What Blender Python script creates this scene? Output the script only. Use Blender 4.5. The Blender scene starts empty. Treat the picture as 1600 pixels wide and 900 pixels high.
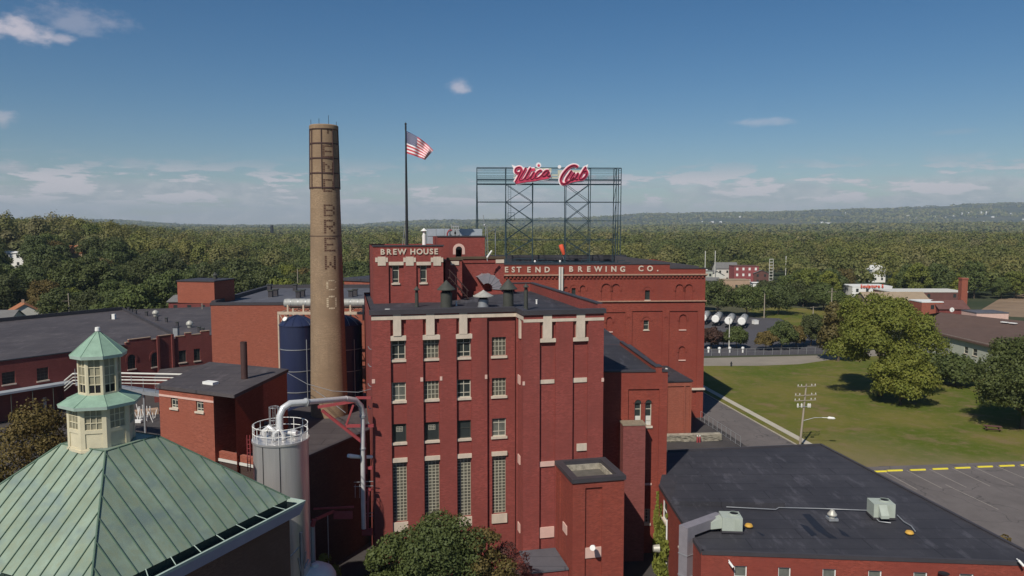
import bpy, math, random
import numpy as np
from mathutils import Vector, Matrix

scene = bpy.context.scene
col = scene.collection
rnd = random.Random(7)

# ---------------------------------------------------------------- camera
FPX = 1190.0
PITCH = math.atan(98.0 / FPX)
CAMH = 32.0
cp, sp = math.cos(PITCH), math.sin(PITCH)
cam_data = bpy.data.cameras.new('camera')
cam_data.sensor_width = 36.0
cam_data.lens = 36.0 * FPX / 1600.0
cam_data.clip_start = 0.5
cam_data.clip_end = 60000.0
cam = bpy.data.objects.new('camera', cam_data)
col.objects.link(cam)
cam.location = (0, 0, CAMH)
cam.rotation_euler = (math.pi / 2 - PITCH, 0, 0)
scene.camera = cam

# ---------------------------------------------------------------- sky and sun
SUN_EL = math.radians(44.5)
SUN_AZ = math.radians(27.0)
world = bpy.data.worlds.new('World')
scene.world = world
world.use_nodes = True
wn = world.node_tree
for n in list(wn.nodes):
    wn.nodes.remove(n)
W = wn.nodes.new
L = wn.links.new
out = W('ShaderNodeOutputWorld')
bg = W('ShaderNodeBackground')
bg.inputs['Strength'].default_value = 0.067
sky = W('ShaderNodeTexSky')
sky.sky_type = 'NISHITA'
sky.sun_disc = False
sky.sun_elevation = SUN_EL
sky.sun_rotation = math.radians(180 + 27)
sky.altitude = 200
sky.air_density = 1.0
sky.dust_density = 0.25
sky.ozone_density = 4.0
hsv = W('ShaderNodeHueSaturation')
hsv.inputs['Saturation'].default_value = 1.3
hsv.inputs['Value'].default_value = 1.0
L(sky.outputs[0], hsv.inputs['Color'])

def vm(op, a, b=None):
    n = W('ShaderNodeVectorMath'); n.operation = op
    for i, s in enumerate((a, b)):
        if s is None: continue
        if isinstance(s, (tuple, list)): n.inputs[i].default_value = s
        else: L(s, n.inputs[i])
    return n
def mm(op, a, b=None, c=None, clamp=False):
    n = W('ShaderNodeMath'); n.operation = op; n.use_clamp = clamp
    for i, s in enumerate((a, b, c)):
        if s is None: continue
        if isinstance(s, (int, float)): n.inputs[i].default_value = s
        else: L(s, n.inputs[i])
    return n.outputs[0]
def sstep(x, a, b):
    n = W('ShaderNodeMapRange'); n.interpolation_type = 'SMOOTHSTEP'
    L(x, n.inputs['Value'])
    n.inputs['From Min'].default_value = a; n.inputs['From Max'].default_value = b
    return n.outputs[0]
tc = W('ShaderNodeTexCoord')
dirv = vm('NORMALIZE', tc.outputs['Generated']).outputs[0]
sx = W('ShaderNodeSeparateXYZ'); L(dirv, sx.inputs[0])
az = mm('ARCTAN2', sx.outputs['X'], sx.outputs['Y'])
el = sx.outputs['Z']
# flat cloud deck near the horizon, small cumulus with flat bases
cv = W('ShaderNodeCombineXYZ'); L(az, cv.inputs[0]); L(mm('MULTIPLY', el, 6.0), cv.inputs[1])
n1 = W('ShaderNodeTexNoise'); n1.inputs['Scale'].default_value = 6.5; n1.inputs['Detail'].default_value = 6; n1.inputs['Roughness'].default_value = 0.58
n1.inputs['Distortion'].default_value = 0.15
L(cv.outputs[0], n1.inputs['Vector'])
band = mm('MULTIPLY', sstep(el, -0.02, 0.012), mm('SUBTRACT', 1.0, sstep(el, 0.044, 0.066)))
c1 = mm('MULTIPLY', mm('MULTIPLY', sstep(mm('ADD', n1.outputs['Fac'], mm('MULTIPLY', band, 0.18)), 0.54, 0.70), band), 0.66)
cv2 = W('ShaderNodeCombineXYZ'); L(mm('MULTIPLY', az, 1.0), cv2.inputs[0]); L(mm('MULTIPLY', el, 4.6), cv2.inputs[1]); cv2.inputs[2].default_value = 3.7
n2 = W('ShaderNodeTexNoise'); n2.inputs['Scale'].default_value = 15.0; n2.inputs['Detail'].default_value = 5; n2.inputs['Roughness'].default_value = 0.6
L(cv2.outputs[0], n2.inputs['Vector'])
band2 = mm('MULTIPLY', sstep(el, 0.008, 0.034), mm('SUBTRACT', 1.0, sstep(el, 0.050, 0.090)))
c2 = mm('MULTIPLY', mm('MULTIPLY', sstep(n2.outputs['Fac'], 0.49, 0.58), band2), 0.9)
# single puffs: (azimuth, sine of elevation, half width, half height, density)
def puff(px, py, hw, hh, dens):
    u = (px - 800) / FPX; v = (py - 450) / FPX
    d = Vector((u, cp - v * sp, -sp - v * cp)); d.normalize()
    a0 = math.atan2(d.x, d.y); e0 = d.z
    da = mm('DIVIDE', mm('SUBTRACT', az, a0), hw / FPX)
    de = mm('DIVIDE', mm('SUBTRACT', el, e0), hh / FPX)
    r = mm('SQRT', mm('ADD', mm('MULTIPLY', da, da), mm('MULTIPLY', de, de)))
    r = mm('ADD', r, mm('MULTIPLY', mm('SUBTRACT', n3.outputs['Fac'], 0.5), 2.2))
    return mm('MULTIPLY', mm('SUBTRACT', 1.0, sstep(r, 0.1, 1.15)), dens)
n3 = W('ShaderNodeTexNoise'); n3.inputs['Scale'].default_value = 38.0; n3.inputs['Detail'].default_value = 5; n3.inputs['Roughness'].default_value = 0.6
cv3 = W('ShaderNodeCombineXYZ'); L(az, cv3.inputs[0]); L(mm('MULTIPLY', el, 1.8), cv3.inputs[1])
L(cv3.outputs[0], n3.inputs['Vector'])
cl = mm('MAXIMUM', c1, c2)
for q in [(30, 46, 52, 17, .75), (98, 60, 18, 9, .5), (120, 32, 70, 20, .28), (718, 139, 20, 13, .55), (4, 186, 18, 12, .6),
          (10, 262, 30, 9, .7), (100, 282, 55, 9, .6), (176, 288, 26, 6, .5), (1188, 191, 50, 7, .3), (15, 300, 60, 12, .5), (1490, 206, 40, 5, .2), (205, 256, 25, 9, .4)]:
    cl = mm('MAXIMUM', cl, puff(*q))
# bright tops, grey-mauve bases: the noise field sampled a little lower
cvb = vm('ADD', cv.outputs[0], (0, -0.035, 0))
n1b = W('ShaderNodeTexNoise'); n1b.inputs['Scale'].default_value = 6.5; n1b.inputs['Detail'].default_value = 4
L(cvb.outputs[0], n1b.inputs['Vector'])
cmix = W('ShaderNodeMix'); cmix.data_type = 'RGBA'
L(mm('MAXIMUM', mm('MULTIPLY', sstep(mm('SUBTRACT', n3.outputs['Fac'], mm('MULTIPLY', n1b.outputs['Fac'], 0.35)), 0.22, 0.5), 0.6), mm('MAXIMUM', mm('MULTIPLY', c2, 0.9), sstep(el, 0.1, 0.13))), cmix.inputs[0])
cmix.inputs[6].default_value = (6.2, 6.3, 7.2, 1)
cmix.inputs[7].default_value = (12.4, 10.9, 11.4, 1)
fin = W('ShaderNodeMix'); fin.data_type = 'RGBA'
L(mm('MULTIPLY', cl, 0.85, clamp=True), fin.inputs[0])
c1w = c1
L(hsv.outputs[0], fin.inputs[6]); L(cmix.outputs[2], fin.inputs[7])
L(fin.outputs[2], bg.inputs['Color'])
L(bg.outputs[0], out.inputs[0])

sd = bpy.data.lights.new('sun', 'SUN')
sd.energy = 4.7
sd.angle = math.radians(0.53)
sd.color = (1.0, 0.94, 0.84)
sun = bpy.data.objects.new('sun', sd)
col.objects.link(sun)
sdir = Vector((math.sin(SUN_AZ) * math.cos(SUN_EL), math.cos(SUN_AZ) * math.cos(SUN_EL), -math.sin(SUN_EL)))
sun.rotation_euler = sdir.to_track_quat('-Z', 'Y').to_euler()
sun.location = (-60, -40, 120)

scene.view_settings.view_transform = 'Standard'
scene.view_settings.look = 'None'
scene.view_settings.exposure = -0.10
scene.view_settings.gamma = 1.0
scene.cycles.max_bounces = 6
scene.cycles.volume_bounces = 0

# ---------------------------------------------------------------- measuring
def ray(px, py):
    u = (px - 800) / FPX; v = (py - 450) / FPX
    return Vector((u, cp - v * sp, -sp - v * cp))
def PY(px, py, Y):
    d = ray(px, py); t = Y / d.y
    return Vector((d.x * t, Y, CAMH + d.z * t))
def PZ(px, py, z=0.0):
    d = ray(px, py); t = (z - CAMH) / d.z
    return Vector((d.x * t, d.y * t, z))
class Frame:
    """a vertical wall plane from A towards B; u runs along, n points out of the wall to the right-hand side of travel"""
    def __init__(s, A, B):
        s.A = Vector((A[0], A[1])); d = Vector((B[0], B[1])) - s.A
        s.len = d.length; s.U = d.normalized(); s.N = Vector((s.U.y, -s.U.x))
    def uz(s, px, py):
        d = ray(px, py)
        den = d.x * s.N.x + d.y * s.N.y
        t = (s.A.x * s.N.x + s.A.y * s.N.y) / den
        p = Vector((d.x * t, d.y * t))
        return (p - s.A).dot(s.U), CAMH + d.z * t
    def u(s, px, py=550): return s.uz(px, py)[0]
    def z(s, px, py): return s.uz(px, py)[1]
    def pt(s, u, z, d=0.0):
        q = s.A + s.U * u + s.N * d
        return Vector((q.x, q.y, z))
    def off(s, d, u0=0.0, u1=None):
        u1 = s.len if u1 is None else u1
        return Frame(s.pt(u0, 0, d), s.pt(u1, 0, d))

# ---------------------------------------------------------------- mesh builder
class MB:
    def __init__(s): s.v = []; s.f = []; s.m = []; s.smooth = []
    def add(s, vs, fs, mi=0, sm=False):
        o = len(s.v); s.v.extend([tuple(p) for p in vs])
        for f in fs:
            s.f.append(tuple(i + o for i in f)); s.m.append(mi); s.smooth.append(sm)
        return s
    def quad(s, a, b, c, d, mi=0): return s.add([a, b, c, d], [(0, 1, 2, 3)], mi)
    def poly(s, pts, mi=0): return s.add(pts, [tuple(range(len(pts)))], mi)
    def prism(s, pts, z0, z1, mi=0, top=None, cap0=True):
        """pts: CCW xy outline"""
        n = len(pts)
        a = sum(pts[i][0] * pts[(i + 1) % n][1] - pts[(i + 1) % n][0] * pts[i][1] for i in range(n))
        if a < 0: pts = pts[::-1]
        vs = [(p[0], p[1], z0) for p in pts] + [(p[0], p[1], z1) for p in pts]
        fs = [(i, (i + 1) % n, (i + 1) % n + n, i + n) for i in range(n)]
        s.add(vs, fs, mi)
        s.add([(p[0], p[1], z1) for p in pts], [tuple(range(n))], mi if top is None else top)
        if cap0: s.add([(p[0], p[1], z0) for p in pts], [tuple(range(n))[::-1]], mi)
        return s
    def box(s, c, size, rz=0.0, mi=0):
        cx, cy, cz = c; hx, hy, hz = size[0] / 2, size[1] / 2, size[2] / 2
        co, si = math.cos(rz), math.sin(rz)
        pts = [(cx + x * co - y * si, cy + x * si + y * co) for x, y in ((-hx, -hy), (hx, -hy), (hx, hy), (-hx, hy))]
        return s.prism(pts, cz - hz, cz + hz, mi)
    def fbox(s, fr, u0, u1, z0, z1, d0, d1, mi=0):
        """box in a wall frame, d0 < d1 outward"""
        p = [fr.pt(u0, 0, d1), fr.pt(u1, 0, d1), fr.pt(u1, 0, d0), fr.pt(u0, 0, d0)]
        return s.prism([(q.x, q.y) for q in p], z0, z1, mi)
    def tube(s, a, b, r0, r1=None, n=8, mi=0, caps=True, sm=True):
        a = Vector(a); b = Vector(b); r1 = r0 if r1 is None else r1
        d = (b - a)
        if d.length < 1e-6: return s
        d.normalize()
        x = d.orthogonal().normalized(); y = d.cross(x)
        vs = []
        for p, r in ((a, r0), (b, r1)):
            for i in range(n):
                t = 2 * math.pi * i / n
                vs.append(p + x * (r * math.cos(t)) + y * (r * math.sin(t)))
        s.add(vs, [(i, (i + 1) % n, (i + 1) % n + n, i + n) for i in range(n)], mi, sm)
        if caps:
            s.add(vs[:n], [tuple(range(n))[::-1]], mi); s.add(vs[n:], [tuple(range(n))], mi)
        return s
    def path(s, pts, r, n=8, mi=0, sm=True):
        pts = [Vector(p) for p in pts]
        rs = r if isinstance(r, (list, tuple)) else [r] * len(pts)
        prev = None; rings = []
        for i, p in enumerate(pts):
            t = (pts[min(i + 1, len(pts) - 1)] - pts[max(i - 1, 0)]).normalized()
            if prev is None: x = t.orthogonal().normalized()
            else:
                x = (prev - t * prev.dot(t)); x.normalize()
            prev = x; y = t.cross(x)
            rings.append([p + x * (rs[i] * math.cos(2 * math.pi * k / n)) + y * (rs[i] * math.sin(2 * math.pi * k / n)) for k in range(n)])
        vs = [q for rg in rings for q in rg]
        fs = [(j * n + k, j * n + (k + 1) % n, (j + 1) * n + (k + 1) % n, (j + 1) * n + k) for j in range(len(pts) - 1) for k in range(n)]
        s.add(vs, fs, mi, sm)
        s.add(rings[0], [tuple(range(n))[::-1]], mi); s.add(rings[-1], [tuple(range(n))], mi)
        return s
    def lathe(s, prof, c, n=24, mi=0, sm=True, a0=0.0, cap=True):
        """prof: (r, z) pairs from bottom to top"""
        if sm and len(prof) > 2:          # keep corners of the profile sharp
            i = 1
            while i < len(prof) - 1:
                (r0, z0), (r1, z1), (r2, z2) = prof[i - 1:i + 2]
                t0 = math.atan2(z1 - z0, r1 - r0); t1 = math.atan2(z2 - z1, r2 - r1); dd = abs((t1 - t0 + math.pi) % (2 * math.pi) - math.pi)
                if dd > .6:
                    s.lathe(prof[:i + 1], c, n, mi, sm, a0, False); s.lathe(prof[i:], c, n, mi, sm, a0, False)
                    if cap:
                        for (r, z), fl in ((prof[0], True), (prof[-1], False)):
                            if r > 1e-4:
                                q = [(c[0] + r * math.cos(a0 + 2 * math.pi * k / n), c[1] + r * math.sin(a0 + 2 * math.pi * k / n), c[2] + z) for k in range(n)]
                                s.add(q[::-1] if fl else q, [tuple(range(n))], mi)
                    return s
                i += 1
        vs = []
        for r, z in prof:
            for k in range(n):
                t = a0 + 2 * math.pi * k / n
                vs.append((c[0] + r * math.cos(t), c[1] + r * math.sin(t), c[2] + z))
        fs = [(j * n + k, j * n + (k + 1) % n, (j + 1) * n + (k + 1) % n, (j + 1) * n + k) for j in range(len(prof) - 1) for k in range(n)]
        s.add(vs, fs, mi, sm)
        if cap:
            if prof[0][0] > 1e-4: s.add(vs[:n], [tuple(range(n))[::-1]], mi)
            if prof[-1][0] > 1e-4: s.add(vs[-n:], [tuple(range(n))], mi)
        return s
    def relief(s, fr, u0, u1, z0, z1, regs, base=0.0, mi=0):
        """wall face as a grid; regs = (ua, ub, za, zb, depth, hole)"""
        us = sorted({round(x, 4) for x in [u0, u1] + [r[i] for r in regs for i in (0, 1)] if u0 - 1e-6 <= x <= u1 + 1e-6})
        zs = sorted({round(x, 4) for x in [z0, z1] + [r[i] for r in regs for i in (2, 3)] if z0 - 1e-6 <= x <= z1 + 1e-6})
        nu, nz = len(us) - 1, len(zs) - 1
        D = [[base] * nz for _ in range(nu)]; H = [[False] * nz for _ in range(nu)]
        for (a, b, c, d, dep, *h) in regs:
            for i in range(nu):
                uc = (us[i] + us[i + 1]) / 2
                if not a < uc < b: continue
                for j in range(nz):
                    zc = (zs[j] + zs[j + 1]) / 2
                    if c < zc < d: D[i][j] = dep; H[i][j] = bool(h and h[0])
        for i in range(nu):
            for j in range(nz):
                d = -D[i][j]
                if not H[i][j]:
                    s.quad(fr.pt(us[i], zs[j], d), fr.pt(us[i + 1], zs[j], d), fr.pt(us[i + 1], zs[j + 1], d), fr.pt(us[i], zs[j + 1], d), mi)
                if i + 1 < nu and abs(D[i + 1][j] - D[i][j]) > 1e-5:
                    e = -D[i + 1][j]
                    s.quad(fr.pt(us[i + 1], zs[j], d), fr.pt(us[i + 1], zs[j], e), fr.pt(us[i + 1], zs[j + 1], e), fr.pt(us[i + 1], zs[j + 1], d), mi)
                if j + 1 < nz and abs(D[i][j + 1] - D[i][j]) > 1e-5:
                    e = -D[i][j + 1]
                    s.quad(fr.pt(us[i], zs[j + 1], d), fr.pt(us[i + 1], zs[j + 1], d), fr.pt(us[i + 1], zs[j + 1], e), fr.pt(us[i], zs[j + 1], e), mi)
        return s
    def build(s, name, mats, parent=None, label=None):
        me = bpy.data.meshes.new(name)
        o = bpy.data.objects.new(name, me)
        off = Vector((0, 0, 0))
        q = parent
        while q is not None:
            off += q.location; q = q.parent
        me.from_pydata([(x - off.x, y - off.y, z - off.z) for x, y, z in s.v], [], s.f)
        if not isinstance(mats, (list, tuple)): mats = [mats]
        for m in mats: me.materials.append(m)
        me.polygons.foreach_set('material_index', s.m)
        me.polygons.foreach_set('use_smooth', s.smooth)
        me.update()
        col.objects.link(o)
        if parent is not None: o.parent = parent
        if label: o['label'] = label
        return o

def tag(o, label, cat, group=None):
    o['label'] = label; o['category'] = cat
    if group: o['group'] = group
    return o
def thing(name, loc, label, cat, group=None):
    o = bpy.data.objects.new(name, None); col.objects.link(o)
    o.location = loc; o.empty_display_size = 0.5
    return tag(o, label, cat, group)
def struct(o, kind='structure'): o['kind'] = kind; return o
def copy_tree(o, parent=None):
    c = o.copy(); col.objects.link(c)
    if parent is not None: c.parent = parent
    for ch in list(o.children): copy_tree(ch, c)
    return c

# ---------------------------------------------------------------- materials
def _new(name):
    m = bpy.data.materials.new(name); m.use_nodes = True
    nt = m.node_tree; b = nt.nodes['Principled BSDF']
    return m, nt, b
class NT:
    def __init__(s, nt): s.nt = nt
    def n(s, t, **k):
        x = s.nt.nodes.new(t)
        for a, v in k.items(): setattr(x, a, v)
        return x
    def l(s, a, b): s.nt.links.new(a, b)
    def math(s, op, a, b=None, clamp=False):
        x = s.n('ShaderNodeMath', operation=op, use_clamp=clamp)
        for i, q in enumerate((a, b)):
            if q is None: continue
            if isinstance(q, (int, float)): x.inputs[i].default_value = q
            else: s.l(q, x.inputs[i])
        return x.outputs[0]
    def noise(s, scale, stretch=(1, 1, 1), detail=4, rough=0.6, vec=None, offset=(0, 0, 0)):
        mp = s.n('ShaderNodeMapping'); mp.inputs['Scale'].default_value = stretch; mp.inputs['Location'].default_value = offset
        if vec is None:
            g = s.n('ShaderNodeNewGeometry'); vec = g.outputs['Position']
        s.l(vec, mp.inputs['Vector'])
        x = s.n('ShaderNodeTexNoise'); x.inputs['Scale'].default_value = scale; x.inputs['Detail'].default_value = detail; x.inputs['Roughness'].default_value = rough
        s.l(mp.outputs[0], x.inputs['Vector'])
        return x.outputs['Fac']
    def ramp(s, fac, lo, hi, a=0.0, b=1.0):
        x = s.n('ShaderNodeMapRange'); s.l(fac, x.inputs['Value'])
        x.inputs['From Min'].default_value = lo; x.inputs['From Max'].default_value = hi
        x.inputs['To Min'].default_value = a; x.inputs['To Max'].default_value = b
        return x.outputs[0]
    def mix(s, fac, a, b, bt='MIX'):
        x = s.n('ShaderNodeMix', data_type='RGBA', blend_type=bt)
        if isinstance(fac, (int, float)): x.inputs[0].default_value = fac
        else: s.l(fac, x.inputs[0])
        for i, q in ((6, a), (7, b)):
            if isinstance(q, (tuple, list)): x.inputs[i].default_value = (*q[:3], 1)
            else: s.l(q, x.inputs[i])
        return x.outputs[2]
def pm(name, c, rough=0.8, metal=0.0, var=0.15, scale=0.6, stretch=(1, 1, 1), spec=0.3, bump=0.0, c2=None):
    m, nt, b = _new(name); t = NT(nt)
    c2 = c2 or tuple(x * 0.62 for x in c)
    f = t.noise(scale, stretch, 5, 0.65)
    g = t.noise(scale * 7.3, stretch, 3, 0.6)
    k = t.math('ADD', t.math('MULTIPLY', t.ramp(f, 0.3, 0.7), 0.65), t.math('MULTIPLY', g, 0.35), True)
    lo = tuple(a + (bb - a) * min(1, var * 2.2) for a, bb in zip(c, c2))
    hi = tuple(min(1, a * (1 + var * 0.5)) for a in c)
    t.l(t.mix(k, lo, hi), b.inputs['Base Color'])
    b.inputs['Roughness'].default_value = rough; b.inputs['Metallic'].default_value = metal
    b.inputs['Specular IOR Level'].default_value = spec
    if bump:
        bn = t.n('ShaderNodeBump'); bn.inputs['Strength'].default_value = bump; bn.inputs['Distance'].default_value = 0.05
        t.l(g, bn.inputs['Height']); t.l(bn.outputs[0], b.inputs['Normal'])
    return m
def brick(name, c, cd, mortar=None, fleck=0.38, streak=0.5):
    m, nt, b = _new(name); t = NT(nt)
    g = t.n('ShaderNodeNewGeometry')
    cr = t.n('ShaderNodeVectorMath', operation='CROSS_PRODUCT'); t.l(g.outputs['True Normal'], cr.inputs[1]); cr.inputs[0].default_value = (0, 0, 1)
    dt = t.n('ShaderNodeVectorMath', operation='DOT_PRODUCT'); t.l(g.outputs['Position'], dt.inputs[0]); t.l(cr.outputs[0], dt.inputs[1])
    sp_ = t.n('ShaderNodeSeparateXYZ'); t.l(g.outputs['Position'], sp_.inputs[0])
    cb = t.n('ShaderNodeCombineXYZ'); t.l(dt.outputs['Value'], cb.inputs[0]); t.l(sp_.outputs['Z'], cb.inputs[1])
    br = t.n('ShaderNodeTexBrick'); t.l(cb.outputs[0], br.inputs['Vector'])
    br.inputs['Scale'].default_value = 1.0; br.inputs['Brick Width'].default_value = 0.24; br.inputs['Row Height'].default_value = 0.08
    br.inputs['Mortar Size'].default_value = 0.010; br.inputs['Mortar Smooth'].default_value = 0.3
    mc = mortar or tuple(x * 0.9 + 0.03 for x in c)
    br.inputs['Color1'].default_value = (*c, 1); br.inputs['Color2'].default_value = (*[x * 0.60 for x in c], 1); br.inputs['Mortar'].default_value = (*mc, 1)
    f1 = t.noise(0.22, (1, 1, 1), 5, 0.65)
    base = t.mix(t.ramp(f1, 0.40, 0.62, 0, 0.95), br.outputs['Color'], cd)
    f2 = t.noise(1.6, (1, 1, 5), 4, 0.75)        # courses of darker and lighter bricks
    base = t.mix(t.ramp(f2, 0.42, 0.72, 0, 0.60), base, tuple(x * 0.55 for x in c))
    f3 = t.noise(0.9, (1, 1, 0.12), 4, 0.6, offset=(3, 1, 9))    # rain streaks
    base = t.mix(t.ramp(f3, 0.52, 0.75, 0, streak), base, tuple(x * 0.6 + 0.015 for x in cd))
    f4 = t.noise(2.6, (1, 1, 2.6), 6, 0.8, offset=(11, 5, 2))
    base = t.mix(t.ramp(f4, 0.63, 0.74, 0, fleck), base, (0.42, 0.30, 0.26))
    t.l(base, b.inputs['Base Color'])
    b.inputs['Roughness'].default_value = 0.88; b.inputs['Specular IOR Level'].default_value = 0.2
    bn = t.n('ShaderNodeBump'); bn.inputs['Strength'].default_value = 0.35; bn.inputs['Distance'].default_value = 0.02
    t.l(t.math('MULTIPLY', br.outputs['Fac'], -1.0), bn.inputs['Height']); t.l(bn.outputs[0], b.inputs['Normal'])
    return m
M = {}
M['brick'] = brick('painted_red_brick', (0.325, 0.074, 0.060), (0.235, 0.060, 0.050))
M['brick_warm'] = brick('warm_red_brick', (0.31, 0.066, 0.042), (0.235, 0.052, 0.038), fleck=0.10, streak=0.35)
M['brick_orange'] = brick('orange_red_painted_wall', (0.37, 0.112, 0.070), (0.31, 0.095, 0.060), fleck=0.0, streak=0.15)
M['brick_dull'] = brick('dull_red_brick', (0.25, 0.062, 0.052), (0.18, 0.05, 0.045), fleck=0.05)
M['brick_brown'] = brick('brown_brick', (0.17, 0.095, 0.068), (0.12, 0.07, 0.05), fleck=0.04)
M['brick_tan'] = brick('tan_stack_brick', (0.38, 0.265, 0.165), (0.26, 0.18, 0.115), fleck=0.5, streak=0.55)
M['brick_tan2'] = brick('yellow_stack_brick', (0.44, 0.32, 0.19), (0.36, 0.25, 0.15), fleck=0.3, streak=0.3)
M['brick_dark'] = pm('dark_letter_brick', (0.10, 0.05, 0.035), 0.9, var=0.4, scale=4)
M['brick_pale'] = pm('pale_letter_brick', (0.62, 0.50, 0.34), 0.9, var=0.4, scale=4)
M['stone'] = pm('cream_stone', (0.60, 0.50, 0.40), 0.85, var=0.30, scale=1.5, stretch=(1, 1, 0.4), c2=(0.36, 0.31, 0.25))
M['stone_pink'] = pm('pale_pink_stone', (0.66, 0.44, 0.37), 0.85, var=0.2, scale=1.5)
def roofmat(name, c, c2, patch=0.5):
    m, nt, b = _new(name); t = NT(nt)
    f = t.noise(0.13, (1, 1, 1), 6, 0.7); g = t.noise(0.9, (1, 0.25, 1), 5, 0.7, offset=(4, 2, 0)); h = t.noise(5.0, (1, 1, 1), 4, 0.7)
    base = t.mix(t.ramp(f, 0.4, 0.65), c, c2)
    base = t.mix(t.ramp(g, 0.55, 0.75, 0, patch), base, tuple(x * 2.1 for x in c2))
    base = t.mix(t.ramp(h, 0.45, 0.8, 0, 0.3), base, tuple(x * 0.6 for x in c))
    w = t.n('ShaderNodeTexBrick'); gm = t.n('ShaderNodeNewGeometry'); t.l(gm.outputs['Position'], w.inputs['Vector'])
    w.inputs['Scale'].default_value = 1; w.inputs['Brick Width'].default_value = 9.0; w.inputs['Row Height'].default_value = 1.9; w.inputs['Mortar Size'].default_value = 0.05
    w.inputs['Color1'].default_value = (1, 1, 1, 1); w.inputs['Color2'].default_value = (0.9, 0.9, 0.92, 1); w.inputs['Mortar'].default_value = (0.40, 0.40, 0.43, 1)
    base = t.mix(0.75, base, w.outputs['Color'], 'MULTIPLY')
    t.l(base, b.inputs['Base Color']); b.inputs['Roughness'].default_value = 0.75; b.inputs['Specular IOR Level'].default_value = 0.35
    bn = t.n('ShaderNodeBump'); bn.inputs['Strength'].default_value = 0.3; bn.inputs['Distance'].default_value = 0.05
    t.l(f, bn.inputs['Height']); t.l(bn.outputs[0], b.inputs['Normal'])
    return m
M['tar'] = roofmat('black_roof_membrane', (0.036, 0.035, 0.042), (0.056, 0.054, 0.062), .8)
M['tar_brown'] = roofmat('brown_grey_roof_membrane', (0.066, 0.056, 0.058), (0.100, 0.086, 0.086), 0.6)
M['duct_lilac'] = pm('lilac_grey_sheet', (0.27, 0.25, 0.27), 0.5, 0.15, var=0.25, scale=1.2)
M['tar_grey'] = roofmat('grey_roof_membrane', (0.095, 0.095, 0.108), (0.12, 0.12, 0.135), 0.3)
M['tar_patch'] = pm('fresh_tar', (0.018, 0.018, 0.024), 0.5, var=0.3)
M['coping'] = pm('dark_metal_coping', (0.055, 0.050, 0.056), 0.6, var=0.3)
M['coping_olive'] = pm('olive_brown_coping', (0.10, 0.072, 0.045), 0.7, var=0.3)
def coppermat():
    m, nt, b = _new('verdigris_copper'); t = NT(nt)
    f = t.noise(0.35, (1, 1, 0.6), 6, 0.65); g = t.noise(2.2, (1, 1, 0.35), 5, 0.7); h = t.noise(0.8, (0.5, 0.5, 1), 3, 0.6, offset=(7, 7, 7))
    base = t.mix(t.ramp(f, 0.35, 0.65), (0.190, 0.245, 0.180), (0.275, 0.350, 0.268))
    base = t.mix(t.ramp(g, 0.45, 0.7, 0, 0.7), base, (0.235, 0.26, 0.165))
    base = t.mix(t.ramp(h, 0.5, 0.68, 0, 0.65), base, (0.15, 0.205, 0.20))
    t.l(base, b.inputs['Base Color']); b.inputs['Roughness'].default_value = 0.55; b.inputs['Specular IOR Level'].default_value = 0.45
    return m
M['copper'] = coppermat()
M['copper_pale'] = pm('pale_verdigris', (0.40, 0.50, 0.44), 0.6, var=0.25, scale=1.2)
M['copper_seam'] = pm('dark_copper_seam', (0.10, 0.16, 0.115), 0.6, var=0.3, scale=2)
M['cream'] = pm('weathered_cream_paint', (0.60, 0.54, 0.38), 0.75, var=0.22, scale=1.6, c2=(0.42, 0.38, 0.27))
M['white'] = pm('white_paint', (0.78, 0.77, 0.73), 0.6, var=0.12, scale=1.5)
M['offwhite'] = pm('offwhite_cladding', (0.62, 0.60, 0.54), 0.7, var=0.15, scale=1.0)
M['beige_steel'] = pm('beige_painted_steel', (0.52, 0.42, 0.32), 0.6, var=0.3, scale=2)
M['grey_steel'] = pm('galvanised_steel', (0.36, 0.37, 0.38), 0.45, 0.4, var=0.25, scale=2)
M['duct_grey'] = pm('pale_grey_duct', (0.42, 0.46, 0.50), 0.5, 0.2, var=0.2, scale=1.5)
M['duct_dirty'] = pm('dirty_insulated_duct', (0.36, 0.36, 0.34), 0.6, 0.15, var=0.5, scale=1.1, stretch=(3, 3, 0.6))
M['sheet'] = pm('galvanised_sheet', (0.50, 0.48, 0.42), 0.5, 0.3, var=0.35, scale=3)
M['dark_steel'] = pm('dark_olive_vent_steel', (0.060, 0.062, 0.052), 0.6, var=0.3, scale=2)
M['sign_steel'] = pm('dark_blue_green_steel', (0.022, 0.045, 0.060), 0.55, var=0.3, scale=2)
M['black_steel'] = pm('black_steel', (0.022, 0.024, 0.028), 0.5, var=0.3, scale=2)
M['brown_steel'] = pm('brown_steel', (0.075, 0.040, 0.036), 0.6, var=0.3, scale=2)
M['red_steel'] = pm('red_painted_steel', (0.30, 0.055, 0.060), 0.6, var=0.3, scale=2)
M['stainless'] = pm('brushed_stainless', (0.66, 0.64, 0.62), 0.30, 0.62, var=0.2, scale=0.8, stretch=(4, 4, 0.2), spec=0.5)
M['pipe_bright'] = pm('bright_stainless_pipe', (0.74, 0.73, 0.71), 0.3, 0.35, var=0.2, scale=2, spec=0.5)
M['blue_tank'] = pm('navy_tank_paint', (0.024, 0.031, 0.072), 0.32, var=0.2, scale=0.6, stretch=(2, 2, 0.3), spec=0.5)
M['glass'] = pm('dark_window_glass', (0.035, 0.042, 0.042), 0.12, var=0.3, scale=1.2, spec=0.5)
M['glass_block'] = pm('grey_glass_block', (0.105, 0.100, 0.080), 0.3, var=0.4, scale=5, spec=0.4)
M['glass_curtain'] = pm('glass_with_pale_blind', (0.14, 0.145, 0.125), 0.35, var=0.5, scale=2, spec=0.4)
M['glass_cupola'] = pm('dusty_cupola_glass', (0.30, 0.28, 0.20), 0.3, var=0.4, scale=1.6, spec=0.4)
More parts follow.
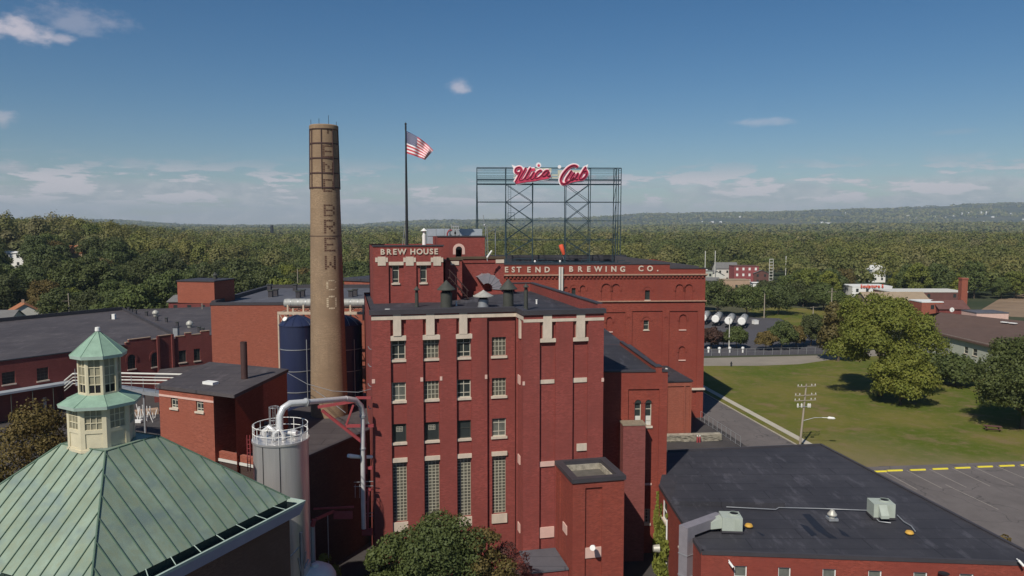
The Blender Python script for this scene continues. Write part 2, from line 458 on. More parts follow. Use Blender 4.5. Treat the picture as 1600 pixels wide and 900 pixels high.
M['block_frame'] = pm('pale_mortar_grid', (0.42, 0.40, 0.31), 0.8, var=0.3, scale=2)
M['frame'] = pm('pale_window_frame', (0.50, 0.47, 0.38), 0.7, var=0.2, scale=2)
M['dark'] = pm('dark_void', (0.012, 0.012, 0.014), 0.9, var=0.1)
M['asphalt'] = pm('asphalt', (0.150, 0.131, 0.124), 0.9, var=0.28, scale=0.25, stretch=(1, 1, 1))
_m = M['asphalt']; _t = NT(_m.node_tree); _b = _m.node_tree.nodes['Principled BSDF']
_src = _b.inputs['Base Color'].links[0].from_socket
_v = _t.n('ShaderNodeTexVoronoi', feature='DISTANCE_TO_EDGE'); _v.inputs['Scale'].default_value = 0.13
_g = _t.n('ShaderNodeNewGeometry'); _w = _t.n('ShaderNodeVectorMath', operation='ADD'); _n = _t.n('ShaderNodeTexNoise'); _n.inputs['Scale'].default_value = .3
_t.l(_g.outputs['Position'], _n.inputs['Vector']); _s = _t.n('ShaderNodeVectorMath', operation='SCALE'); _s.inputs['Scale'].default_value = 5; _t.l(_n.outputs['Color'], _s.inputs[0])
_t.l(_g.outputs['Position'], _w.inputs[0]); _t.l(_s.outputs[0], _w.inputs[1]); _t.l(_w.outputs[0], _v.inputs['Vector'])
_k = _t.ramp(_v.outputs['Distance'], 0.0, 0.012, .7, 0.0)
_o = _t.mix(_k, _src, (0.05, 0.046, 0.046)); _sp = _t.noise(.35, (1, .3, 1), 5, .7, offset=(3, 3, 3))
_o = _t.mix(_t.ramp(_sp, .55, .75, 0, .6), _o, (0.085, .076, .074)); _t.l(_o, _b.inputs['Base Color'])
M['asphalt_dark'] = pm('dark_asphalt', (0.085, 0.080, 0.086), 0.9, var=0.25, scale=0.1)
M['yard'] = pm('yard_asphalt', (0.070, 0.062, 0.060), 0.9, var=0.4, scale=0.3)
M['concrete'] = pm('concrete', (0.46, 0.42, 0.34), 0.9, var=0.2, scale=0.5)
M['gravel'] = pm('pale_gravel_road', (0.27, 0.235, 0.19), 0.95, var=0.3, scale=0.12)
M['dirt'] = pm('bare_earth', (0.26, 0.18, 0.115), 0.95, var=0.5, scale=0.12)
M['rock'] = pm('rubble_stone', (0.40, 0.36, 0.28), 0.95, var=1.0, scale=1.7, bump=0.8, c2=(.10,.09,.075))
M['yellow'] = pm('yellow_paint', (0.72, 0.60, 0.05), 0.7, var=0.2, scale=3)
M['line'] = pm('worn_white_line', (0.34, 0.30, 0.26), 0.9, var=0.5, scale=3)
M['wood'] = pm('weathered_pole_wood', (0.34, 0.29, 0.23), 0.9, var=0.35, scale=1.5, stretch=(4, 4, 0.4))
M['bark'] = pm('bark', (0.12, 0.092, 0.068), 0.95, var=0.5, scale=3, stretch=(3, 3, 0.7))
M['sign_red'] = pm('crimson_sign_face', (0.66, 0.060, 0.125), 0.6, var=0.15, scale=1)
M['sign_dkred'] = pm('dark_crimson_sign_core', (0.13, 0.012, 0.03), 0.6, var=0.2, scale=1)
M['sign_white'] = pm('white_sign_border', (0.80, 0.78, 0.78), 0.6, var=0.05)
M['sign_cream'] = pm('cream_backing_panel', (0.50, 0.49, 0.38), 0.7, var=0.2)
M['flag_red'] = pm('flag_red_cloth', (0.55, 0.045, 0.07), 0.8, var=0.1)
M['flag_white'] = pm('flag_white_cloth', (0.80, 0.76, 0.76), 0.8, var=0.05)
M['flag_blue'] = pm('flag_blue_cloth', (0.045, 0.06, 0.15), 0.8, var=0.1)
M['orange_cloth'] = pm('orange_windsock_cloth', (0.75, 0.11, 0.05), 0.8, var=0.1)
M['orange_red'] = pm('orange_red_letters', (0.75, 0.10, 0.04), 0.6, var=0.1)
M['tan_wall'] = pm('tan_wall', (0.42, 0.29, 0.20), 0.85, var=0.2, scale=0.5)
M['roof_terracotta'] = pm('terracotta_shingles', (0.38, 0.155, 0.075), 0.9, var=0.3, scale=1.5)
M['roof_brown'] = pm('brown_shingles', (0.125, 0.078, 0.060), 0.9, var=0.3, scale=0.6)
M['roof_maroon'] = pm('maroon_shingles', (0.14, 0.065, 0.055), 0.9, var=0.3, scale=0.6)
M['roof_tan'] = pm('tan_shingles', (0.33, 0.25, 0.17), 0.9, var=0.25, scale=0.6)
M['roof_grey'] = pm('grey_shingles', (0.17, 0.165, 0.16), 0.9, var=0.3, scale=1)
M['pale_green_wall'] = pm('pale_green_grey_siding', (0.44, 0.45, 0.38), 0.85, var=0.15, scale=0.6)
M['gold'] = pm('amber_sleeve', (0.60, 0.34, 0.06), 0.6, var=0.2)
M['picnic'] = pm('brown_picnic_wood', (0.13, 0.065, 0.055), 0.9, var=0.3)
def groundmat(name, lawn):
    m, nt, b = _new(name); t = NT(nt)
    if lawn:
        f = t.noise(0.05, (1, 1, 1), 5, 0.6); g = t.noise(0.6, (1, 1, 1), 5, 0.7); h = t.noise(7.0, (1, 1, 1), 3, 0.7)
        base = t.mix(t.ramp(f, 0.42, 0.58), (0.092, 0.120, 0.014), (0.165, 0.150, 0.034))
        base = t.mix(t.ramp(g, 0.48, 0.7, 0, 0.7), base, (0.205, 0.16, 0.075))
        w2 = t.noise(0.18, (1, 1, 1), 4, 0.6, offset=(31, 8, 0)); base = t.mix(t.ramp(w2, 0.56, 0.66, 0, 0.6), base, (0.22, 0.15, 0.085))
        # dry strip near the parking lot edge (worn turf)
        gm = t.n('ShaderNodeNewGeometry'); s_ = t.n('ShaderNodeSeparateXYZ'); t.l(gm.outputs['Position'], s_.inputs[0])
        dy = t.math('ADD', s_.outputs['Y'], t.math('MULTIPLY', t.noise(0.07, (1, 1, 1), 3, 0.5, offset=(5, 5, 0)), 24))
        dx = t.math('MULTIPLY', t.math('SUBTRACT', s_.outputs['X'], 46), 0.42)
        k = t.ramp(t.math('ADD', dy, dx), 112, 128, 0.85, 0.0)
        k.node.clamp = True
        base = t.mix(k, base, (0.225, 0.18, 0.105))
        base = t.mix(t.ramp(h, 0.4, 0.75, 0, 0.35), base, (0.05, 0.055, 0.018))
    else:
        f = t.noise(0.0022, (1, 2.2, 1), 6, 0.6); g = t.noise(0.012, (1, 1, 1), 6, 0.8)
        base = t.mix(t.ramp(f, 0.42, 0.6), (0.034, 0.050, 0.026), (0.095, 0.090, 0.052))
        base = t.mix(t.ramp(g, 0.45, 0.7, 0, 0.6), base, (0.045, 0.058, 0.028))
    t.l(base, b.inputs['Base Color']); b.inputs['Roughness'].default_value = 0.95; b.inputs['Specular IOR Level'].default_value = 0.1
    return m
M['ground'] = groundmat('mixed_ground_cover', False)
M['lawn'] = groundmat('mown_lawn', True)
def leafmat(name, a, b_, c, trans=0.22):
    m, nt, b = _new(name); t = NT(nt)
    oi = t.n('ShaderNodeObjectInfo')
    at = t.n('ShaderNodeAttribute'); at.attribute_name = 'tint'
    r = t.math('FRACT', t.math('ADD', oi.outputs['Random'], at.outputs['Fac']))
    f = t.noise(0.55, (1, 1, 1), 3, 0.6); g = t.noise(5.0, (1, 1, 1), 2, 0.5)
    base = t.mix(t.ramp(f, 0.35, 0.65), a, b_)
    base = t.mix(t.math('MULTIPLY', r, 0.75), base, c)
    base = t.mix(t.ramp(g, 0.3, 0.7, 0.0, 0.5), base, tuple(x * 0.5 for x in a))
    t.l(base, b.inputs['Base Color']); b.inputs['Roughness'].default_value = 0.6; b.inputs['Specular IOR Level'].default_value = 0.25
    tr = t.n('ShaderNodeBsdfTranslucent'); t.l(base, tr.inputs['Color'])
    mx = t.n('ShaderNodeMixShader'); mx.inputs[0].default_value = trans
    o = nt.nodes['Material Output']
    t.l(b.outputs[0], mx.inputs[1]); t.l(tr.outputs[0], mx.inputs[2]); t.l(mx.outputs[0], o.inputs['Surface'])
    return m
M['leaf'] = leafmat('green_leaves', (0.105, 0.140, 0.038), (0.140, 0.165, 0.042), (0.085, 0.105, 0.040))
M['leaf_light'] = leafmat('yellow_green_leaves', (0.190, 0.215, 0.036), (0.245, 0.245, 0.044), (0.130, 0.155, 0.034))
M['leaf_dark'] = leafmat('dark_green_leaves', (0.092, 0.115, 0.036), (0.120, 0.140, 0.040), (0.082, 0.088, 0.036))
M['leaf_bronze'] = leafmat('bronze_leaves', (0.165, 0.115, 0.038), (0.190, 0.145, 0.042), (0.120, 0.105, 0.036))
M['leaf_red'] = leafmat('dull_red_twigs', (0.13, 0.045, 0.040), (0.10, 0.055, 0.040), (0.09, 0.06, 0.04))
def forest_patches():
    m = M['leaf_forest']; t = NT(m.node_tree); b = m.node_tree.nodes['Principled BSDF']; src = b.inputs['Base Color'].links[0].from_socket
    tr = [n for n in m.node_tree.nodes if n.type == 'BSDF_TRANSLUCENT'][0]
    a = t.noise(0.011, (1, .55, .2), 3, .6); c = t.noise(0.03, (1, .6, .2), 3, .6, offset=(50, 9, 0))
    o = t.mix(t.ramp(a, .44, .60, 0, .65), src, (0.070, 0.105, 0.034)); o = t.mix(t.ramp(c, .54, .68, 0, .6), o, (0.26, 0.215, 0.115))
    t.l(o, b.inputs['Base Color']); t.l(o, tr.inputs['Color'])
M['leaf_forest'] = leafmat('forest_leaves', (0.150, 0.180, 0.042), (0.245, 0.245, 0.062), (0.330, 0.270, 0.105), 0.32)
forest_patches()
# ---------------------------------------------------------------- terrain
def smooth01(t):
    t = np.clip(t, 0, 1); return t * t * (3 - 2 * t)
def _vn(x, y, s, seed):
    """cheap value noise for numpy arrays"""
    x = x / s; y = y / s
    xi = np.floor(x); yi = np.floor(y); fx = x - xi; fy = y - yi
    fx = fx * fx * (3 - 2 * fx); fy = fy * fy * (3 - 2 * fy)
    def h(a, b):
        q = np.sin(a * 127.1 + b * 311.7 + seed * 74.7) * 43758.5453
        return q - np.floor(q)
    return (h(xi, yi) * (1 - fx) + h(xi + 1, yi) * fx) * (1 - fy) + (h(xi, yi + 1) * (1 - fx) + h(xi + 1, yi + 1) * fx) * fy
def height(x, y):
    x = np.asarray(x, float); y = np.asarray(y, float)
    yy = np.maximum(y, 1.0); a = x / yy
    # wooded rise beyond the long shed on the left
    h = 16.0 * smooth01((-a - 0.34) / 0.26) * smooth01((y - 185) / 190) * (1 - 0.55 * smooth01((y - 900) / 1500))
    # far ridges: skyline given as rows of the horizon by bearing
    bear = np.array([-0.9, -0.62, -0.52, -0.47, -0.43, -0.2, -0.13, -0.07, 0.0, 0.08, 0.17, 0.3, 0.42, 0.5, 0.54, 0.6, 0.68, 0.9])
    up = np.array([5, 5, 4.5, 2.0, -2, -2, 3.5, 5.5, 7, 9.0, 15, 17, 22, 24, 28, 30.5, 32, 36.0])
    hr = np.interp(a, bear, up) / FPX
    D2 = 7600.0
    ridge = (hr * D2 + CAMH + 6 * (_vn(x, y, 260, 3) - .5) + 12 * (_vn(x, y, 900, 5) - .5))
    h = h + np.maximum(ridge, 0) * smooth01((y - 4300) / (D2 - 4300)) * (y > 1)
    D1 = 3300.0
    up1 = np.interp(a, np.array([-0.9, -0.1, 0.1, 0.3, 0.45, 0.9]), np.array([-8, -8, -6, 2, 5, 7.0])) / FPX
    r1 = np.maximum(up1 * D1 + CAMH + 10 * (_vn(x, y, 500, 9) - .5), 0)
    h = h + r1 * 0.55 * smooth01((y - 2300) / 1000) * (1 - smooth01((y - 3300) / 900))
    h = h + 1.5 * smooth01((y - 900) / 600) * (_vn(x, y, 180, 1) - .5)
    return h
def build_ground():
    ys = [-400, -150, -40, 20, 60, 100, 140, 170, 185]
    y = 200.0
    while y < 15000: ys.append(y); y *= 1.05
    ang = np.linspace(-1.25, 1.25, 141)
    ys = np.array(ys)
    wide = np.maximum(ys, 260.0)
    X = wide[:, None] * ang[None, :] * 1.0
    Y = np.repeat(ys[:, None], len(ang), 1)
    Z = height(X, Y)
    nr, nc = X.shape
    vs = np.stack([X, Y, Z], -1).reshape(-1, 3)
    fs = [(i * nc + j, i * nc + j + 1, (i + 1) * nc + j + 1, (i + 1) * nc + j) for i in range(nr - 1) for j in range(nc - 1)]
    me = bpy.data.meshes.new('ground'); me.from_pydata(vs.tolist(), [], fs)
    me.polygons.foreach_set('use_smooth', [True] * len(fs))
    me.materials.append(M['ground'])
    o = bpy.data.objects.new('ground', me); col.objects.link(o); struct(o)
build_ground()

def sheet(name, pts, z, m):
    mb = MB()
    a = sum(pts[i][0] * pts[(i + 1) % len(pts)][1] - pts[(i + 1) % len(pts)][0] * pts[i][1] for i in range(len(pts)))
    if a < 0: pts = pts[::-1]
    mb.poly([(p[0], p[1], z) for p in pts])
    return struct(mb.build(name, m))
def G(px, py): p = PZ(px, py, 0); return (p.x, p.y)
sheet('brewery_yard', [(-120, 20), (60, 20), (60, 96), (40, 171), (-60, 178), (-120, 150)], 0.004, M['yard'])
road_r = [G(1129, 631), G(1239, 693)]
rd = Vector((road_r[1][0] - road_r[0][0], road_r[1][1] - road_r[0][1])).normalized()
rn = Vector((-rd.y, rd.x))                 # to the right-hand side of the road (away from the brewery)
if rn.x < 0: rn = -rn
R0 = Vector(road_r[0]) - rd * 36; R1 = Vector(road_r[1]) + rd * 14
def strip(a, b): return [tuple(R0 + rn * a), tuple(R1 + rn * a), tuple(R1 + rn * b), tuple(R0 + rn * b)]
sheet('lawn', [tuple(R0 + rn * 0.1), tuple(R1 + rn * 0.1), (49, 99.2), (140, 103.5), (170, 170), G(1350, 553), G(1300, 562), G(1250, 569), G(1190, 571.5), G(1095, 572)], 0.012, M['lawn'])
sheet('street', strip(-7.4, 0), 0.016, M['asphalt'])
mb = MB(); mb.prism(strip(0.0, 0.16), 0.0, 0.13); struct(mb.build('kerb', M['concrete']))
sheet('sidewalk', strip(1.5, 2.7), 0.05, M['concrete'])
sheet('cross_street', [G(1060, 559.7), G(1095, 559.7), G(1300, 555), G(1420, 540), G(1420, 552), G(1300, 562), G(1250, 569), G(1190, 571.5), G(1095, 572), G(1060, 572)], 0.02, M['gravel'])
sheet('tanker_lot', [G(1040, 557.5), G(1300, 553.5), G(1292, 535), G(1232, 506), G(1218, 497.5), G(1180, 496.5), G(1095, 486), G(1030, 486)], 0.024, M['asphalt_dark'])
sheet('grass_verge', [G(1190, 496), G(1218, 497.5), G(1292, 535), G(1300, 553), G(1350, 550), G(1340, 488), G(1230, 480), G(1160, 482)], 0.02, M['lawn'])
sheet('parking_lot', [(38, 56), (120, 56), (110, 103.2), (68, 101.2), (47, 98.8), (36, 98.2)], 0.016, M['asphalt'])
sheet('dirt_field', [G(1528, 487), G(1580, 495), G(1700, 500), G(1740, 462), G(1620, 455), G(1560, 468)], 0.03, M['dirt'])

# ---------------------------------------------------------------- lettering
_gl = {}
def glyph(ch, ext=0.06, offset=0.0):
    k = (ch, ext, offset)
    if k not in _gl:
        cu = bpy.data.curves.new('glyph', 'FONT'); cu.body = ch; cu.size = 1.0; cu.extrude = ext; cu.offset = offset; cu.resolution_u = 3
        ob = bpy.data.objects.new('glyph', cu)
        me = bpy.data.meshes.new_from_object(ob)
        vs = [tuple(v.co) for v in me.vertices]; fs = [tuple(p.vertices) for p in me.polygons]
        bpy.data.meshes.remove(me); bpy.data.objects.remove(ob); bpy.data.curves.remove(cu)
        xs = [v[0] for v in vs] or [0, 0.3]
        _gl[k] = (vs, fs, min(xs), max(xs))
    return _gl[k]
def letter(mb, fr, ch, u, z, size, d, ext=0.1, offset=0.012, mi=0, wide=1.0):
    """letter centred on u, standing on z, front face d + ext"""
    vs, fs, x0, x1 = glyph(ch, ext / size, offset)
    mb.add([fr.pt(u + (v[0] - (x0 + x1) / 2) * size * wide, z + v[1] * size, d + v[2] * size) for v in vs], fs, mi)

# ---------------------------------------------------------------- windows
def window(parent, fr, u0, u1, z0, z1, rec, kind, wall_d=0.0, sill=True, sillm='stone', name='window', sill_h=0.22, lintel=False, arch=False, label=None, glass=None, fm=None):
    """frame mesh + pane + sill, set back from the wall face"""
    d = wall_d - rec
    f = MB(); g = MB()
    w = u1 - u0; h = z1 - z0
    g.quad(fr.pt(u0, z0, d + .01), fr.pt(u1, z0, d + .01), fr.pt(u1, z1, d + .01), fr.pt(u0, z1, d + .01))
    t = 0.07
    def bar(a, b, c, e, dd=0.06): f.fbox(fr, a, b, c, e, d + .012, d + dd + .012)
    if kind == 'block':
        nx = 4 if w < 1.7 else 5; nz = max(3, int(round(h / (w / nx) * 0.82)))
        if h > 4: nz = 19
        for i in range(nx + 1):
            x = u0 + w * i / nx; bar(max(u0, x - .035), min(u1, x + .035), z0, z1, 0.03)
        for j in range(nz + 1):
            z = z0 + h * j / nz; bar(u0, u1, max(z0, z - .028), min(z1, z + .028), 0.036)
        gm = 'glass_block'; fmm = 'block_frame'
    else:
        bar(u0, u0 + t, z0, z1); bar(u1 - t, u1, z0, z1); bar(u0 + t, u1 - t, z1 - t, z1); bar(u0 + t, u1 - t, z0, z0 + t)
        if kind == 'cross':       # centre mullion, upper and lower transoms
            bar(u0 + w / 2 - .03, u0 + w / 2 + .03, z0 + t, z1 - t, .05)
            for k in (0.26, 0.74): bar(u0 + t, u1 - t, z0 + h * k - .03, z0 + h * k + .03, .045)
            gm = 'glass'; fmm = 'frame'
        elif kind == 'sash':
            bar(u0 + t, u1 - t, z0 + h * .5 - .035, z0 + h * .5 + .035, .045)
            gm = 'glass'; fmm = 'frame'
        elif kind == 'three':
            for k in (0.22, 0.72): bar(u0 + t, u1 - t, z0 + h * k - .03, z0 + h * k + .03, .045)
            gm = 'glass'; fmm = 'frame'
        elif kind == 'dark':
            gm = 'glass'; fmm = 'dark_steel'
            bar(u0 + t, u1 - t, z0 + h * .55 - .02, z0 + h * .55 + .02, .04)
        elif kind == 'grid':
            for k in (1 / 3, 2 / 3): bar(u0 + w * k - .02, u0 + w * k + .02, z0 + t, z1 - t, .04)
            for k in (.25, .5, .75): bar(u0 + t, u1 - t, z0 + h * k - .02, z0 + h * k + .02, .036)
            gm = 'glass'; fmm = 'frame'
        elif kind == 'plain':
            gm = 'glass'; fmm = 'dark_steel'
    if fm: fmm = fm
    wf = f.build(name, M[fmm], parent, label)
    g.build('pane', M[glass or gm], wf)
    if kind == 'plain':           # small pale louvre behind the upper part of the glass
        b = MB()
        for i in range(5):
            x = u0 + w * (.28 + .11 * i); b.fbox(fr, x, x + .03, z0 + h * .55, z0 + h * .82, d + .012, d + .03)
        for j in range(4):
            z = z0 + h * (.55 + .085 * j); b.fbox(fr, u0 + w * .28, u0 + w * .74, z, z + .03, d + .034, d + .045)
        b.build('louvre', M['frame'], wf)
    if sill:
        s = MB(); s.fbox(fr, u0 - .1, u1 + .1, z0 - sill_h, z0 + .0, d + .0, wall_d + .13)
        s.build('sill', M[sillm], wf)
    return wf
def arch_ring(mb, fr, uc, zc, r0, r1, d0, d1, n=10, mi=0, legs=0.0):
    """raised semicircular moulding with optional legs"""
    for k in range(n):
        a = math.pi * k / n; b = math.pi * (k + 1) / n
        P = [(r0, a), (r1, a), (r1, b), (r0, b)]
        q = [fr.pt(uc + r * math.cos(t), zc + r * math.sin(t), d1) for r, t in P]
        p = [fr.pt(uc + r * math.cos(t), zc + r * math.sin(t), d0) for r, t in P]
        mb.add(q + p, [(0, 1, 2, 3), (0, 4, 5, 1), (1, 5, 6, 2), (2, 6, 7, 3), (3, 7, 4, 0)], mi)
    if legs:
        for s_ in (-1, 1):
            a, b = sorted((uc + s_ * r0, uc + s_ * r1))
            mb.fbox(fr, a, b, zc - legs, zc, d0, d1, mi)
def arch_fill(mb, fr, uc, zc, r, d, mi=0, n=12):
    mb.poly([fr.pt(uc + r * math.cos(math.pi * k / n), zc + r * math.sin(math.pi * k / n), d) for k in range(n + 1)], mi)

# ================================================================ BREW HOUSE
A0 = PY(580, 490, 66.0); A1 = PY(806, 482, 68.8)
FA = Frame(A0, A1)
C0 = FA.pt(FA.len, 0, 3.0)
# far end of the projecting wing: the point on a parallel plane seen at px 943.5
FC_ = Frame(C0, C0 + Vector((FA.U.x, FA.U.y, 0)))
FC = Frame(C0, FC_.pt(FC_.u(943.5, 520), 0))
ZT = FA.z(690, 483.5)
bh = thing('brew_house', (FA.pt(FA.len / 2, 0, -8)), 'tall red brick brew house with cream stone trim and glass block windows', 'building')
BK = 23.0    # depth of the block behind its front
w = MB()
cols = [FA.u(611, 600), FA.u(635.5, 600), FA.u(661.5, 600), FA.u(687, 600), FA.u(713.5, 600), FA.u(737, 600), FA.u(761.3, 600), FA.len]
wins_u = [(FA.u(612.6, 600), FA.u(634.6, 600)), (FA.u(663.2, 600), FA.u(686.4, 600)), (FA.u(714.8, 600), FA.u(736.4, 600)), (FA.u(769.6, 600), FA.u(791.6, 600))]
zb = FA.z(690, 498.5)
regs = [(cols[0], cols[1], -1, zb, .28), (cols[2], cols[3], -1, zb, .28), (cols[4], cols[5], -1, zb, .28), (cols[6], cols[7] + 1, -1, zb, .28)]
rows = []
for i, (pxs) in enumerate([[(532.5, 562), (598.5, 626.7), (664, 692), (724, 818)], [(530.6, 560.5), (596.5, 625), (660.8, 689.8), (719.5, 812)],
                           [(529, 558.5), (593.8, 621.3), (658, 686.8), (717, 810)], [(527.5, 557), (591.3, 620), (654.5, 682.3), (712, 804)]]):
    px = (623, 675, 725.5, 780.5)[i]
    rows.append([(FA.z(px, b), FA.z(px, a)) for a, b in pxs])
for j in range(4):        # level the rows
    zl = sum(rows[i][j][0] for i in range(4)) / 4; zh = sum(rows[i][j][1] for i in range(4)) / 4
    for i in range(4): rows[i][j] = (zl, zh)
for i in range(4):
    for j in range(4):
        regs.append((wins_u[i][0], wins_u[i][1], rows[i][j][0], rows[i][j][1], .28 + (.22 if j < 3 else .3), True))
w.relief(FA, 0, FA.len, -0.0, ZT - .35, regs)
# jog face and projecting wing
FJ = Frame(FA.pt(FA.len, 0, 0), FA.pt(FA.len, 0, 3.0))
w.relief(FJ, 0, 3.0, 0, ZT - .35, [(0.28, 2.2, -1, FA.z(806, 494), .14)])
cu = [FC.u(843.3, 620), FC.u(868, 620), FC.u(894.8, 620), FC.u(918.5, 620)]
zc = FC.z(880, 499)
regs = [(cu[0], cu[1], -1, zc, .25), (cu[2], cu[3], -1, zc, .25)]
w.relief(FC, 0, FC.len, 0, ZT - .35, regs)
# side and back walls
pA = FA.pt(0, 0); pB = FA.pt(0, 0, -BK); pC = FC.pt(FC.len, 0); pD = FC.pt(FC.len, 0, -BK - 3)
for a, b in ((pB, pA), (pC, pD), (pD, pB)):
    w.quad((a.x, a.y, 0), (b.x, b.y, 0), (b.x, b.y, ZT - .35), (a.x, a.y, ZT - .35))
w.build('wall', M['brick'], bh)
# roof deck, parapets and copings
ZR = ZT - 0.55
r = MB()
def outline(d):
    return [FA.pt(-d, 0, d), FA.pt(FA.len + 0, 0, d), FC.pt(0 - d * 0.2, 0, d), FC.pt(FC.len + d, 0, d), FC.pt(FC.len + d, 0, -BK - 3 - d), FA.pt(-d, 0, -BK - d)]
r.poly([(p.x, p.y, ZR) for p in outline(-0.15)])
r.build('roof', M['tar'], bh)
def coping(fr, u0, u1, z, h, din, dout, mat, parent, name='coping'):
    m = MB(); m.fbox(fr, u0, u1, z, z + h, -din, dout); return m.build(name, M[mat], parent)
coping(FA, -.16, FA.len - .1, ZT - .35, .42, .45, .16, 'coping', bh)
m = MB(); m.fbox(FJ, -.0, 3.0 + .16, ZT - .35, ZT + .072, -.42, .102); m.build('coping', M['coping'], bh)
coping(FC, .43, FC.len + .16, ZT - .35, .42, .45, .16, 'coping', bh)
FR = Frame(pC, pD)
pw = MB(); pw.fbox(FR, .62, BK + 3, ZR, ZT + .42, -.4, 0.002); pw.fbox(Frame(pD, pB), 0.42, 19, ZR, ZT + .42, -.4, 0)
pw.build('parapet', M['brick'], bh)
m = MB(); m.fbox(FR, .62, BK + 3.02, ZT + .42, ZT + .52, -.46, .08); m.build('coping', M['coping'], bh)
m = MB(); m.fbox(Frame(pD, pB), 0.5, 19, ZT + .42, ZT + .52, -.46, .08); m.build('coping', M['coping'], bh)
# stone bands, panels, lintels
def stone(fr, px0, px1, py0, py1, d0, d1, par=bh, mat='stone', name='stone_block', pyc=None, pxc=None):
    pc = (py0 + py1) / 2 if pyc is None else pyc; xc = (px0 + px1) / 2
    u0 = fr.u(px0, pc); u1 = fr.u(px1, pc); z1 = fr.z(xc, py0); z0 = fr.z(xc, py1)
    m = MB(); m.fbox(fr, u0, u1, z0, z1, d0, d1); return m.build(name, M[mat], par)
m = MB(); zb0, zb1 = FA.z(690, 497.6), FA.z(690, 491.6)
edges = [0.0, FA.u(614.3, 500), FA.u(626.6, 500), FA.u(665.8, 500), FA.u(678.8, 500), FA.u(717.7, 500), FA.u(730, 500), FA.len - .0]
for a, b in zip(edges[0::2], edges[1::2]): m.fbox(FA, a, b, zb0, zb1, 0, .035)
m.fbox(FJ, 0.04, 3.0, zb0, zb1, 0, .035)
ce = [0.0, FC.u(848.7, 500), FC.u(862.3, 500), FC.u(900.8, 500), FC.u(914, 500), FC.len]
for a, b in zip(ce[0::2], ce[1::2]): m.fbox(FC, a, b, FC.z(880, 502.2), FC.z(880, 497.5), 0, .035)
m.build('stone_band', M['stone'], bh)
for a, b in ((614.3, 626.6), (665.8, 678.8), (717.7, 730)):
    xc = (a + b) / 2; m = MB(); m.fbox(FA, FA.u(a, 505), FA.u(b, 505), rows[0][0][1] + .42, ZT - .36, -.27, .05); m.build('stone_panel', M['stone'], bh)
for i in range(3):
    m = MB(); m.fbox(FA, wins_u[i][0] - .12, wins_u[i][1] + .1, rows[i][0][1], rows[i][0][1] + .42, -.279, .02 if i else -.02); m.build('lintel', M['stone'], bh)
for i in range(4):
    m = MB(); m.fbox(FA, wins_u[i][0] - .06, wins_u[i][1] + .08, rows[i][3][1], rows[i][3][1] + .38, -.279, -.10); m.build('lintel', M['stone'], bh)
    m = MB(); m.fbox(FA, wins_u[i][0] - .06, wins_u[i][1] + .08, rows[i][3][0] - .85, rows[i][3][0], -.279, -.14); m.build('stone_apron', M['stone'], bh)
for a, b in ((848.7, 862.3), (900.8, 914)):
    m = MB(); m.fbox(FC, FC.u(a, 505), FC.u(b, 505), FC.z(880, 528.5), ZT - .36, -.24, .05); m.build('stone_panel', M['stone'], bh)
for a, b in ((844, 868.5), (895.5, 919.3)):
    m = MB(); m.fbox(FC, FC.u(a, 530), FC.u(b, 530), FC.z(880, 534), FC.z(880, 528.5), -.249, .04); m.build('lintel', M['stone'], bh)
for q in ((581, 586, 592.5, 599), (656.8, 661, 589.7, 596), (687.3, 691, 588.2, 594.4), (757.6, 761.2, 585.5, 592)): stone(FA, *q, 0, .05, mat='stone_pink')
stone(FC, 843.6, 867, 594, 600, -.25, -.16); stone(FC, 895.2, 918, 591, 598, -.25, -.16); stone(FC, 939.8, 943.4, 590.5, 596.3, 0, .05, mat='stone_pink')
stone(FC, 816.5, 820, 596, 602, 0, .05, mat='stone_pink')
stone(FC, 902, 917.5, 694, 705, -.25, -.12); stone(FC, 843.6, 867, 722, 729.5, -.25, -.12, mat='stone_pink'); stone(FC, 843.6, 866.5, 824.7, 841, -.25, -.12, mat='stone_pink')
for z in (FA.z(808, 590), FA.z(808, 713), FA.z(808, 818)):
    m = MB(); m.fbox(FJ, .5, 1.3, z - .4, z + .4, -.14, -.05); m.build('stone_block', M['stone_pink'], bh)
m = MB(); m.fbox(FJ, 1.1, 1.6, FA.z(810, 525), zb0, -.14, .0); m.build('stone_panel', M['stone'], bh)
kinds = [['cross', 'cross', 'plain', 'block'], ['block', 'block', 'plain', 'block'], ['cross', 'cross', 'dark', 'block'], ['block', 'block', 'cross', 'block']]
for i in range(4):
    for j in range(4):
        zz = rows[i][j]
        gl = 'glass_curtain' if (i, j) in ((0, 1), (3, 2)) else None
        window(bh, FA, wins_u[i][0], wins_u[i][1], zz[0], zz[1], .22 if j < 3 else .3, kinds[i][j], wall_d=-.28, sill=(j < 3), glass=gl)

# upper tower with BREW HOUSE lettering
FT = Frame(PY(584, 470, 77.6), PY(693, 470, 77.6 + 109 * 77.6 / FPX * FA.U.y / FA.U.x))
zt = FT.z(640, 385.0); z0 = ZR
w = MB(); b0, b1 = FT.u(607.3, 430), FT.u(631, 430); b2, b3 = FT.u(650.5, 430), FT.u(673.5, 430)
zbt = FT.z(640, 412)
tw = [(FT.u(613.2, 430), FT.u(623.6, 430), FT.z(618, 441.8), FT.z(618, 415)), (FT.u(656.8, 430), FT.u(667, 430), FT.z(662, 441.8), FT.z(662, 415))]
zt0 = min(q[2] for q in tw); zt1 = max(q[3] for q in tw); tw = [(a, b, zt0, zt1) for a, b, c, d in tw]
w.relief(FT, 0, FT.len, z0, zt, [(b0, b1, z0 - 1, zbt, .22), (b2, b3, z0 - 1, zbt, .22)] + [(a, b, c, d, .42, True) for a, b, c, d in tw])
q = [FT.pt(FT.len, 0, 0), FT.pt(FT.len, 0, -11), FT.pt(0, 0, -11), FT.pt(0, 0, 0)]
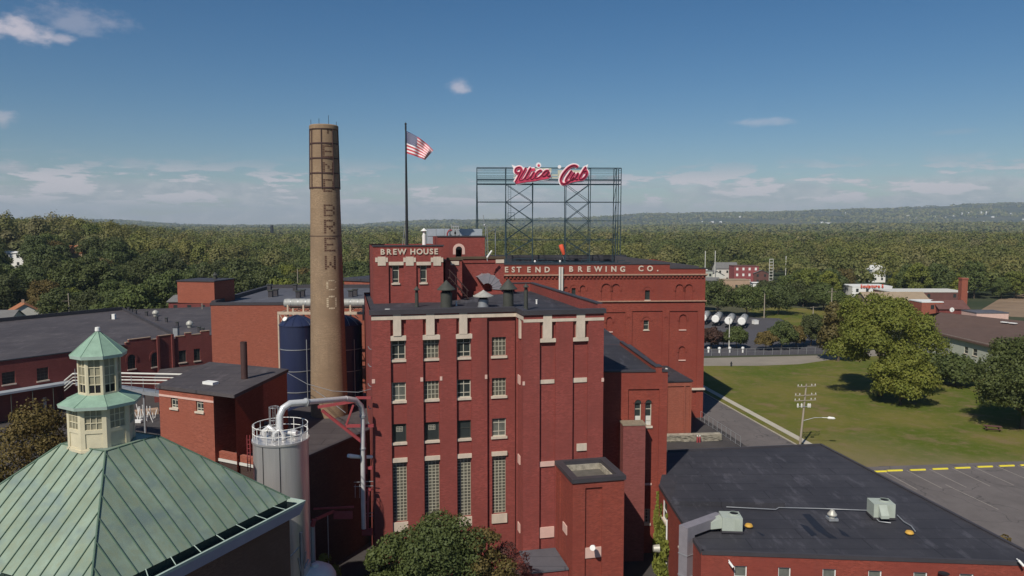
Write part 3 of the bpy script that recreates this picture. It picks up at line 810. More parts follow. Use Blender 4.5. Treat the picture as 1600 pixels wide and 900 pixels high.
for a, b in zip(q[:-1], q[1:]): w.quad((a.x, a.y, z0), (b.x, b.y, z0), (b.x, b.y, zt), (a.x, a.y, zt))
w.poly([(p.x, p.y, zt - .3) for p in q])
# middle block and the set-back wall with the olive coping
FS = Frame(PY(692, 470, 83.5), PY(787.5, 470, 83.5 + 95 * 83.5 / FPX * FA.U.y / FA.U.x))
zs = FS.z(740, 404.6)
w.relief(FS, FS.u(700, 430), FS.len, z0, zs, [(FS.u(718, 430), FS.u(774, 430), z0, zs - .45, .1)])
FM = FS.off(2.2, 0, FS.u(717.3, 430))
w.relief(FM, 0, FM.len, z0, zs, [])
a, b = FM.pt(FM.len, 0, 0), FM.pt(FM.len, 0, -2.4)
w.quad((a.x, a.y, z0), (b.x, b.y, z0), (b.x, b.y, zs), (a.x, a.y, zs))
a, b, c = FS.pt(FS.len, 0, 0), FS.pt(FS.len, 0, -8), FS.pt(0, 0, -8)
w.quad((a.x, a.y, z0), (b.x, b.y, z0), (b.x, b.y, zs), (a.x, a.y, zs)); w.quad((b.x, b.y, z0), (c.x, c.y, z0), (c.x, c.y, zs), (b.x, b.y, zs))
# penthouse
FP = Frame(PY(684.5, 400, 86.6), PY(757.5, 400, 86.6 + 73 * 86.6 / FPX * FA.U.y / FA.U.x))
zp = FP.z(720, 370.2)
pa0, pa1, paz = FP.u(712, 390), FP.u(722, 390), FP.z(717, 390)
w.relief(FP, 0, FP.len, zs - .5, zp, [(pa0, pa1, zs - .6, paz, .9)])
q = [FP.pt(FP.len, 0, 0), FP.pt(FP.len, 0, -5), FP.pt(0, 0, -5), FP.pt(0, 0, 0)]
for a, b in zip(q[:-1], q[1:]): w.quad((a.x, a.y, zs - .5), (b.x, b.y, zs - .5), (b.x, b.y, zp), (a.x, a.y, zp))
w.build('upper_wall', M['brick'], bh)
m = MB(); m.poly([(p.x, p.y, zs - .12) for p in (FS.pt(0, 0, -.1), FS.pt(FS.len - .1, 0, -.1), FS.pt(FS.len - .1, 0, -7.9), FS.pt(0, 0, -7.9))]); m.poly([(p.x, p.y, zs - .12) for p in (FM.pt(.0, 0, -.1), FM.pt(FM.len - .1, 0, -.1), FM.pt(FM.len - .1, 0, -2.3), FM.pt(0, 0, -2.3))])
m.poly([(p.x, p.y, zp - .06) for p in q]); m.build('upper_roof', M['tar'], bh)
m = MB(); m.fbox(FT, -.08, FT.len + .08, zt, zt + .14, -.4, .08); m.build('coping', M['coping'], bh)
m = MB(); m.fbox(FM, .2, FM.len + .1, zs, zs + .26, -.4, .12); m.fbox(FS, FM.len - .3, FS.len + .12, zs, zs + .26, -.4, .12); m.fbox(Frame(FM.pt(FM.len, 0, 0), FM.pt(FM.len, 0, -2.2)), .42, 2.06, zs, zs + .25, -.4, .1)
m.build('coping', M['coping_olive'], bh)
m = MB(); m.fbox(FP, -.08, FP.len + .08, zp, zp + .14, -.35, .08); m.build('coping', M['coping'], bh)
m = MB(); arch_ring(m, FP, (pa0 + pa1) / 2, paz, (pa1 - pa0) / 2, (pa1 - pa0) / 2 + .32, 0, .03, legs=.55); m.build('arch_surround', M['stone_pink'], bh)
m = MB(); arch_fill(m, FP, (pa0 + pa1) / 2, paz, (pa1 - pa0) / 2, .012); m.quad(FP.pt(pa0, zs - .5, -.88), FP.pt(pa1, zs - .5, -.88), FP.pt(pa1, paz, -.88), FP.pt(pa0, paz, -.88)); m.build('arch_opening_shade', M['dark'], bh)  # near-black arch head and recess back: shade of the arched opening painted in
for a, b in ((590.2, 602.6), (634, 646.2), (677, 689)):
    stone(FT, a, b, 401, 415, 0, .07, name='stone_panel'); stone(FT, a - 4, a - .2, 402.5, 409.5, 0, .06); stone(FT, b + .2, b + 3.4, 402.5, 409.5, 0, .06)
stone(FT, 607.4, 630.5, 409, 414.4, -.22, .04, name='lintel'); stone(FT, 650.7, 673.4, 409, 414.4, -.22, .04, name='lintel')
for a, b, c, d in tw: window(bh, FT, a, b, c, d, .2, 'three', wall_d=-.22, sill_h=.16)
stone(FM, 704, 717, 408, 414, 0, .08); stone(FS, 774.5, 787.4, 405.4, 411, -.08, .08)
ltrs = 'BREW HOUSE'; us = [598, 608.2, 617, 628, None, 645, 655.5, 665.5, 674, 681.5]
for ch, px in zip(ltrs, us):
    if px: m = MB(); letter(m, FT, ch, FT.u(px, 393), FT.z(640, 397.3), .80, .05, .05, .03, wide=1.0); m.build('letter', M['stone'], bh)
# iron stair between tower and middle block
m = MB(); FST = FS.off(4.4)
for k in (0, 1): m.path([FST.pt(0.15, z0 + 2.6, -k * .8), FST.pt(2.2, z0 + .3, -k * .8)], .05); m.path([FST.pt(0.15, z0 + 3.4, -k * .8), FST.pt(2.2, z0 + 1.1, -k * .8)], .035)
for k in range(8): m.box(FST.pt(.2 + k * .27, z0 + 2.5 - k * .31, -.4), (.26, .8, .04), math.atan2(FST.U.y, FST.U.x))
for k in range(4): m.tube(FST.pt(.2 + k * .6, z0 + 2.6 - k * .68, 0), FST.pt(.2 + k * .6, z0 + 3.4 - k * .68, 0), .03)
m.build('roof_stair', M['brown_steel'], bh)

# ================================================================ elevator shaft block on the front wing
FE0 = Frame(PZ(889.5, 751.5, 0), PZ(967.5, 744, 0))
pE0 = FC.uz(868.7, 720)[0]; pE1 = FC.uz(941, 714)[0]
zE = FC.z(905, 717.5)
FE = Frame(FC.pt(pE0, 0, 5.2), FC.pt(pE1 + .15, 0, 5.2))
el_ = thing('brick_shaft', FE.pt(FE.len / 2, 0, -2.5), 'lower square red brick shaft with open dark-rimmed top, in front of the brew house', 'tower')
w = MB(); uL, uR = FE.u(914.2, 830), FE.u(940.6, 830)
w.relief(FE, 0, FE.len, 0, zE - .3, [(uL, uR, -1, zE - .8, .16)])
FEl = Frame(FE.pt(0, 0, -5.2), FE.pt(0, 0, 0)); FEr = Frame(FE.pt(FE.len, 0, 0), FE.pt(FE.len, 0, -5.2))
w.relief(FEl, 0, 5.2, 0, zE - .3, [(1.2, 3.6, -1, zE - .8, .14)]); w.relief(FEr, 0, 5.2, 0, zE - .3, [])
w.build('wall', M['brick_warm'], el_)
m = MB(); t = .5
m.fbox(FE, -.12, FE.len + .12, zE - .3, zE + .05, -t, .12); m.fbox(FE, -.12, FE.len + .12, zE - .3, zE + .05, -5.2, -5.2 + t)
m.fbox(FEl, t, 5.2 - t, zE - .3, zE + .05, -t, .12); m.fbox(FEr, t, 5.2 - t, zE - .3, zE + .05, -t, .12); m.build('rim', M['coping'], el_)
m = MB()
for k, (f, u0, u1) in enumerate(((FE, t, FE.len - t),)):
    m.fbox(f, u0, u1, zE - .9, zE - .8, -5.2 + t, -t)
m.build('sunken_roof', pm('grey_brown_gravel_roof', (0.11, 0.10, 0.085), .95, var=.9, scale=1.2), el_)
m = MB(); m.fbox(FE, t, FE.len - t, zE - .8, zE - .3, -5.2 + t, -5.2 + t + .12); m.fbox(FEr, t, 5.2 - t, zE - .8, zE - .3, -t - .12, -t); m.build('inner_lining', M['rock'], el_)
stone(FE, 914.6, 939.8, 856, 872, -.16, -.06, par=el_, mat='stone_pink')
m = MB(); m.fbox(FEl, 2.0, 3.2, FE.z(889, 852), FE.z(889, 838), -.14, -.05); m.build('stone_block', M['stone_pink'], el_)
lp = thing('floodlight', FE.pt(FE.u(928, 850), FE.z(930, 853), 0), 'white floodlight on an arm on the front of the square brick shaft', 'light')
m = MB(); a = FE.pt(FE.u(927, 852), FE.z(928, 854), -.1)
m.path([a, a + Vector((0, -.7, .25))], .04); m.build('arm', M['grey_steel'], lp)
m = MB(); m.tube(a + Vector((0, -.6, .2)), a + Vector((-.15, -1.15, .35)), .17, .24, 10); m.build('lamp_head', M['white'], lp)
# low roofed box beside it
FLW = Frame(PZ(800, 960, 0), PZ(900, 955, 0))
lb = thing('brick_bay', FC.pt(1.0, 0, 2.0), 'low brick bay with grey gravel roof at the foot of the brew house', 'building')
w = MB(); zl = 2.9; w.fbox(FC, -.3, pE0 - .05, 0, zl, .02, 4.2); w.build('wall', M['brick'], lb)
m = MB(); m.fbox(FC, -.4, pE0 - .05, zl, zl + .15, .02, 4.3); m.build('roof', M['tar_grey'], lb)

# ================================================================ annex with the pair of arched windows
YN = 72.0
FN = Frame(PY(940, 590, YN - .2), PY(1043.5, 590, YN + .15))
zn = FN.z(1000, 580.5)
an = thing('brewery_annex', FN.pt(FN.len / 2, 0, -8), 'red brick annex with two tall arched windows side by side, right of the brew house', 'building')
uE = FN.u(1024, 600); uP = FN.u(1034, 600)
w = MB(); zpan0, zpan1 = FN.z(1010, 690), FN.z(1010, 608)
aw = [(FN.u(992, 640), FN.u(1002.3, 640)), (FN.u(1008.6, 640), FN.u(1018.6, 640))]
zw0, zw1 = FN.z(1005, 666), FN.z(1005, 630)
zsw = (FN.z(1011, 818), FN.z(1011, 796)); usw = (FN.u(1007, 805), FN.u(1015.5, 805))
regs = [(FN.u(981.5, 640), FN.u(1030, 640), -1, zpan1, .14)] + [(a, b, zw0, zw1, .36, True) for a, b in aw] + [(usw[0], usw[1], *zsw, .3, True)]
w.relief(FN, 0, uE, 0, zn - .05, [r_ for r_ in regs]); w.relief(FN, uE, FN.len, 0, zn - .05, [(uE, FN.u(1030, 640), -1, zpan1, .14)])
q = [FN.pt(FN.len, 0), FN.pt(FN.len, 0, -17), FN.pt(0, 0, -17), FN.pt(0, 0)]
for a, b in zip(q[:-1], q[1:]): w.quad((a.x, a.y, 0), (b.x, b.y, 0), (b.x, b.y, zn - .05), (a.x, a.y, zn - .05))
w.fbox(FN, uE, uP, zn - .05, zn + .42, -1.1, 0.0)
FNr = Frame(FN.pt(uE + .35, 0, -1.1), FN.pt(uE + .1, 0, -17))
w.fbox(FNr, 0, 15.5, zn - .05, zn + .35, -.3, 0)
w.build('wall', M['brick_warm'], an)
m = MB(); m.poly([(p.x, p.y, zn - .04) for p in (FN.pt(.1, 0, -.1), FN.pt(FN.len - .1, 0, -.1), FN.pt(FN.len - .1, 0, -16.9), FN.pt(.1, 0, -16.9))]); m.build('roof', M['tar'], an)
m = MB(); m.fbox(FN, 0, uE - .01, zn - .05, zn + .12, -.5, .08); m.fbox(FN, uP + .01, FN.len + .08, zn - .05, zn + .1, -.5, .08); m.fbox(FN, uE - .05, uP + .05, zn + .42, zn + .5, -1.15, .06)
m.fbox(FNr, 0.1, 15.5, zn + .35, zn + .43, -.36, .05); m.build('coping', M['coping'], an)
for a, b in aw:
    m = MB(); rr = (b - a) / 2; 
    arch_fill(m, FN, (a + b) / 2, zw1, rr, -.13)
    m.build('arched_fanlight', M['glass'], an)
    m = MB(); arch_ring(m, FN, (a + b) / 2, zw1, rr, rr + .14, -.139, -.08, legs=0); m.build('arch_moulding', M['brick_warm'], an)
    wf = window(an, FN, a, b, zw0, zw1, .22, 'three', wall_d=-.14, sill_h=.2)
    s_ = MB(); s_.quad(FN.pt(a + .05, zw0 + .05, -.34), FN.pt(b - .05, zw0 + .05, -.34), FN.pt(b - .05, zw0 + (zw1 - zw0) * .42, -.34), FN.pt(a + .05, zw0 + (zw1 - zw0) * .42, -.34)); s_.build('blind', M['offwhite'], wf)
window(an, FN, usw[0], usw[1], *zsw, .16, 'grid', wall_d=-.14)
stone(FN, 1006, 1018.5, 755.5, 758.5, -.14, -.06, par=an, mat='stone_pink')
# weathered pier in front of the annex
FPI = FN.off(1.6, FN.u(968.5, 680), FN.u(1002.5, 680))
pi_ = thing('brick_pier', FPI.pt(1, 0, -.8), 'broad weathered brick pier standing against the annex beneath the arched windows', 'pier')
zpi = FPI.z(985, 665); w = MB(); w.fbox(FPI, 0, FPI.len, 0, zpi, -1.58, 0)
w.build('shaft', brick('flaking_red_brick', (0.26, 0.075, 0.065), (0.22, 0.075, 0.065), fleck=.7), pi_)
m = MB(); m.fbox(FPI, -.06, FPI.len + .06, zpi, zpi + .12, -1.58, .06); m.build('cap', pm('lichened_cap', (.26, .21, .15), .9, var=.6, scale=3), pi_)
# second roof block behind the annex
FN2 = Frame(FN.pt(FN.u(960, 560), 0, -17.02), FN.pt(FN.u(1016, 560) + 1.5, 0, -17.02))
b2_ = thing('brick_link_building', FN2.pt(3, 0, -8), 'flat-roofed brick link between the annex and the long brewery block', 'building')
w = MB(); w.fbox(FN2, 0, FN2.len, 0, zn - .6, -33, 0); w.build('wall', M['brick_warm'], b2_)
m = MB(); m.fbox(FN2, -.1, FN2.len + .1, zn - .6, zn - .45, -33, .08); m.build('roof', M['tar'], b2_)

# rear wing on the rubble wall
FG = Frame(PY(1030, 600, 112), PY(1081, 600, 112.6)); zg = FG.z(1060, 597)
gw = thing('rear_wing', FG.pt(2, 0, -5), 'small flat-roofed brick wing standing on the rubble stone wall', 'building')
w = MB(); zg0 = FG.z(1060, 679)
w.relief(FG, 0, FG.len, zg0, zg, [(FG.u(1043, 630), FG.u(1068.5, 630), zg0 - 1, FG.z(1060, 603.5), .15), (FG.u(1071, 630), FG.u(1078, 630), zg0 - 1, FG.z(1060, 603.5), .15)])
q = [FG.pt(FG.len, 0), FG.pt(FG.len, 0, -12.4), FG.pt(0, 0, -12.4), FG.pt(0, 0)]
for a, b in zip(q[:-1], q[1:]): w.quad((a.x, a.y, zg0), (b.x, b.y, zg0), (b.x, b.y, zg), (a.x, a.y, zg))
w.build('wall', M['brick_orange'], gw)
m = MB(); m.fbox(FG, -.1, FG.len + .15, zg, zg + .22, -12.4, .12); m.build('roof', M['tar'], gw)
m = MB(); m.fbox(FG, FG.u(1049, 600), FG.u(1051.5, 600), zg + .22, zg + 1.6, -3, -2.6); m.build('vent_post', M['white'], gw)
rw = thing('rubble_wall', PY(1085, 697, 111), 'rubble stone retaining wall beneath the rear wing', 'wall')
FRW = Frame(PY(1036, 690, 110.4), PY(1128, 690, 111.2)); m = MB()
# individual stones as displaced blocks
rr_ = random.Random(3); z1_ = FRW.z(1080, 679.5); zz = 0.0
m.fbox(FRW, 0, FRW.len, 0, z1_ - .05, -1.2, -.12)
nrow = 7
for j in range(nrow):
    u = 0; hh = z1_ / nrow
    while u < FRW.len - .15:
        l = min(rr_.uniform(.16, .62), FRW.len - u); g_ = rr_.uniform(-.09, .12)
        m.fbox(FRW, u + .03, u + l - .02, j * hh + .03, (j + 1) * hh - .02, -.12, g_); u += l
m.build('stonework', M['rock'], rw)
for px in (1088, 1091.6):
    g = thing('gas_cylinder', G(px, 699) + (0,), 'red gas cylinder with white top standing before the rubble wall, %s one' % ('left' if px < 1090 else 'right'), 'gas cylinder', 'gas cylinders by the rubble wall')
    p = FRW.pt(FRW.u(px, 690), 0, .5); g.location = p; m = MB(); m.lathe([(.14, 0), (.14, .75), (.08, .9)], p, 10); m.build('bottle', M['red_steel'], g)
    m = MB(); m.lathe([(.08, .9), (.1, .92), (.1, 1.08), (.02, 1.1)], p, 10); m.build('valve_cap', M['white'], g)

# ================================================================ long brewery block, WEST END BREWING CO.
th = math.radians(3.6); WR = PY(1101, 500, 125.0)
FW = Frame(WR - Vector((math.cos(th), math.sin(th), 0)) * 46, WR)
zW = FW.z(950, 413.3); zW2 = FW.z(1070, 419.8); uS = FW.u(1046.5, 420)
wb = thing('long_brewery_block', FW.pt(FW.len / 2, 0, -16), 'long painted red brick block with blind arches, raised lettering and the roof sign', 'building')
U_ = lambda px, py=480: FW.u(px, py)
zl1 = FW.z(950, 470.2)
regs = [(U_(988), U_(1035.5), 2, FW.z(1010, 486), .16), (U_(1046), U_(1090.5), 2, FW.z(1070, 486), .16), (U_(925), U_(977.5), 2, FW.z(950, 488), .16)]
blind = [(U_(939.5), U_(953.6), FW.z(946, 470), FW.z(946, 450)), (U_(955.5), U_(968.3), FW.z(960, 470), FW.z(960, 450)), (U_(1055), U_(1067), FW.z(1060, 470), FW.z(1060, 450)), (U_(1069.5), U_(1081.5), FW.z(1075, 470), FW.z(1075, 450)), (U_(906), U_(914.5), FW.z(910, 467), FW.z(910, 450)), (U_(881), U_(887), FW.z(884, 467), FW.z(884, 451)),
         (U_(948), U_(957), FW.z(952, 519), FW.z(952, 500)), (U_(1062), U_(1073.5), FW.z(1068, 514), FW.z(1068, 497)), (U_(1062), U_(1072), FW.z(1067, 562), FW.z(1067, 546))]
for a, b, c, d in blind:
    dp = .28 if d < zl1 else .12; uc_, rr = (a + b) / 2, (b - a) / 2
    regs.append((a, b, c, d, dp))
    for k in range(5):
        y0_, y1_ = rr * k / 5, rr * (k + 1) / 5; hw_ = math.sqrt(max(0, rr * rr - ((y0_ + y1_) / 2) ** 2)); regs.append((uc_ - hw_, uc_ + hw_, d + y0_, d + y1_, dp))
ww = [(U_(1007.5), U_(1015.3), FW.z(1011, 468.5), FW.z(1011, 453.5)), (U_(1006.4), U_(1014.6), FW.z(1010, 515.5), FW.z(1010, 500.5)), (U_(893), U_(899.3), FW.z(896, 465), FW.z(896, 450))]
for a, b, c, d in ww: regs.append((a, b, c, d, .45, True))
w = MB(); w.relief(FW, 0, uS, 0, zW, regs); w.relief(FW, uS, FW.len, 0, zW2, regs)
# closing right side (seen edge on), back
q = [FW.pt(FW.len, 0), FW.pt(FW.len, 0, -34), FW.pt(0, 0, -34), FW.pt(0, 0)]
for a, b in zip(q[:-1], q[1:]): w.quad((a.x, a.y, 0), (b.x, b.y, 0), (b.x, b.y, zW2), (a.x, a.y, zW2))
a, b = FW.pt(uS, 0, 0), FW.pt(uS, 0, -.4); w.quad((a.x, a.y, zW2), (b.x, b.y, zW2), (b.x, b.y, zW), (a.x, a.y, zW))
w.quad(FW.pt(0, zW2 - .5, -.4), FW.pt(uS, zW2 - .5, -.4), FW.pt(uS, zW, -.4), FW.pt(0, zW, -.4))
for a, b, c, d in blind:
    rr = (b - a) / 2; dd = -.16 if d < zl1 else 0
    arch_ring(w, FW, (a + b) / 2, d, rr + .0, rr + .3, dd, dd + .10, 12, legs=.45)
for a, b, c, d in ww: arch_ring(w, FW, (a + b) / 2, d - .1, (b - a) / 2 + .25, (b - a) / 2 + .6, -.16 if d < zl1 else 0, .06 if d > zl1 else -.07, 9)
for px in (982.5, 1041): 
    m0 = FW.pt(U_(px), FW.z(px, 496.5), .02)
    arch_ring(w, FW, U_(px), FW.z(px, 496.5), .16, .34, 0, .08, 8)
# dentil course
zd1, zd0 = FW.z(950, 431.2), FW.z(950, 434.5)
k = 0; u = U_(790)
while u < FW.len - .3:
    w.fbox(FW, u, u + .34, zd0, zd1, 0, .22); u += .62
w.fbox(FW, U_(790), FW.len + .22, zd1, FW.z(950, 430.2), 0, .24)
w.build('wall', M['brick_warm'], wb)
m = MB(); m.fbox(FW, U_(785), FW.len + .3, FW.z(950, 430.2), FW.z(950, 428.3), 0, .38); m.fbox(FW, U_(900), FW.len + .2, FW.z(950, 471.6), FW.z(950, 470), 0, .26); m.build('stone_ledge', pm('tan_stone_ledge', (.40, .24, .17), .9, var=.5, scale=2), wb)
m = MB(); m.fbox(FW, 0, uS, zW, zW + .16, -.5, .1); m.fbox(FW, uS, FW.len + .1, zW2, zW2 + .13, -.5, .1); m.build('coping', M['coping'], wb)
m = MB(); m.poly([(p.x, p.y, zW2 - .3) for p in (FW.pt(0.1, 0, -.1), FW.pt(FW.len - .05, 0, -.1), FW.pt(FW.len - .05, 0, -33.9), FW.pt(.1, 0, -33.9))]); m.build('roof', M['tar'], wb)
m = MB(); zbk = FW.z(900, 413.3) - .2
m.fbox(FW, 0, FW.len - 6, zW2 - .3, zW2 + 1.0, -34, -33.4); m.build('rear_parapet', M['tar'], wb)
m = MB()     # wedge shaped roof monitor at the right end
p0 = FW.pt(U_(1022), zW2 + .1, -9.5); p1 = FW.pt(FW.len - .6, zW2 + .1, -1.5); 
ua, ub = U_(1040) - 6.5, FW.len - .8
for dd0, dd1 in ((-26, -24.6),):
    m.add([FW.pt(ua, zW2 - .3, -10), FW.pt(ub, zW2 - .3, -1.2), FW.pt(ub, zW2 + .35, -1.2), FW.pt(ua, zW2 + 1.75, -10), FW.pt(ua + 1, zW2 - .3, -12), FW.pt(ub + .3, zW2 - .3, -3.4), FW.pt(ub + .3, zW2 + .3, -3.4), FW.pt(ua + 1, zW2 + 1.65, -12)],
          [(0, 1, 2, 3), (1, 5, 6, 2), (5, 4, 7, 6), (4, 0, 3, 7), (3, 2, 6, 7)])
m.build('roof_monitor', M['coping'], wb)
for i, (a, b, c, d) in enumerate(ww):
    window(wb, FW, a, b, c, d, .3, 'dark' if i != 1 else 'sash', wall_d=-.16 if d < zl1 else 0, sill=True, sill_h=.15, sillm='stone')
for px0, px1, py in ((1061, 1072.5, 515.7), (1060.5, 1071.5, 563), (947, 957.5, 518.8)): m = MB(); m.fbox(FW, U_(px0, py), U_(px1, py), FW.z((px0 + px1) / 2, py + .8), FW.z((px0 + px1) / 2, py - .7), -.16, -.02); m.build('stone_sill', M['stone_pink'], wb)
for ch, px in zip('WESTEND', (779, 791.5, 802, 810.8, 826.5, 840.5, 855)): m = MB(); letter(m, FW, ch, U_(px, 420), FW.z(px, 425.2), 1.22, .05, .05, .03); m.build('letter', M['stone'], wb)
for ch, px in zip('BREWING', (892.5, 906.7, 920, 934.5, 947, 959, 972.7)): m = MB(); letter(m, FW, ch, U_(px, 420), FW.z(px, 424.3), 1.22, .05, .05, .03); m.build('letter', M['stone'], wb)
for ch, px in zip('CO.', (1001.3, 1015.5, 1027.5)): m = MB(); letter(m, FW, ch, U_(px, 420), FW.z(px, 423.4), 1.22, .05, .05, .03); m.build('letter', M['stone'], wb)
for px in (874.3, 878.2): m = MB(); m.tube(FW.pt(U_(px, 440), FW.z(px, 460), .3), FW.pt(U_(px, 440), FW.z(px, 417), .3), .17, n=10); m.build('downpipe', M['offwhite'], wb)
m = MB(); m.fbox(FW, U_(1080, 607), FW.len + .2, FW.z(1090, 608.8), FW.z(1090, 606), 0, .35); m.build('plinth_ledge', M['stone'], wb)
# ================================================================ low office building with the black roof, right foreground
ZF = 8.0
fL0 = PZ(1030, 757, ZF); fL1 = PZ(1096, 861, ZF); fR1 = PZ(1640, 879.5, ZF); fRb = PZ(1283, 693.5, ZF); fLb = PZ(1043, 703.5, ZF)
fLm = PZ(1073, 816, ZF)
ob_ = thing('office_building', ((fL1.x + fR1.x) / 2, 66, 0), 'low red brick office building with a big black flat roof, right foreground', 'building')
FF = Frame(fL1, fR1)
w = MB(); wu = []
for a, b, pyt in ((1147, 1167, 884), (1216, 1235.5, 887), (1285.5, 1306.5, 889.5), (1357, 1378, 892.5), (1428, 1449.5, 894.5), (1500, 1522, 897)):
    u0, u1 = FF.u(a, 890), FF.u(b, 890); wu.append((u0, u1))
zft = FF.z(1300, 889.5)
w.relief(FF, 0, FF.len, 0, ZF - .12, [(a, b, zft - 1.7, zft, .22, True) for a, b in wu] + [(a, b, zft - 5.1, zft - 3.4, .22, True) for a, b in wu])
FLf = Frame(fL0, fL1)         # long left wall
lw = []
for a, b, t_, bt in ((1035.5, 1041.5, 793, 819), (1062.5, 1070, 827, 861), (1093.5, 1102.5, 863, 897)):
    lw.append((FLf.u(a, 820), FLf.u(b, 840)))
lzt = FLf.z(1066, 827); 
w.relief(FLf, 0, FLf.len, 0, ZF - .12, [(a, b, lzt - 1.75, lzt, .2, True) for a, b in lw if 0 < a and b < FLf.len])
for a, b in ((fR1, fRb), (fRb, fLb), (fLb, fL0)): w.quad((a.x, a.y, 0), (b.x, b.y, 0), (b.x, b.y, ZF - .12), (a.x, a.y, ZF - .12))
w.build('wall', M['brick_warm'], ob_)
m = MB(); m.poly([(p.x, p.y, ZF - .1) for p in (fL1, fR1, fRb, fLb, fL0)])
m.build('roof', M['tar'], ob_)
m = MB()
for a, b in ((fL0, fL1), (fL1, fR1), (fR1, fRb), (fRb, fLb)):
    f = Frame(a, b); m.fbox(f, .03, f.len - .02, ZF - .26, ZF + .03, -.2, .06)
m.build('parapet_coping', M['coping'], ob_)
m = MB(); P = [PZ(*q, ZF + .3) for q in ((1060, 744), (1157, 738.5), (1226.6, 785.6), (1049, 783))]
m.prism([(p.x, p.y) for p in P], ZF - .09, ZF + .3); m.build('raised_roof_section', M['tar'], ob_)
m = MB()
for q in ([(1253, 803), (1265, 803), (1292, 830), (1310, 842), (1296, 841), (1275, 828)], [(1249, 818), (1262, 822), (1277, 836), (1268, 838)], [(1309, 825), (1322, 833), (1330, 840), (1316, 836)], [(1180, 829), (1195, 836), (1192, 838)]):
    m = MB(); m.poly([(p.x, p.y, ZF - .094) for p in reversed([PZ(*c, ZF - .09) for c in q])]); m.build('tar_stain', M['tar_patch'], ob_)
for a, b in wu:
    window(ob_, FF, a, b, zft - 1.7, zft, .16, 'sash', sill_h=.14, glass='glass_curtain', fm='white')
    window(ob_, FF, a, b, zft - 5.1, zft - 3.4, .16, 'sash', sill_h=.14, fm='white')
for a, b in lw:
    if 0 < a and b < FLf.len: window(ob_, FLf, a, b, lzt - 1.75, lzt, .12, 'sash', sill_h=.14, fm='white')
FLr = FLf

def ac_unit(px0, px1, py0, py1, label, hood):
    p = PZ((px0 + px1) / 2, py1 - 4, ZF)
    s = (px1 - px0) * p.y / FPX
    t = thing('air_conditioner', (p.x, p.y + .6, ZF), label, 'air conditioner', 'rooftop air conditioners')
    L_, D_, H_ = s * .78, 1.45, (py1 - py0) * .58 * p.y / FPX
    c = Vector((p.x, p.y + .6, ZF)); rz = math.radians(-4)
    m = MB(); m.box(c + Vector((0, 0, .16 + H_ / 2)), (L_, D_, H_), rz)
    for k in range(9):       # coil louvres on the right half
        m.box(c + Vector((L_ * (.08 + .045 * k), -D_ / 2 - .02 - math.sin(rz) * -L_ * (.08 + .045 * k) * 0, .16 + H_ / 2)), (.03, .05, H_ * .8), rz)
    m.build('cabinet', M['ac_green'], t)
    m = MB(); m.box(c + Vector((0, 0, .08)), (L_ + .1, D_ + .1, .155), rz); m.build('curb', M['coping'], t)
    m = MB(); cc = c + Vector((L_ * .2, .15, .16 + H_)); m.lathe([(.42, 0.004), (.42, .09), (.34, .09)], cc, 20, cap=False); m.build('fan_guard', M['ac_green'], t)
    f = MB(); f.lathe([(.34, .03), (.1, .06), (.0, .07)], cc, 16); f.build('fan', M['dark'], t)
    m = MB()
    if hood == 'left': m.add([c + Vector(v) for v in ((-L_ / 2 - .01, -.5, .3), (-L_ / 2 - .9, -.5, .2), (-L_ / 2 - .9, .3, .2), (-L_ / 2 - .01, .3, .3), (-L_ / 2 - .01, -.5, .16 + H_ * .9), (-L_ / 2 - .9, -.5, .16 + H_ * .55), (-L_ / 2 - .9, .3, .16 + H_ * .55), (-L_ / 2 - .01, .3, .16 + H_ * .9))], [(3, 2, 1, 0), (4, 5, 6, 7), (0, 1, 5, 4), (1, 2, 6, 5), (2, 3, 7, 6)])
    else: m.add([c + Vector(v) for v in ((-.55, -D_ / 2 - .02, .3), (.1, -D_ / 2 - .02, .3), (.1, -D_ / 2 - .5, .25), (-.55, -D_ / 2 - .5, .25), (-.55, -D_ / 2 - .02, .16 + H_ * .95), (.1, -D_ / 2 - .02, .16 + H_ * .95), (.1, -D_ / 2 - .5, .5), (-.55, -D_ / 2 - .5, .5))], [(0, 1, 2, 3), (4, 7, 6, 5), (3, 2, 6, 7), (2, 1, 5, 6), (0, 3, 7, 4)])
    m.build('intake_hood', M['ac_green'], t)
    return t
M['ac_green'] = pm('pale_grey_green_enamel', (0.40, 0.44, 0.38), 0.5, var=0.15, scale=1.5)
ac_unit(1124, 1165, 799, 836, 'pale rooftop air conditioner joined to the big duct at the left roof edge', 'left')
ac_unit(1360, 1403, 777, 815, 'pale rooftop air conditioner standing alone on the black roof, the right one', 'front')
# sheet metal duct running over the edge and down the wall
dt_ = thing('duct', PZ(1090, 830, ZF), 'grey sheet metal duct running from the roof unit over the edge and down the wall', 'duct')
pr = PZ(1128, 828, ZF); pe = FLr.pt(FLr.u(1084, 822), ZF, .35)
m = MB(); f = Frame((pe.x - .45, pe.y), (pr.x + .1, pr.y + 1.0)); m.fbox(f, 0, f.len, ZF + .2, ZF + .95, -.42, .42); m.build('roof_run', M['duct_lilac'] if 'duct_lilac' in M else M['duct_grey'], dt_)
m = MB(); m.fbox(f, 0, .85, 0, ZF + .198, -.42, .42); m.build('wall_run', M['duct_lilac'], dt_)
m = MB()
for z_ in (1.6, 3.3, 5.0, 6.7): m.fbox(f, -.04, .89, z_, z_ + .06, -.46, .46)
m.build('flange', M['grey_steel'], dt_)
v = thing('mushroom_vent', PZ(1300, 812, ZF), 'round white mushroom vent on the black roof between the air conditioners', 'vent')
p = v.location.copy(); p.z = ZF
m = MB(); m.box(p + Vector((0, 0, .1)), (.75, .75, .2)); m.build('base', M['grey_steel'], v)
m = MB(); m.lathe([(.24, .2), (.24, .4), (.38, .4), (.38, .48), (.2, .72), (.17, .8), (.05, .86)], p, 20); m.build('hood', M['sheet'], v)
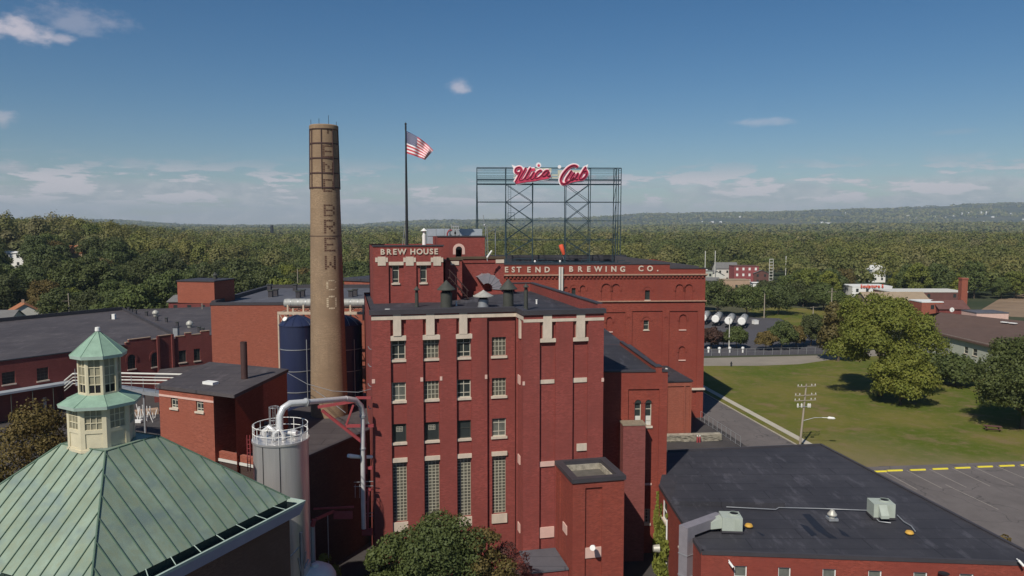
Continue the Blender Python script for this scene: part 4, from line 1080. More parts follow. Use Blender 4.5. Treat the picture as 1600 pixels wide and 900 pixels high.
cp_ = thing('conduit', PZ(1240, 797, ZF), 'thin grey conduit running across the black roof between the air conditioners', 'pipe')
m = MB(); pts = [PZ(*q, ZF + .05) for q in ((1135, 792), (1212, 796), (1217, 793), (1280, 794.5), (1357, 797.5), (1374, 815), (1392, 817))]
m.path(pts, .045, 6)
m.build('pipe_run', M['grey_steel'], cp_)
m = MB(); m.path([PZ(*q, ZF + .05) for q in ((1402, 805), (1412, 815), (1424, 822), (1430, 830))], .05, 6); m.build('cable', M['grey_steel'], cp_)
for px, py, lb_ in ((1170, 823, 'amber sandbag weight on the roof beside the left air conditioner'), (1421, 834, 'amber sandbag weight on the roof beside the right air conditioner')):
    p = PZ(px, py, ZF); p.z = ZF; t = thing('roof_weight', p, lb_, 'weight', 'amber roof weights')
    m = MB(); m.lathe([(.28, 0), (.33, .08), (.25, .22), (.06, .27)], p, 12); o = m.build('bag', M['gold'], t)
for px, py, lb_ in ((1141, 878, 'white security camera on the wall beside the first office window'), (1591, 876, 'white security camera on the far right of the office front wall')):
    u = FF.u(px, py); z = FF.z(px, py); p = FF.pt(u, z, 0); t = thing('security_camera', p, lb_, 'camera', 'wall cameras')
    m = MB(); m.tube(FF.pt(u - .1, z + .12, 0), FF.pt(u - .1, z + .12, .3), .05); m.build('bracket', M['white'], t)
    m = MB(); m.tube(FF.pt(u - .15, z + .15, .3), FF.pt(u + .12, z - .18, .5), .09, n=10); m.build('housing', M['white'], t)
u = FF.u(1470, 894); z = FF.z(1470, 896); t = thing('satellite_dish', FF.pt(u, z, 0), 'small dark satellite dish at the top of the office front wall', 'dish')
m = MB(); m.path([FF.pt(u, z - .3, 0), FF.pt(u, z - .2, .4), FF.pt(u, z + .1, .45)], .03); m.build('arm', M['black_steel'], t)
m = MB(); m.lathe([(0.02, 0), (.2, .03), (.38, .12), (.36, .12), (.18, .05)], FF.pt(u, z + .1, .45), 16, cap=False); m.build('dish', M['black_steel'], t)
# vent drum and standpipe between annex and office wall
u = FLr.u(1037, 856); p = FLr.pt(max(.6, u), FLr.z(1037, 857), .4)
t = thing('vent_drum', p, 'small round metal vent drum on the ivy covered wall', 'vent')
m = MB(); m.tube(p - Vector((.0, 0, 0)), p + Vector((-.55, 0, 0)), .38, .3, 14); m.build('drum', M['sheet'], t)
u = FLr.u(1044.5, 830); t = thing('downspout', FLr.pt(u, 0, .15), 'white downspout on the left wall of the office building', 'pipe')
m = MB(); m.tube(FLr.pt(u, .2, .15), FLr.pt(u, ZF - 1.8, .15), .07); m.build('spout', M['white'], t)

# ================================================================ copper roofed building
az_ = math.radians(23.5)
a_ = Vector((math.sin(az_), math.cos(az_))); b_ = Vector((-math.cos(az_), math.sin(az_)))
zE_ = 12.9; zT_ = 18.45
Rt = Vector((-22.95, 48.3)); Ft = Rt - a_ * 3.75; Lt = Ft + b_ * 3.9; Bt = Rt + b_ * 3.9
CR = Vector((-14.35, 51.65))
run = (CR - Rt).dot(a_ - b_) / 2
Ce = [Rt + (a_ - b_) * run, Ft + (-a_ - b_) * run, Lt + (-a_ + b_) * run, Bt + (a_ + b_) * run]   # right, front, left, back corners of the cornice
cb = thing('copper_roofed_building', ((Ft.x + Bt.x) / 2, (Ft.y + Bt.y) / 2, 0), 'brown brick building with a green copper hipped roof, left foreground', 'building')
ins = .75
Re = [Rt + (a_ - b_) * (run - ins), Ft + (-a_ - b_) * (run - ins), Lt + (-a_ + b_) * (run - ins), Bt + (a_ + b_) * (run - ins)]
zRe = zE_ + .28
T = [Rt, Ft, Lt, Bt]
m = MB()
def v3(p, z): return Vector((p.x, p.y, z))
for i in range(4):
    j = (i + 1) % 4
    m.quad(v3(Re[j], zRe), v3(Re[i], zRe), v3(T[i], zT_), v3(T[j], zT_))
m.poly([v3(p, zT_) for p in (Rt, Bt, Lt, Ft)])
m.build('roof', M['copper'], cb)
def slope_pt(i, s, k, lift):
    """i: slope between corner i and i+1; s along eave 0..1, k up the slope 0..1"""
    j = (i + 1) % 4
    e0, e1 = v3(Re[i], zRe), v3(Re[j], zRe); t0, t1 = v3(T[i], zT_), v3(T[j], zT_)
    n = (e1 - e0).cross(t0 - e0).normalized()
    if n.z < 0: n = -n
    return (e0.lerp(e1, s)).lerp(t0.lerp(t1, s), k) + n * lift
m = MB()
for i in range(4):
    j = (i + 1) % 4
    e0, e1 = v3(Re[i], zRe), v3(Re[j], zRe); t0, t1 = v3(T[i], zT_), v3(T[j], zT_)
    E = (e1 - e0); LE = E.length; Eu = E.normalized(); s0 = (t0 - e0).dot(Eu); s1 = (t1 - e0).dot(Eu)
    up = (t0 - e0) - Eu * s0; n = Eu.cross(up).normalized()
    if n.z < 0: n = -n
    k = 0.35
    while k < LE - .1:       # standing seams straight up the slope, cut off by the hips
        if k < s0: f = k / s0
        elif k > s1: f = (LE - k) / (LE - s1)
        else: f = 1.0
        p0 = e0 + Eu * k; p1 = p0 + up * (f - .004)
        h = .07; hw = .022
        m.add([p0 - Eu * hw, p0 + Eu * hw, p0 + Eu * hw + n * h, p0 - Eu * hw + n * h, p1 - Eu * hw, p1 + Eu * hw, p1 + Eu * hw + n * h, p1 - Eu * hw + n * h],
              [(0, 1, 2, 3), (3, 2, 6, 7), (1, 5, 6, 2), (0, 3, 7, 4), (4, 7, 6, 5)])
        k += .93
o = m.build('standing_seams', M['copper_seam'], cb)
m = MB()
for i in range(4): m.tube(v3(Re[i], zRe + .02), v3(T[i], zT_ + .02), .06, n=6)
for i in range(4): m.tube(v3(T[i], zT_ + .0), v3(T[(i + 1) % 4], zT_ + .0), .05, n=6)
m.build('hip_cap', M['copper_seam'], cb)
# gutter trough and cornice
g1 = [c + (r_ - c) * 0.0 for c, r_ in zip(Ce, Re)]
def inset(d): return [Rt + (a_ - b_) * (run - d), Ft + (-a_ - b_) * (run - d), Lt + (-a_ + b_) * (run - d), Bt + (a_ + b_) * (run - d)]
i0, i1, i2, i3, iw = inset(0), inset(.14), inset(.72), inset(.9), inset(.8)
m = MB()
for i in range(4):
    j = (i + 1) % 4
    m.quad(v3(i1[i], zE_ - .32), v3(i1[j], zE_ - .32), v3(i3[j], zE_ - .30), v3(i3[i], zE_ - .30))
    m.quad(v3(i3[i], zE_ - .30), v3(i3[j], zE_ - .30), v3(i3[j], zRe + .02), v3(i3[i], zRe + .02))
m.build('gutter', pm('dark_green_gutter', (.035, .055, .045), .6, var=.3), cb)
m = MB()
for i in range(4):
    j = (i + 1) % 4
    m.quad(v3(i0[i], zE_), v3(i0[j], zE_), v3(i1[j], zE_), v3(i1[i], zE_))
    m.quad(v3(i1[i], zE_), v3(i1[j], zE_), v3(i1[j], zE_ - .33), v3(i1[i], zE_ - .33))
    m.quad(v3(i0[j], zE_), v3(i0[i], zE_), v3(inset(.05)[i], zE_ - .2), v3(inset(.05)[j], zE_ - .2))
m.build('cornice_lip', M['copper_pale'], cb)
m = MB()
for i in range(4):
    j = (i + 1) % 4; c0 = inset(.05); c1 = inset(.3)
    m.quad(v3(c0[j], zE_ - .2), v3(c0[i], zE_ - .2), v3(c1[i], zE_ - .95), v3(c1[j], zE_ - .95))
    m.quad(v3(c1[j], zE_ - .95), v3(c1[i], zE_ - .95), v3(iw[i], zE_ - .97), v3(iw[j], zE_ - .97))
m.build('cornice', pm('lilac_grey_painted_cornice', (.30, .31, .40), .7, var=.15), cb)
m = MB()
for i in range(4):
    j = (i + 1) % 4; e0, e1 = i1[i], i1[j]; f0, f1 = Re[i], Re[j]
    n_ = int((e1 - e0).length / 1.7)
    for k in range(1, n_):
        s_ = k / n_; m.tube(v3(e0.lerp(e1, s_), zE_ + .01), v3(f0.lerp(f1, s_), zRe + .02), .028, n=5)
m.build('gutter_strap', M['copper_pale'], cb)
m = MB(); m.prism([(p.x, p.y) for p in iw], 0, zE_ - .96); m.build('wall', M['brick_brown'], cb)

# octagonal cupola in two tiers
cu_c = Vector(((Ft.x + Bt.x) / 2 - .35, (Ft.y + Bt.y) / 2 - .25, zT_))
cux = cu_c
RB = 1.90; view = math.atan2(-cu_c.y, -cu_c.x)     # direction towards the camera
ang0 = math.radians(-90 - 34.2 + (-19.5))
def octo(R, k): 
    t = ang0 + k * math.pi / 4 + math.radians(.0)
    return Vector((cu_c.x + R * math.cos(t), cu_c.y + R * math.sin(t)))
cp2 = thing('cupola', cu_c, 'cream octagonal two-tier cupola with green copper roofs, on top of the copper hipped roof', 'cupola')
def tier(R, z0, z1, kind):
    for k in range(8):
        p, q = octo(R, k), octo(R, k + 1)
        fr = Frame(p, q); w_ = fr.len
        m = MB()
        if kind == 'low':
            a, b, c, d = w_ * .17, w_ * .83, z0 + (z1 - z0) * .50, z1 - .12
            m.relief(fr, 0, w_, z0, z1, [(a, b, c, d, .08, True), (w_ * .17, w_ * .83, z0 + .25, z0 + (z1 - z0) * .42, .05)])
            m.fbox(fr, -.03, w_ + .03, z0, z0 + .16, .001, .07)
        else:
            a, b, c, d = w_ * .14, w_ * .86, z0 + .18, z1 - .12
            m.relief(fr, 0, w_, z0, z1, [(a, b, c, d, .08, True)])
        m.build('panel', M['cream'] if kind == 'low' else M['cream'], cp2)
        g = MB(); g.quad(fr.pt(a, c, -.09), fr.pt(b, c, -.09), fr.pt(b, d, -.09), fr.pt(a, d, -.09))
        f = MB(); nx = 3 if kind == 'low' else 2; nz = 3 if kind == 'low' else 4
        for i in range(nx + 1):
            x = a + (b - a) * i / nx; f.fbox(fr, max(a, x - .022), min(b, x + .022), c, d, -.085, -.04)
        for i in range(nz + 1):
            z = c + (d - c) * i / nz; f.fbox(fr, a, b, max(c, z - .022), min(d, z + .022), -.085, -.036)
        wf = f.build('window', M['cream'], cp2); g.build('pane', M['glass_cupola'], wf)
        if kind == 'up' :
            g2 = MB(); g2.quad(fr.pt(a + .05, c + .02, -.084), fr.pt(b - .05, c + .02, -.084), fr.pt(b - .05, c + (d - c) * .22, -.084), fr.pt(a + .05, c + (d - c) * .22, -.084)); g2.build('open_sash', M['dark'], wf)
z1_, z2_, z3_ = cux.z - .25, cux.z + 2.52, cux.z + 3.18
tier(RB, z1_, z2_, 'low'); tier(1.22, z3_ - .1, z3_ + 2.35, 'up')
def skirt(Ro, Ri, zo, zi, name):
    m = MB(); f = MB()
    for k in range(8):
        p, q, r_, s_ = octo(Ro, k), octo(Ro, k + 1), octo(Ri, k + 1), octo(Ri, k)
        if Ri > .01: m.quad(v3(p, zo), v3(q, zo), v3(r_, zi), v3(s_, zi))
        else: m.add([v3(p, zo), v3(q, zo), v3(octo(0, 0), zi)], [(0, 1, 2)])
        m.tube(v3(p, zo + .01), v3(s_, zi + .01), .025, n=5)
        f.quad(v3(octo(Ro, k + 1), zo), v3(octo(Ro, k), zo), v3(octo(Ro - .04, k), zo - .2), v3(octo(Ro - .04, k + 1), zo - .2))
        f.quad(v3(octo(Ro - .04, k + 1), zo - .2), v3(octo(Ro - .04, k), zo - .2), v3(octo(Ro * .55, k), zo - .22), v3(octo(Ro * .55, k + 1), zo - .22))
    m.build(name, M['copper2'], cp2); f.build('eave_fascia', M['copper_pale'], cp2)
M['copper2'] = pm('bright_verdigris_copper', (0.255, 0.385, 0.29), 0.55, var=.4, scale=1.3)
skirt(2.38, 1.15, z2_ + .12, z3_ + .0, 'skirt_roof')
skirt(1.62, .0, z3_ + 2.42, z3_ + 3.85, 'cap_roof')
m = MB(); m.lathe([(.10, 0), (.16, .1), (.14, .32), (.03, .34)], (cux.x, cux.y, z3_ + 3.72), 10); m.build('finial', M['white'], cp2)
cx_t = [cux]

# ================================================================ red brick shaft house with slab roof, and the low building behind the steel tank
ZJ = 17.45
J1 = PZ(333, 612, ZJ); J0 = PZ(248, 601.5, ZJ)
FJx = Frame(J0, J1)
J2 = PZ(367, 616.5, ZJ)
jb = thing('small_brick_building', FJx.pt(3, 0, -5), 'small orange-red brick building with two little square windows, behind the copper roof', 'building')
w = MB(); jw = [(FJx.u(267, 628), FJx.u(278, 628)), (FJx.u(306.5, 636), FJx.u(318, 636))]; jz0, jz1 = FJx.z(272, 637.5), FJx.z(272, 621)
w.relief(FJx, 0, FJx.len, 0, ZJ - .3, [(a, b, jz0, jz1, .25, True) for a, b in jw])
ux = FJx.u(367, 616)
JBR = PZ(448, 577, ZJ); JBL = PZ(328, 565.5, ZJ)
q = [FJx.pt(FJx.len, 0), FJx.pt(FJx.len, 0, -5.5), J2.lerp(JBR, .5), J2, J2.lerp(JBR, .5) , JBR, JBL, FJx.pt(0, 0)]
for a, b in zip(q[:-1], q[1:]): w.quad((a.x, a.y, 0), (b.x, b.y, 0), (b.x, b.y, ZJ - .3), (a.x, a.y, ZJ - .3))
w.build('wall', M['brick_orange'], jb)
m = MB(); m.prism([(p.x, p.y) for p in (FJx.pt(-.15, 0, .15), FJx.pt(ux + .1, 0, .15), JBR + Vector((.15, .1, 0)), JBL + Vector((-.1, .1, 0)))], ZJ - .3, ZJ); m.build('roof_slab', M['tar_brown'], jb)
m = MB(); m.fbox(FJx, 0.0, FJx.len + .04, ZJ - 1.0, ZJ - .82, 0, .05); m.build('stone_band', M['stone_pink'], jb)
for a, b in jw: window(jb, FJx, a, b, jz0, jz1, .2, 'cross', sill_h=.16)
d0 = MB(); d0.fbox(FJx, FJx.len + .5, FJx.len + 1.5, 11.5, 13.6, -5.5, -5.42); dd = d0.build('door', M['grey_steel'], jb)
m = MB(); m.fbox(FJx, FJx.len + .7, FJx.len + 1.3, 12.6, 13.3, -5.418, -5.40); m.build('pane', M['glass'], dd)
bx = thing('roof_hatch', PZ(330, 600, ZJ), 'pale flat hatch lying on the slab roof of the small brick building', 'hatch')
p = PZ(329, 600, ZJ); m = MB(); m.box((p.x, p.y, ZJ + .12), (1.3, .7, .24), -.45); m.build('lid', M['white'], bx)
st = thing('stove_pipe', FJx.pt(ux + .45, 15, -6.5), 'dark brown steel pipe stack beside the small brick building', 'pipe')
p = PY(383.5, 640, 71.5); zt_ = PY(383, 534, 71.5).z; zb_ = PY(383, 643, 71.5).z
st.location = p; m = MB(); m.lathe([(.05, -.3), (.31, 0), (.31, zt_ - zb_), (.27, zt_ - zb_), (.27, zt_ - zb_ - .5)], (p.x, p.y, zb_), 16, cap=False); m.build('flue', M['brown_steel'], st)
m = MB(); m.lathe([(.33, 0), (.33, .12)], (p.x, p.y, zb_ + 3.2), 16); m.tube((p.x, p.y, zb_ + .6), (p.x - 2.0, p.y + .2, zb_ + .6), .05); m.build('bracket', M['brown_steel'], st)
# low building
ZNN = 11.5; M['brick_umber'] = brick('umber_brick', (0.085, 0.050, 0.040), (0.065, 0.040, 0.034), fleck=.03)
n0 = Vector((-32.0, 69.6)); dirf = Vector((.885, -.465)); dirr = Vector((.40, .917))
nc = Vector((-19.65, 62.9))
nl = nc - dirf * 13.0; nr_ = nc + dirr * 27; nb = nl + dirr * 27
lbd = thing('low_brick_building', ((nc.x + nb.x) / 2, (nc.y + nb.y) / 2, 0), 'low brick building with dark roof that the tall stack rises through', 'building')
m = MB(); w = MB()
w.prism([(p.x, p.y) for p in (nl, nc, nr_, nb)], 0, ZNN - .1)
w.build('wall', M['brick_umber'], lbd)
m.poly([(p.x, p.y, ZNN - .09) for p in (nl, nc, nr_, nb)]); m.build('roof', M['tar_brown'], lbd)
fN1 = Frame(nl, nc); fN2 = Frame(nc, nr_)
m = MB(); m.fbox(fN1, 0, fN1.len, ZNN - .09, ZNN + .5, -.35, .01); m.build('parapet', M['brick_orange'], lbd)
m = MB(); m.fbox(fN1, 0, fN1.len + .06, ZNN - .35, ZNN - .12, .01, .12); m.build('coping', M['offwhite'], lbd); m = MB(); m.fbox(fN2, .3, fN2.len, ZNN - .09, ZNN + .1, -.3, .06); m.build('coping', M['coping'], lbd)

# ================================================================ tall round chimney with brick lettering
cc = PY(512, 500, 82.0); CX, CY = cc.x, 82.0
ztop = PY(509, 196, 82).z
def rad(z): return 2.02 - (2.02 - 1.42) * (z - 10) / (ztop - 10)
cxz = lambda z: CX
ch = thing('chimney', (CX, CY, 0), 'tall tapering tan brick smokestack with dark brick lettering and steel bands', 'chimney')
m = MB(); prof = [(rad(0), 0)] + [(rad(z), z) for z in range(4, int(ztop), 3)] + [(rad(ztop) + .0, ztop - .55), (rad(ztop) + .10, ztop - .45), (rad(ztop) + .10, ztop - .1), (rad(ztop), ztop), (rad(ztop) - .35, ztop), (rad(ztop) - .35, ztop - 3)]
m.lathe(prof, (CX, CY, 0), 48, cap=False)
zsplit = PY(509, 310, 82).z
m.build('shaft', M['brick_tan'], ch)
m = MB()     # steel straps and verticals around the top third
for py in (203, 225.5, 248.5, 271.5, 294):
    m = MB(); z = PY(509, py, 82).z; m.lathe([(rad(z) + .005, -.07), (rad(z) + .06, -.07), (rad(z) + .06, .07), (rad(z) + .005, .07)], (CX, CY, z), 40, cap=False, sm=False); m.build('steel_band', M['brown_steel'], ch)
m = MB(); z = PY(509, 368.5, 82).z; m.lathe([(rad(z) + .003, -.03), (rad(z) + .03, -.03), (rad(z) + .03, .03), (rad(z) + .003, .03)], (CX, CY, z), 40, cap=False, sm=False); m.build('steel_band', M['brown_steel'], ch); m = MB()
za, zb_ = PY(509, 296, 82).z, PY(509, 201, 82).z
vd = math.atan2(-CY, -CX)
for k in range(8):
    t = vd + math.radians(-58 + 47 * k)
    if k in (): continue
    for d_ in (0,):
        m.path([(CX + (rad(z) + .04) * math.cos(t), CY + (rad(z) + .04) * math.sin(t), z) for z in (za, (za + zb_) / 2, zb_)], .055, 5)
m.build('vertical_strap', M['brown_steel'], ch)
m = MB(); 
for k in range(4):
    t = .6 + k * 1.57; m.tube((CX + 1.4 * math.cos(t), CY + 1.4 * math.sin(t), ztop), (CX + 1.4 * math.cos(t), CY + 1.4 * math.sin(t), ztop + (.9 if k % 2 else .5)), .025, n=5)
m.build('lightning_rods', M['black_steel'], ch)
FONT = {'E': ["#####", "#....", "#....", "####.", "#....", "#....", "#####"], 'N': ["#...#", "##..#", "#.#.#", "#.#.#", "#..##", "#...#", "#...#"], 'D': ["####.", "#...#", "#...#", "#...#", "#...#", "#...#", "####."],
        'B': ["####.", "#...#", "#...#", "####.", "#...#", "#...#", "####."], 'R': ["####.", "#...#", "#...#", "####.", "#.#..", "#..#.", "#...#"], 'W': ["#...#", "#...#", "#...#", "#.#.#", "#.#.#", "##.##", "#...#"],
        'C': [".###.", "#...#", "#....", "#....", "#....", "#...#", ".###."], 'O': [".###.", "#...#", "#...#", "#...#", "#...#", "#...#", ".###."], 'T': ["#####", "..#..", "..#..", "..#..", "..#..", "..#..", "..#.."]}
def stack_letters(rows_, ang_off, wpx, mat, name, subs=2):
    m = MB()
    for chx, y0, y1 in rows_:
        g = FONT[chx]
        zt2, zb2 = PY(515, y0, 82).z, PY(515, y1, 82).z
        nrw = len(g)
        for r_, line in enumerate(g):
            z1q = zt2 + (zb2 - zt2) * r_ / nrw; z0q = zt2 + (zb2 - zt2) * (r_ + 1) / nrw - .0
            R_ = rad(z0q) + .012; wm = wpx * 82 / FPX
            for c_, s_ in enumerate(line):
                if s_ != '#': continue
                t0 = vd + (ang_off + (c_ - 2.5) / 5 * wm) / R_; t1 = vd + (ang_off + (c_ - 1.5) / 5 * wm - .03) / R_
                jag = .05 if (r_ + c_) % 2 else 0
                for (ta, tb) in ((t0, (t0 + t1) / 2), ((t0 + t1) / 2, t1)):
                    m.quad((CX + R_ * math.cos(ta), CY + R_ * math.sin(ta), z0q + .03), (CX + R_ * math.cos(tb), CY + R_ * math.sin(tb), z0q + .03 + jag),
                           (CX + (rad(z1q) + .012) * math.cos(tb), CY + (rad(z1q) + .012) * math.sin(tb), z1q), (CX + (rad(z1q) + .012) * math.cos(ta), CY + (rad(z1q) + .012) * math.sin(ta), z1q - jag))
    return m.build(name, M[mat], ch)
stack_letters([('T', 199, 211), ('E', 229, 248), ('N', 255, 273), ('D', 281, 301), ('B', 320, 338.5), ('R', 343.5, 365), ('E', 371, 392.5), ('W', 399, 420)], .42, 17.5, 'brick_dark', 'brick_lettering')
stack_letters([('C', 436, 452), ('O', 460, 481)], .5, 16.5, 'brick_pale', 'pale_brick_lettering')

# ================================================================ big orange wall building behind
ZL = 21.7
L0 = PZ(329, 474, ZL); L1 = PZ(600, 473, ZL)
FL_ = Frame(L0, L1)
ol = thing('cold_store', FL_.pt(10, 0, -12), 'large flat-roofed building with a blank orange-red wall, behind the blue tanks', 'building')
backY = PZ(480, 448, ZL).y - L0.y
w = MB(); w.fbox(FL_, 0, FL_.len, 0, ZL - .25, -backY, 0); w.build('wall', M['brick_orange'], ol)
m = MB(); m.fbox(FL_, 0.3, FL_.len - .3, ZL - .25, ZL - .2, -backY + .3, -.3); m.build('roof', M['tar_grey'], ol)
m = MB(); m.fbox(FL_, -.08, FL_.len, ZL - .25, ZL + .1, -.5, .08); m.fbox(FL_, 0, FL_.len, ZL - .25, ZL + .35, -backY, -backY + .5); m.fbox(FL_, -.08, .5, ZL - .25, ZL + .3, -backY + .5, -.5); m.build('parapet_coping', M['coping'], ol)
ph = thing('roof_penthouse', PZ(350, 466, ZL), 'small red brick penthouse at the left end of the cold store roof', 'penthouse')
Fp = Frame(PZ(335.5, 472, ZL), PZ(367, 466.5, ZL)); zq = Fp.z(350, 438.5)
w = MB(); w.fbox(Fp, 0, Fp.len, ZL - .2, zq, -5.5, 0); w.build('wall', M['brick_orange'], ph)
m = MB(); m.fbox(Fp, -.1, Fp.len + .1, zq, zq + .15, -5.6, .1); m.build('roof', M['coping'], ph)
m = MB(); m.lathe([(.25, 0), (.25, .5), (.4, .5), (.05, .9)], Fp.pt(Fp.len * .7, zq + .15, -2), 10); m.build('vent', M['dark_steel'], ph)
vi = 0
for px, py in ((423, 462), (431, 460), (466, 463), (473, 461), (548, 462), (555, 460), (421, 452), (461, 452)):
    p = PZ(px, py, ZL); p.z = ZL - .2
    t = thing('roof_vent', p, 'small dark box vent on the grey roof behind the smokestack', 'vent', 'small box vents on the cold store roof')
    m = MB(); m.box(p + Vector((0, 0, .45)), (.6, .6, .9)); m.build('box', M['coping'], t); m = MB(); m.box(p + Vector((0, 0, .98)), (.8, .8, .12)); m.build('cap', M['dark_steel'], t)
# building beyond
fb = thing('far_flat_building', PZ(560, 447, 20), 'flat dark-roofed building with red wall showing behind the smokestack, left of the brew house', 'building')
Fb = Frame(PZ(538, 449, 21), PZ(600, 452, 21)); m = MB(); m.fbox(Fb, 0, Fb.len, 0, 22.2, -20, 0); m.build('wall', M['brick_orange'], fb); m = MB(); m.fbox(Fb, -.3, Fb.len, 22.2, 22.7, -20, .2); m.build('roof', M['tar'], fb)

# blue tanks
for px, lb_ in ((465.5, 'tall navy blue cylindrical tank left of the smokestack'), (538.5, 'tall navy blue cylindrical tank right of the smokestack, mostly hidden by it')):
    p = PY(px, 560, 87); c = Vector((p.x, 87, 0)); R_ = 2.0; zt_ = PY(px, 507, 87).z
    t = thing('blue_tank', c, lb_, 'tank', 'blue tanks behind the smokestack')
    m = MB(); m.lathe([(R_, 0), (R_, zt_ - .05), (R_ + .06, zt_ - .05), (R_ + .06, zt_ + .05)], c, 40); m.build('body', M['blue_tank'], t)
    m = MB(); m.lathe([(R_ + .04, 0), (R_ * .8, .42), (R_ * .45, .8), (.12, 1.0), (0.05, 1.12)], c + Vector((0, 0, zt_ + .05)), 32, cap=False); m.build('dome', M['blue_tank'], t)
    m = MB()
    for py in (543, 576, 608): z = PY(px, py, 87).z; m.lathe([(R_ + .004, -.04), (R_ + .06, -.04), (R_ + .06, .04), (R_ + .004, .04)], c + Vector((0, 0, z)), 36, cap=False)
    m.build('hoop', M['grey_steel'], t)
    m = MB()
    for k in range(12):
        a = k * math.pi / 6; m.path([c + Vector((r_ * math.cos(a), r_ * math.sin(a), zt_ + zz_)) for r_, zz_ in ((R_ + .05, .1), (R_ * .8, .5), (R_ * .45, .88), (.12, 1.1))], .028, 5)
    m.build('dome_rib', M['blue_tank'] if px < 500 else M['grey_steel'], t)
    m = MB(); m.tube(c + Vector((-1.0, -1.1, zt_ + .72)), c + Vector((-1.05, -1.2, zt_ + .8)), .28, n=12); m.build('manway', M['white'], t)
    m = MB(); m.tube(c + Vector((1.5, -1.7, 1)), c + Vector((1.5, -1.7, zt_ - 1.5)), .05); m.build('pipe', M['grey_steel'], t)
# steel frame and horizontal duct above the tanks
sf = thing('pipe_rack', PY(515, 500, 93.5), 'beige steel rack with beams and posts above the blue tanks', 'rack')
Fk = Frame(PY(434.5, 520, 89.2), PY(590, 520, 89.2)); zk = Fk.z(500, 489.2)
m = MB(); m.fbox(Fk, 0, Fk.len, zk - .16, zk + .16, -.12, .12); m.fbox(Fk, .6, Fk.len, zk + .25, zk + .5, -3.1, -2.9); m.fbox(Fk, 0, Fk.len, zk - .1, zk + .15, -6.1, -5.9); m.build('beam', M['beige_steel'], sf)
for u in (.1, Fk.u(597, 520) - .6, ):
    m = MB(); m.fbox(Fk, u - .1, u + .1, 0, zk - .16, -.1, .1); m.build('post', M['beige_steel'], sf)
    m = MB(); m.fbox(Fk, u - .1, u + .1, 0, zk - .1, -6.1, -5.9); m.build('post', M['beige_steel'], sf)
m = MB()
for px in (449, 473.5, 547, 567):
    u = Fk.u(px, 490); m.fbox(Fk, u - .09, u + .09, zk - .9, zk + .95, -.35, -.13); m.tube(Fk.pt(u, zk + .1, -.2), Fk.pt(u + .8, zk - .7, -.9), .05)
for k in range(9):
    u = Fk.len * (k + .3) / 9; m.tube(Fk.pt(u, zk + .3, -2.8), Fk.pt(u + .6, zk - .5, -1.2), .045, n=5); m.tube(Fk.pt(u, zk + .1, -.1), Fk.pt(u, zk + .1, -6), .05, n=5)
m.tube(Fk.pt(.2, zk - .1, 0), Fk.pt(1.1, zk - 1.6, 0), .05); m.tube(Fk.pt(.2, zk - 1.4, 0), Fk.pt(1.0, zk - .1, 0), .05)
m.build('bracing', M['beige_steel'], sf)
m = MB()
for i_, yy in enumerate((-1.5, -2.2, -3.6, -4.4)): m.tube(Fk.pt(.8, zk + .62 - .07 * i_, yy), Fk.pt(Fk.len, zk + .62 - .07 * i_, yy), .09, n=6)
m.build('pipe_run', M['brown_steel'], sf)
hd = thing('insulated_duct', PY(513, 473, 93), 'long dirty grey insulated duct lying on the rack above the blue tanks', 'duct')
Fh = Frame(PY(444, 473, 91.5), PY(583.5, 473, 91.5)); zh = Fh.z(513, 473.4); m = MB()
m.path([Fh.pt(0, zh, 0), Fh.pt(.05, zh, 0), Fh.pt(.2, zh, 0), Fh.pt(Fh.len, zh, 0)], [.30, .46, .52, .52], 20); m.build('jacket', M['duct_dirty'], hd)
m = MB()
for k in range(1, 12): u = Fh.len * k / 12; m.path([Fh.pt(u - .03, zh, 0), Fh.pt(u + .03, zh, 0)], .54, 20)
m.build('band', M['grey_steel'], hd)

# ================================================================ stainless tank with railing
tc_ = PY(439, 700, 58.0); TCX = tc_.x; RT = 2.08; zTT = PY(439, 684, 58).z
tk = thing('stainless_tank', (TCX, 58, 0), 'big upright stainless steel tank with a railed top, left of the brew house', 'tank')
c = Vector((TCX, 58, 0))
m = MB(); m.lathe([(RT, 5.0), (RT, zTT - .15), (RT + .08, zTT - .15), (RT + .08, zTT), (RT - .02, zTT + .01), (.0, zTT + .22)], c, 56, cap=False); m.build('body', M['stainless'], tk)
m = MB(); m.lathe([(RT - .25, 0), (RT - .25, 2.2), (RT + .002, 5.0)], c, 40, cap=False); m.build('skirt', M['stainless'], tk)
m = MB()
for a in (-1.95, -1.32): 
    m.box(c + Vector(((RT + .01) * math.cos(a), (RT + .01) * math.sin(a), (zTT + 5) / 2)), (.05, .05, zTT - 5.4), a)
m.build('seam', M['black_steel'], tk)
m = MB()
for h in (.55, 1.1):
    pts = [c + Vector(((RT - .02) * math.cos(k * math.pi / 20), (RT - .02) * math.sin(k * math.pi / 20), zTT + h)) for k in range(41)]
    m.path(pts, .03, 6)
for k in range(14):
    a = k * 2 * math.pi / 14; m.tube(c + Vector(((RT - .02) * math.cos(a), (RT - .02) * math.sin(a), zTT)), c + Vector(((RT - .02) * math.cos(a), (RT - .02) * math.sin(a), zTT + 1.1)), .03, n=6)
m.build('railing', M['white'], tk)
m = MB()       # fittings on the deck
d0 = c + Vector((0, 0, zTT + .15))
m.path([d0 + Vector((-1.2, -.3, 0)), d0 + Vector((-1.2, -.3, .45)), d0 + Vector((-.8, -.3, .8)), d0 + Vector((-.35, -.3, .45)), d0 + Vector((-.35, -.3, 0))], .2, 10)
m.path([d0 + Vector((-.1, -1.2, 0)), d0 + Vector((-.1, -1.2, .5)), d0 + Vector((.25, -1.0, .8)), d0 + Vector((.5, -.9, .4)), d0 + Vector((.5, -.9, 0))], .16, 10)
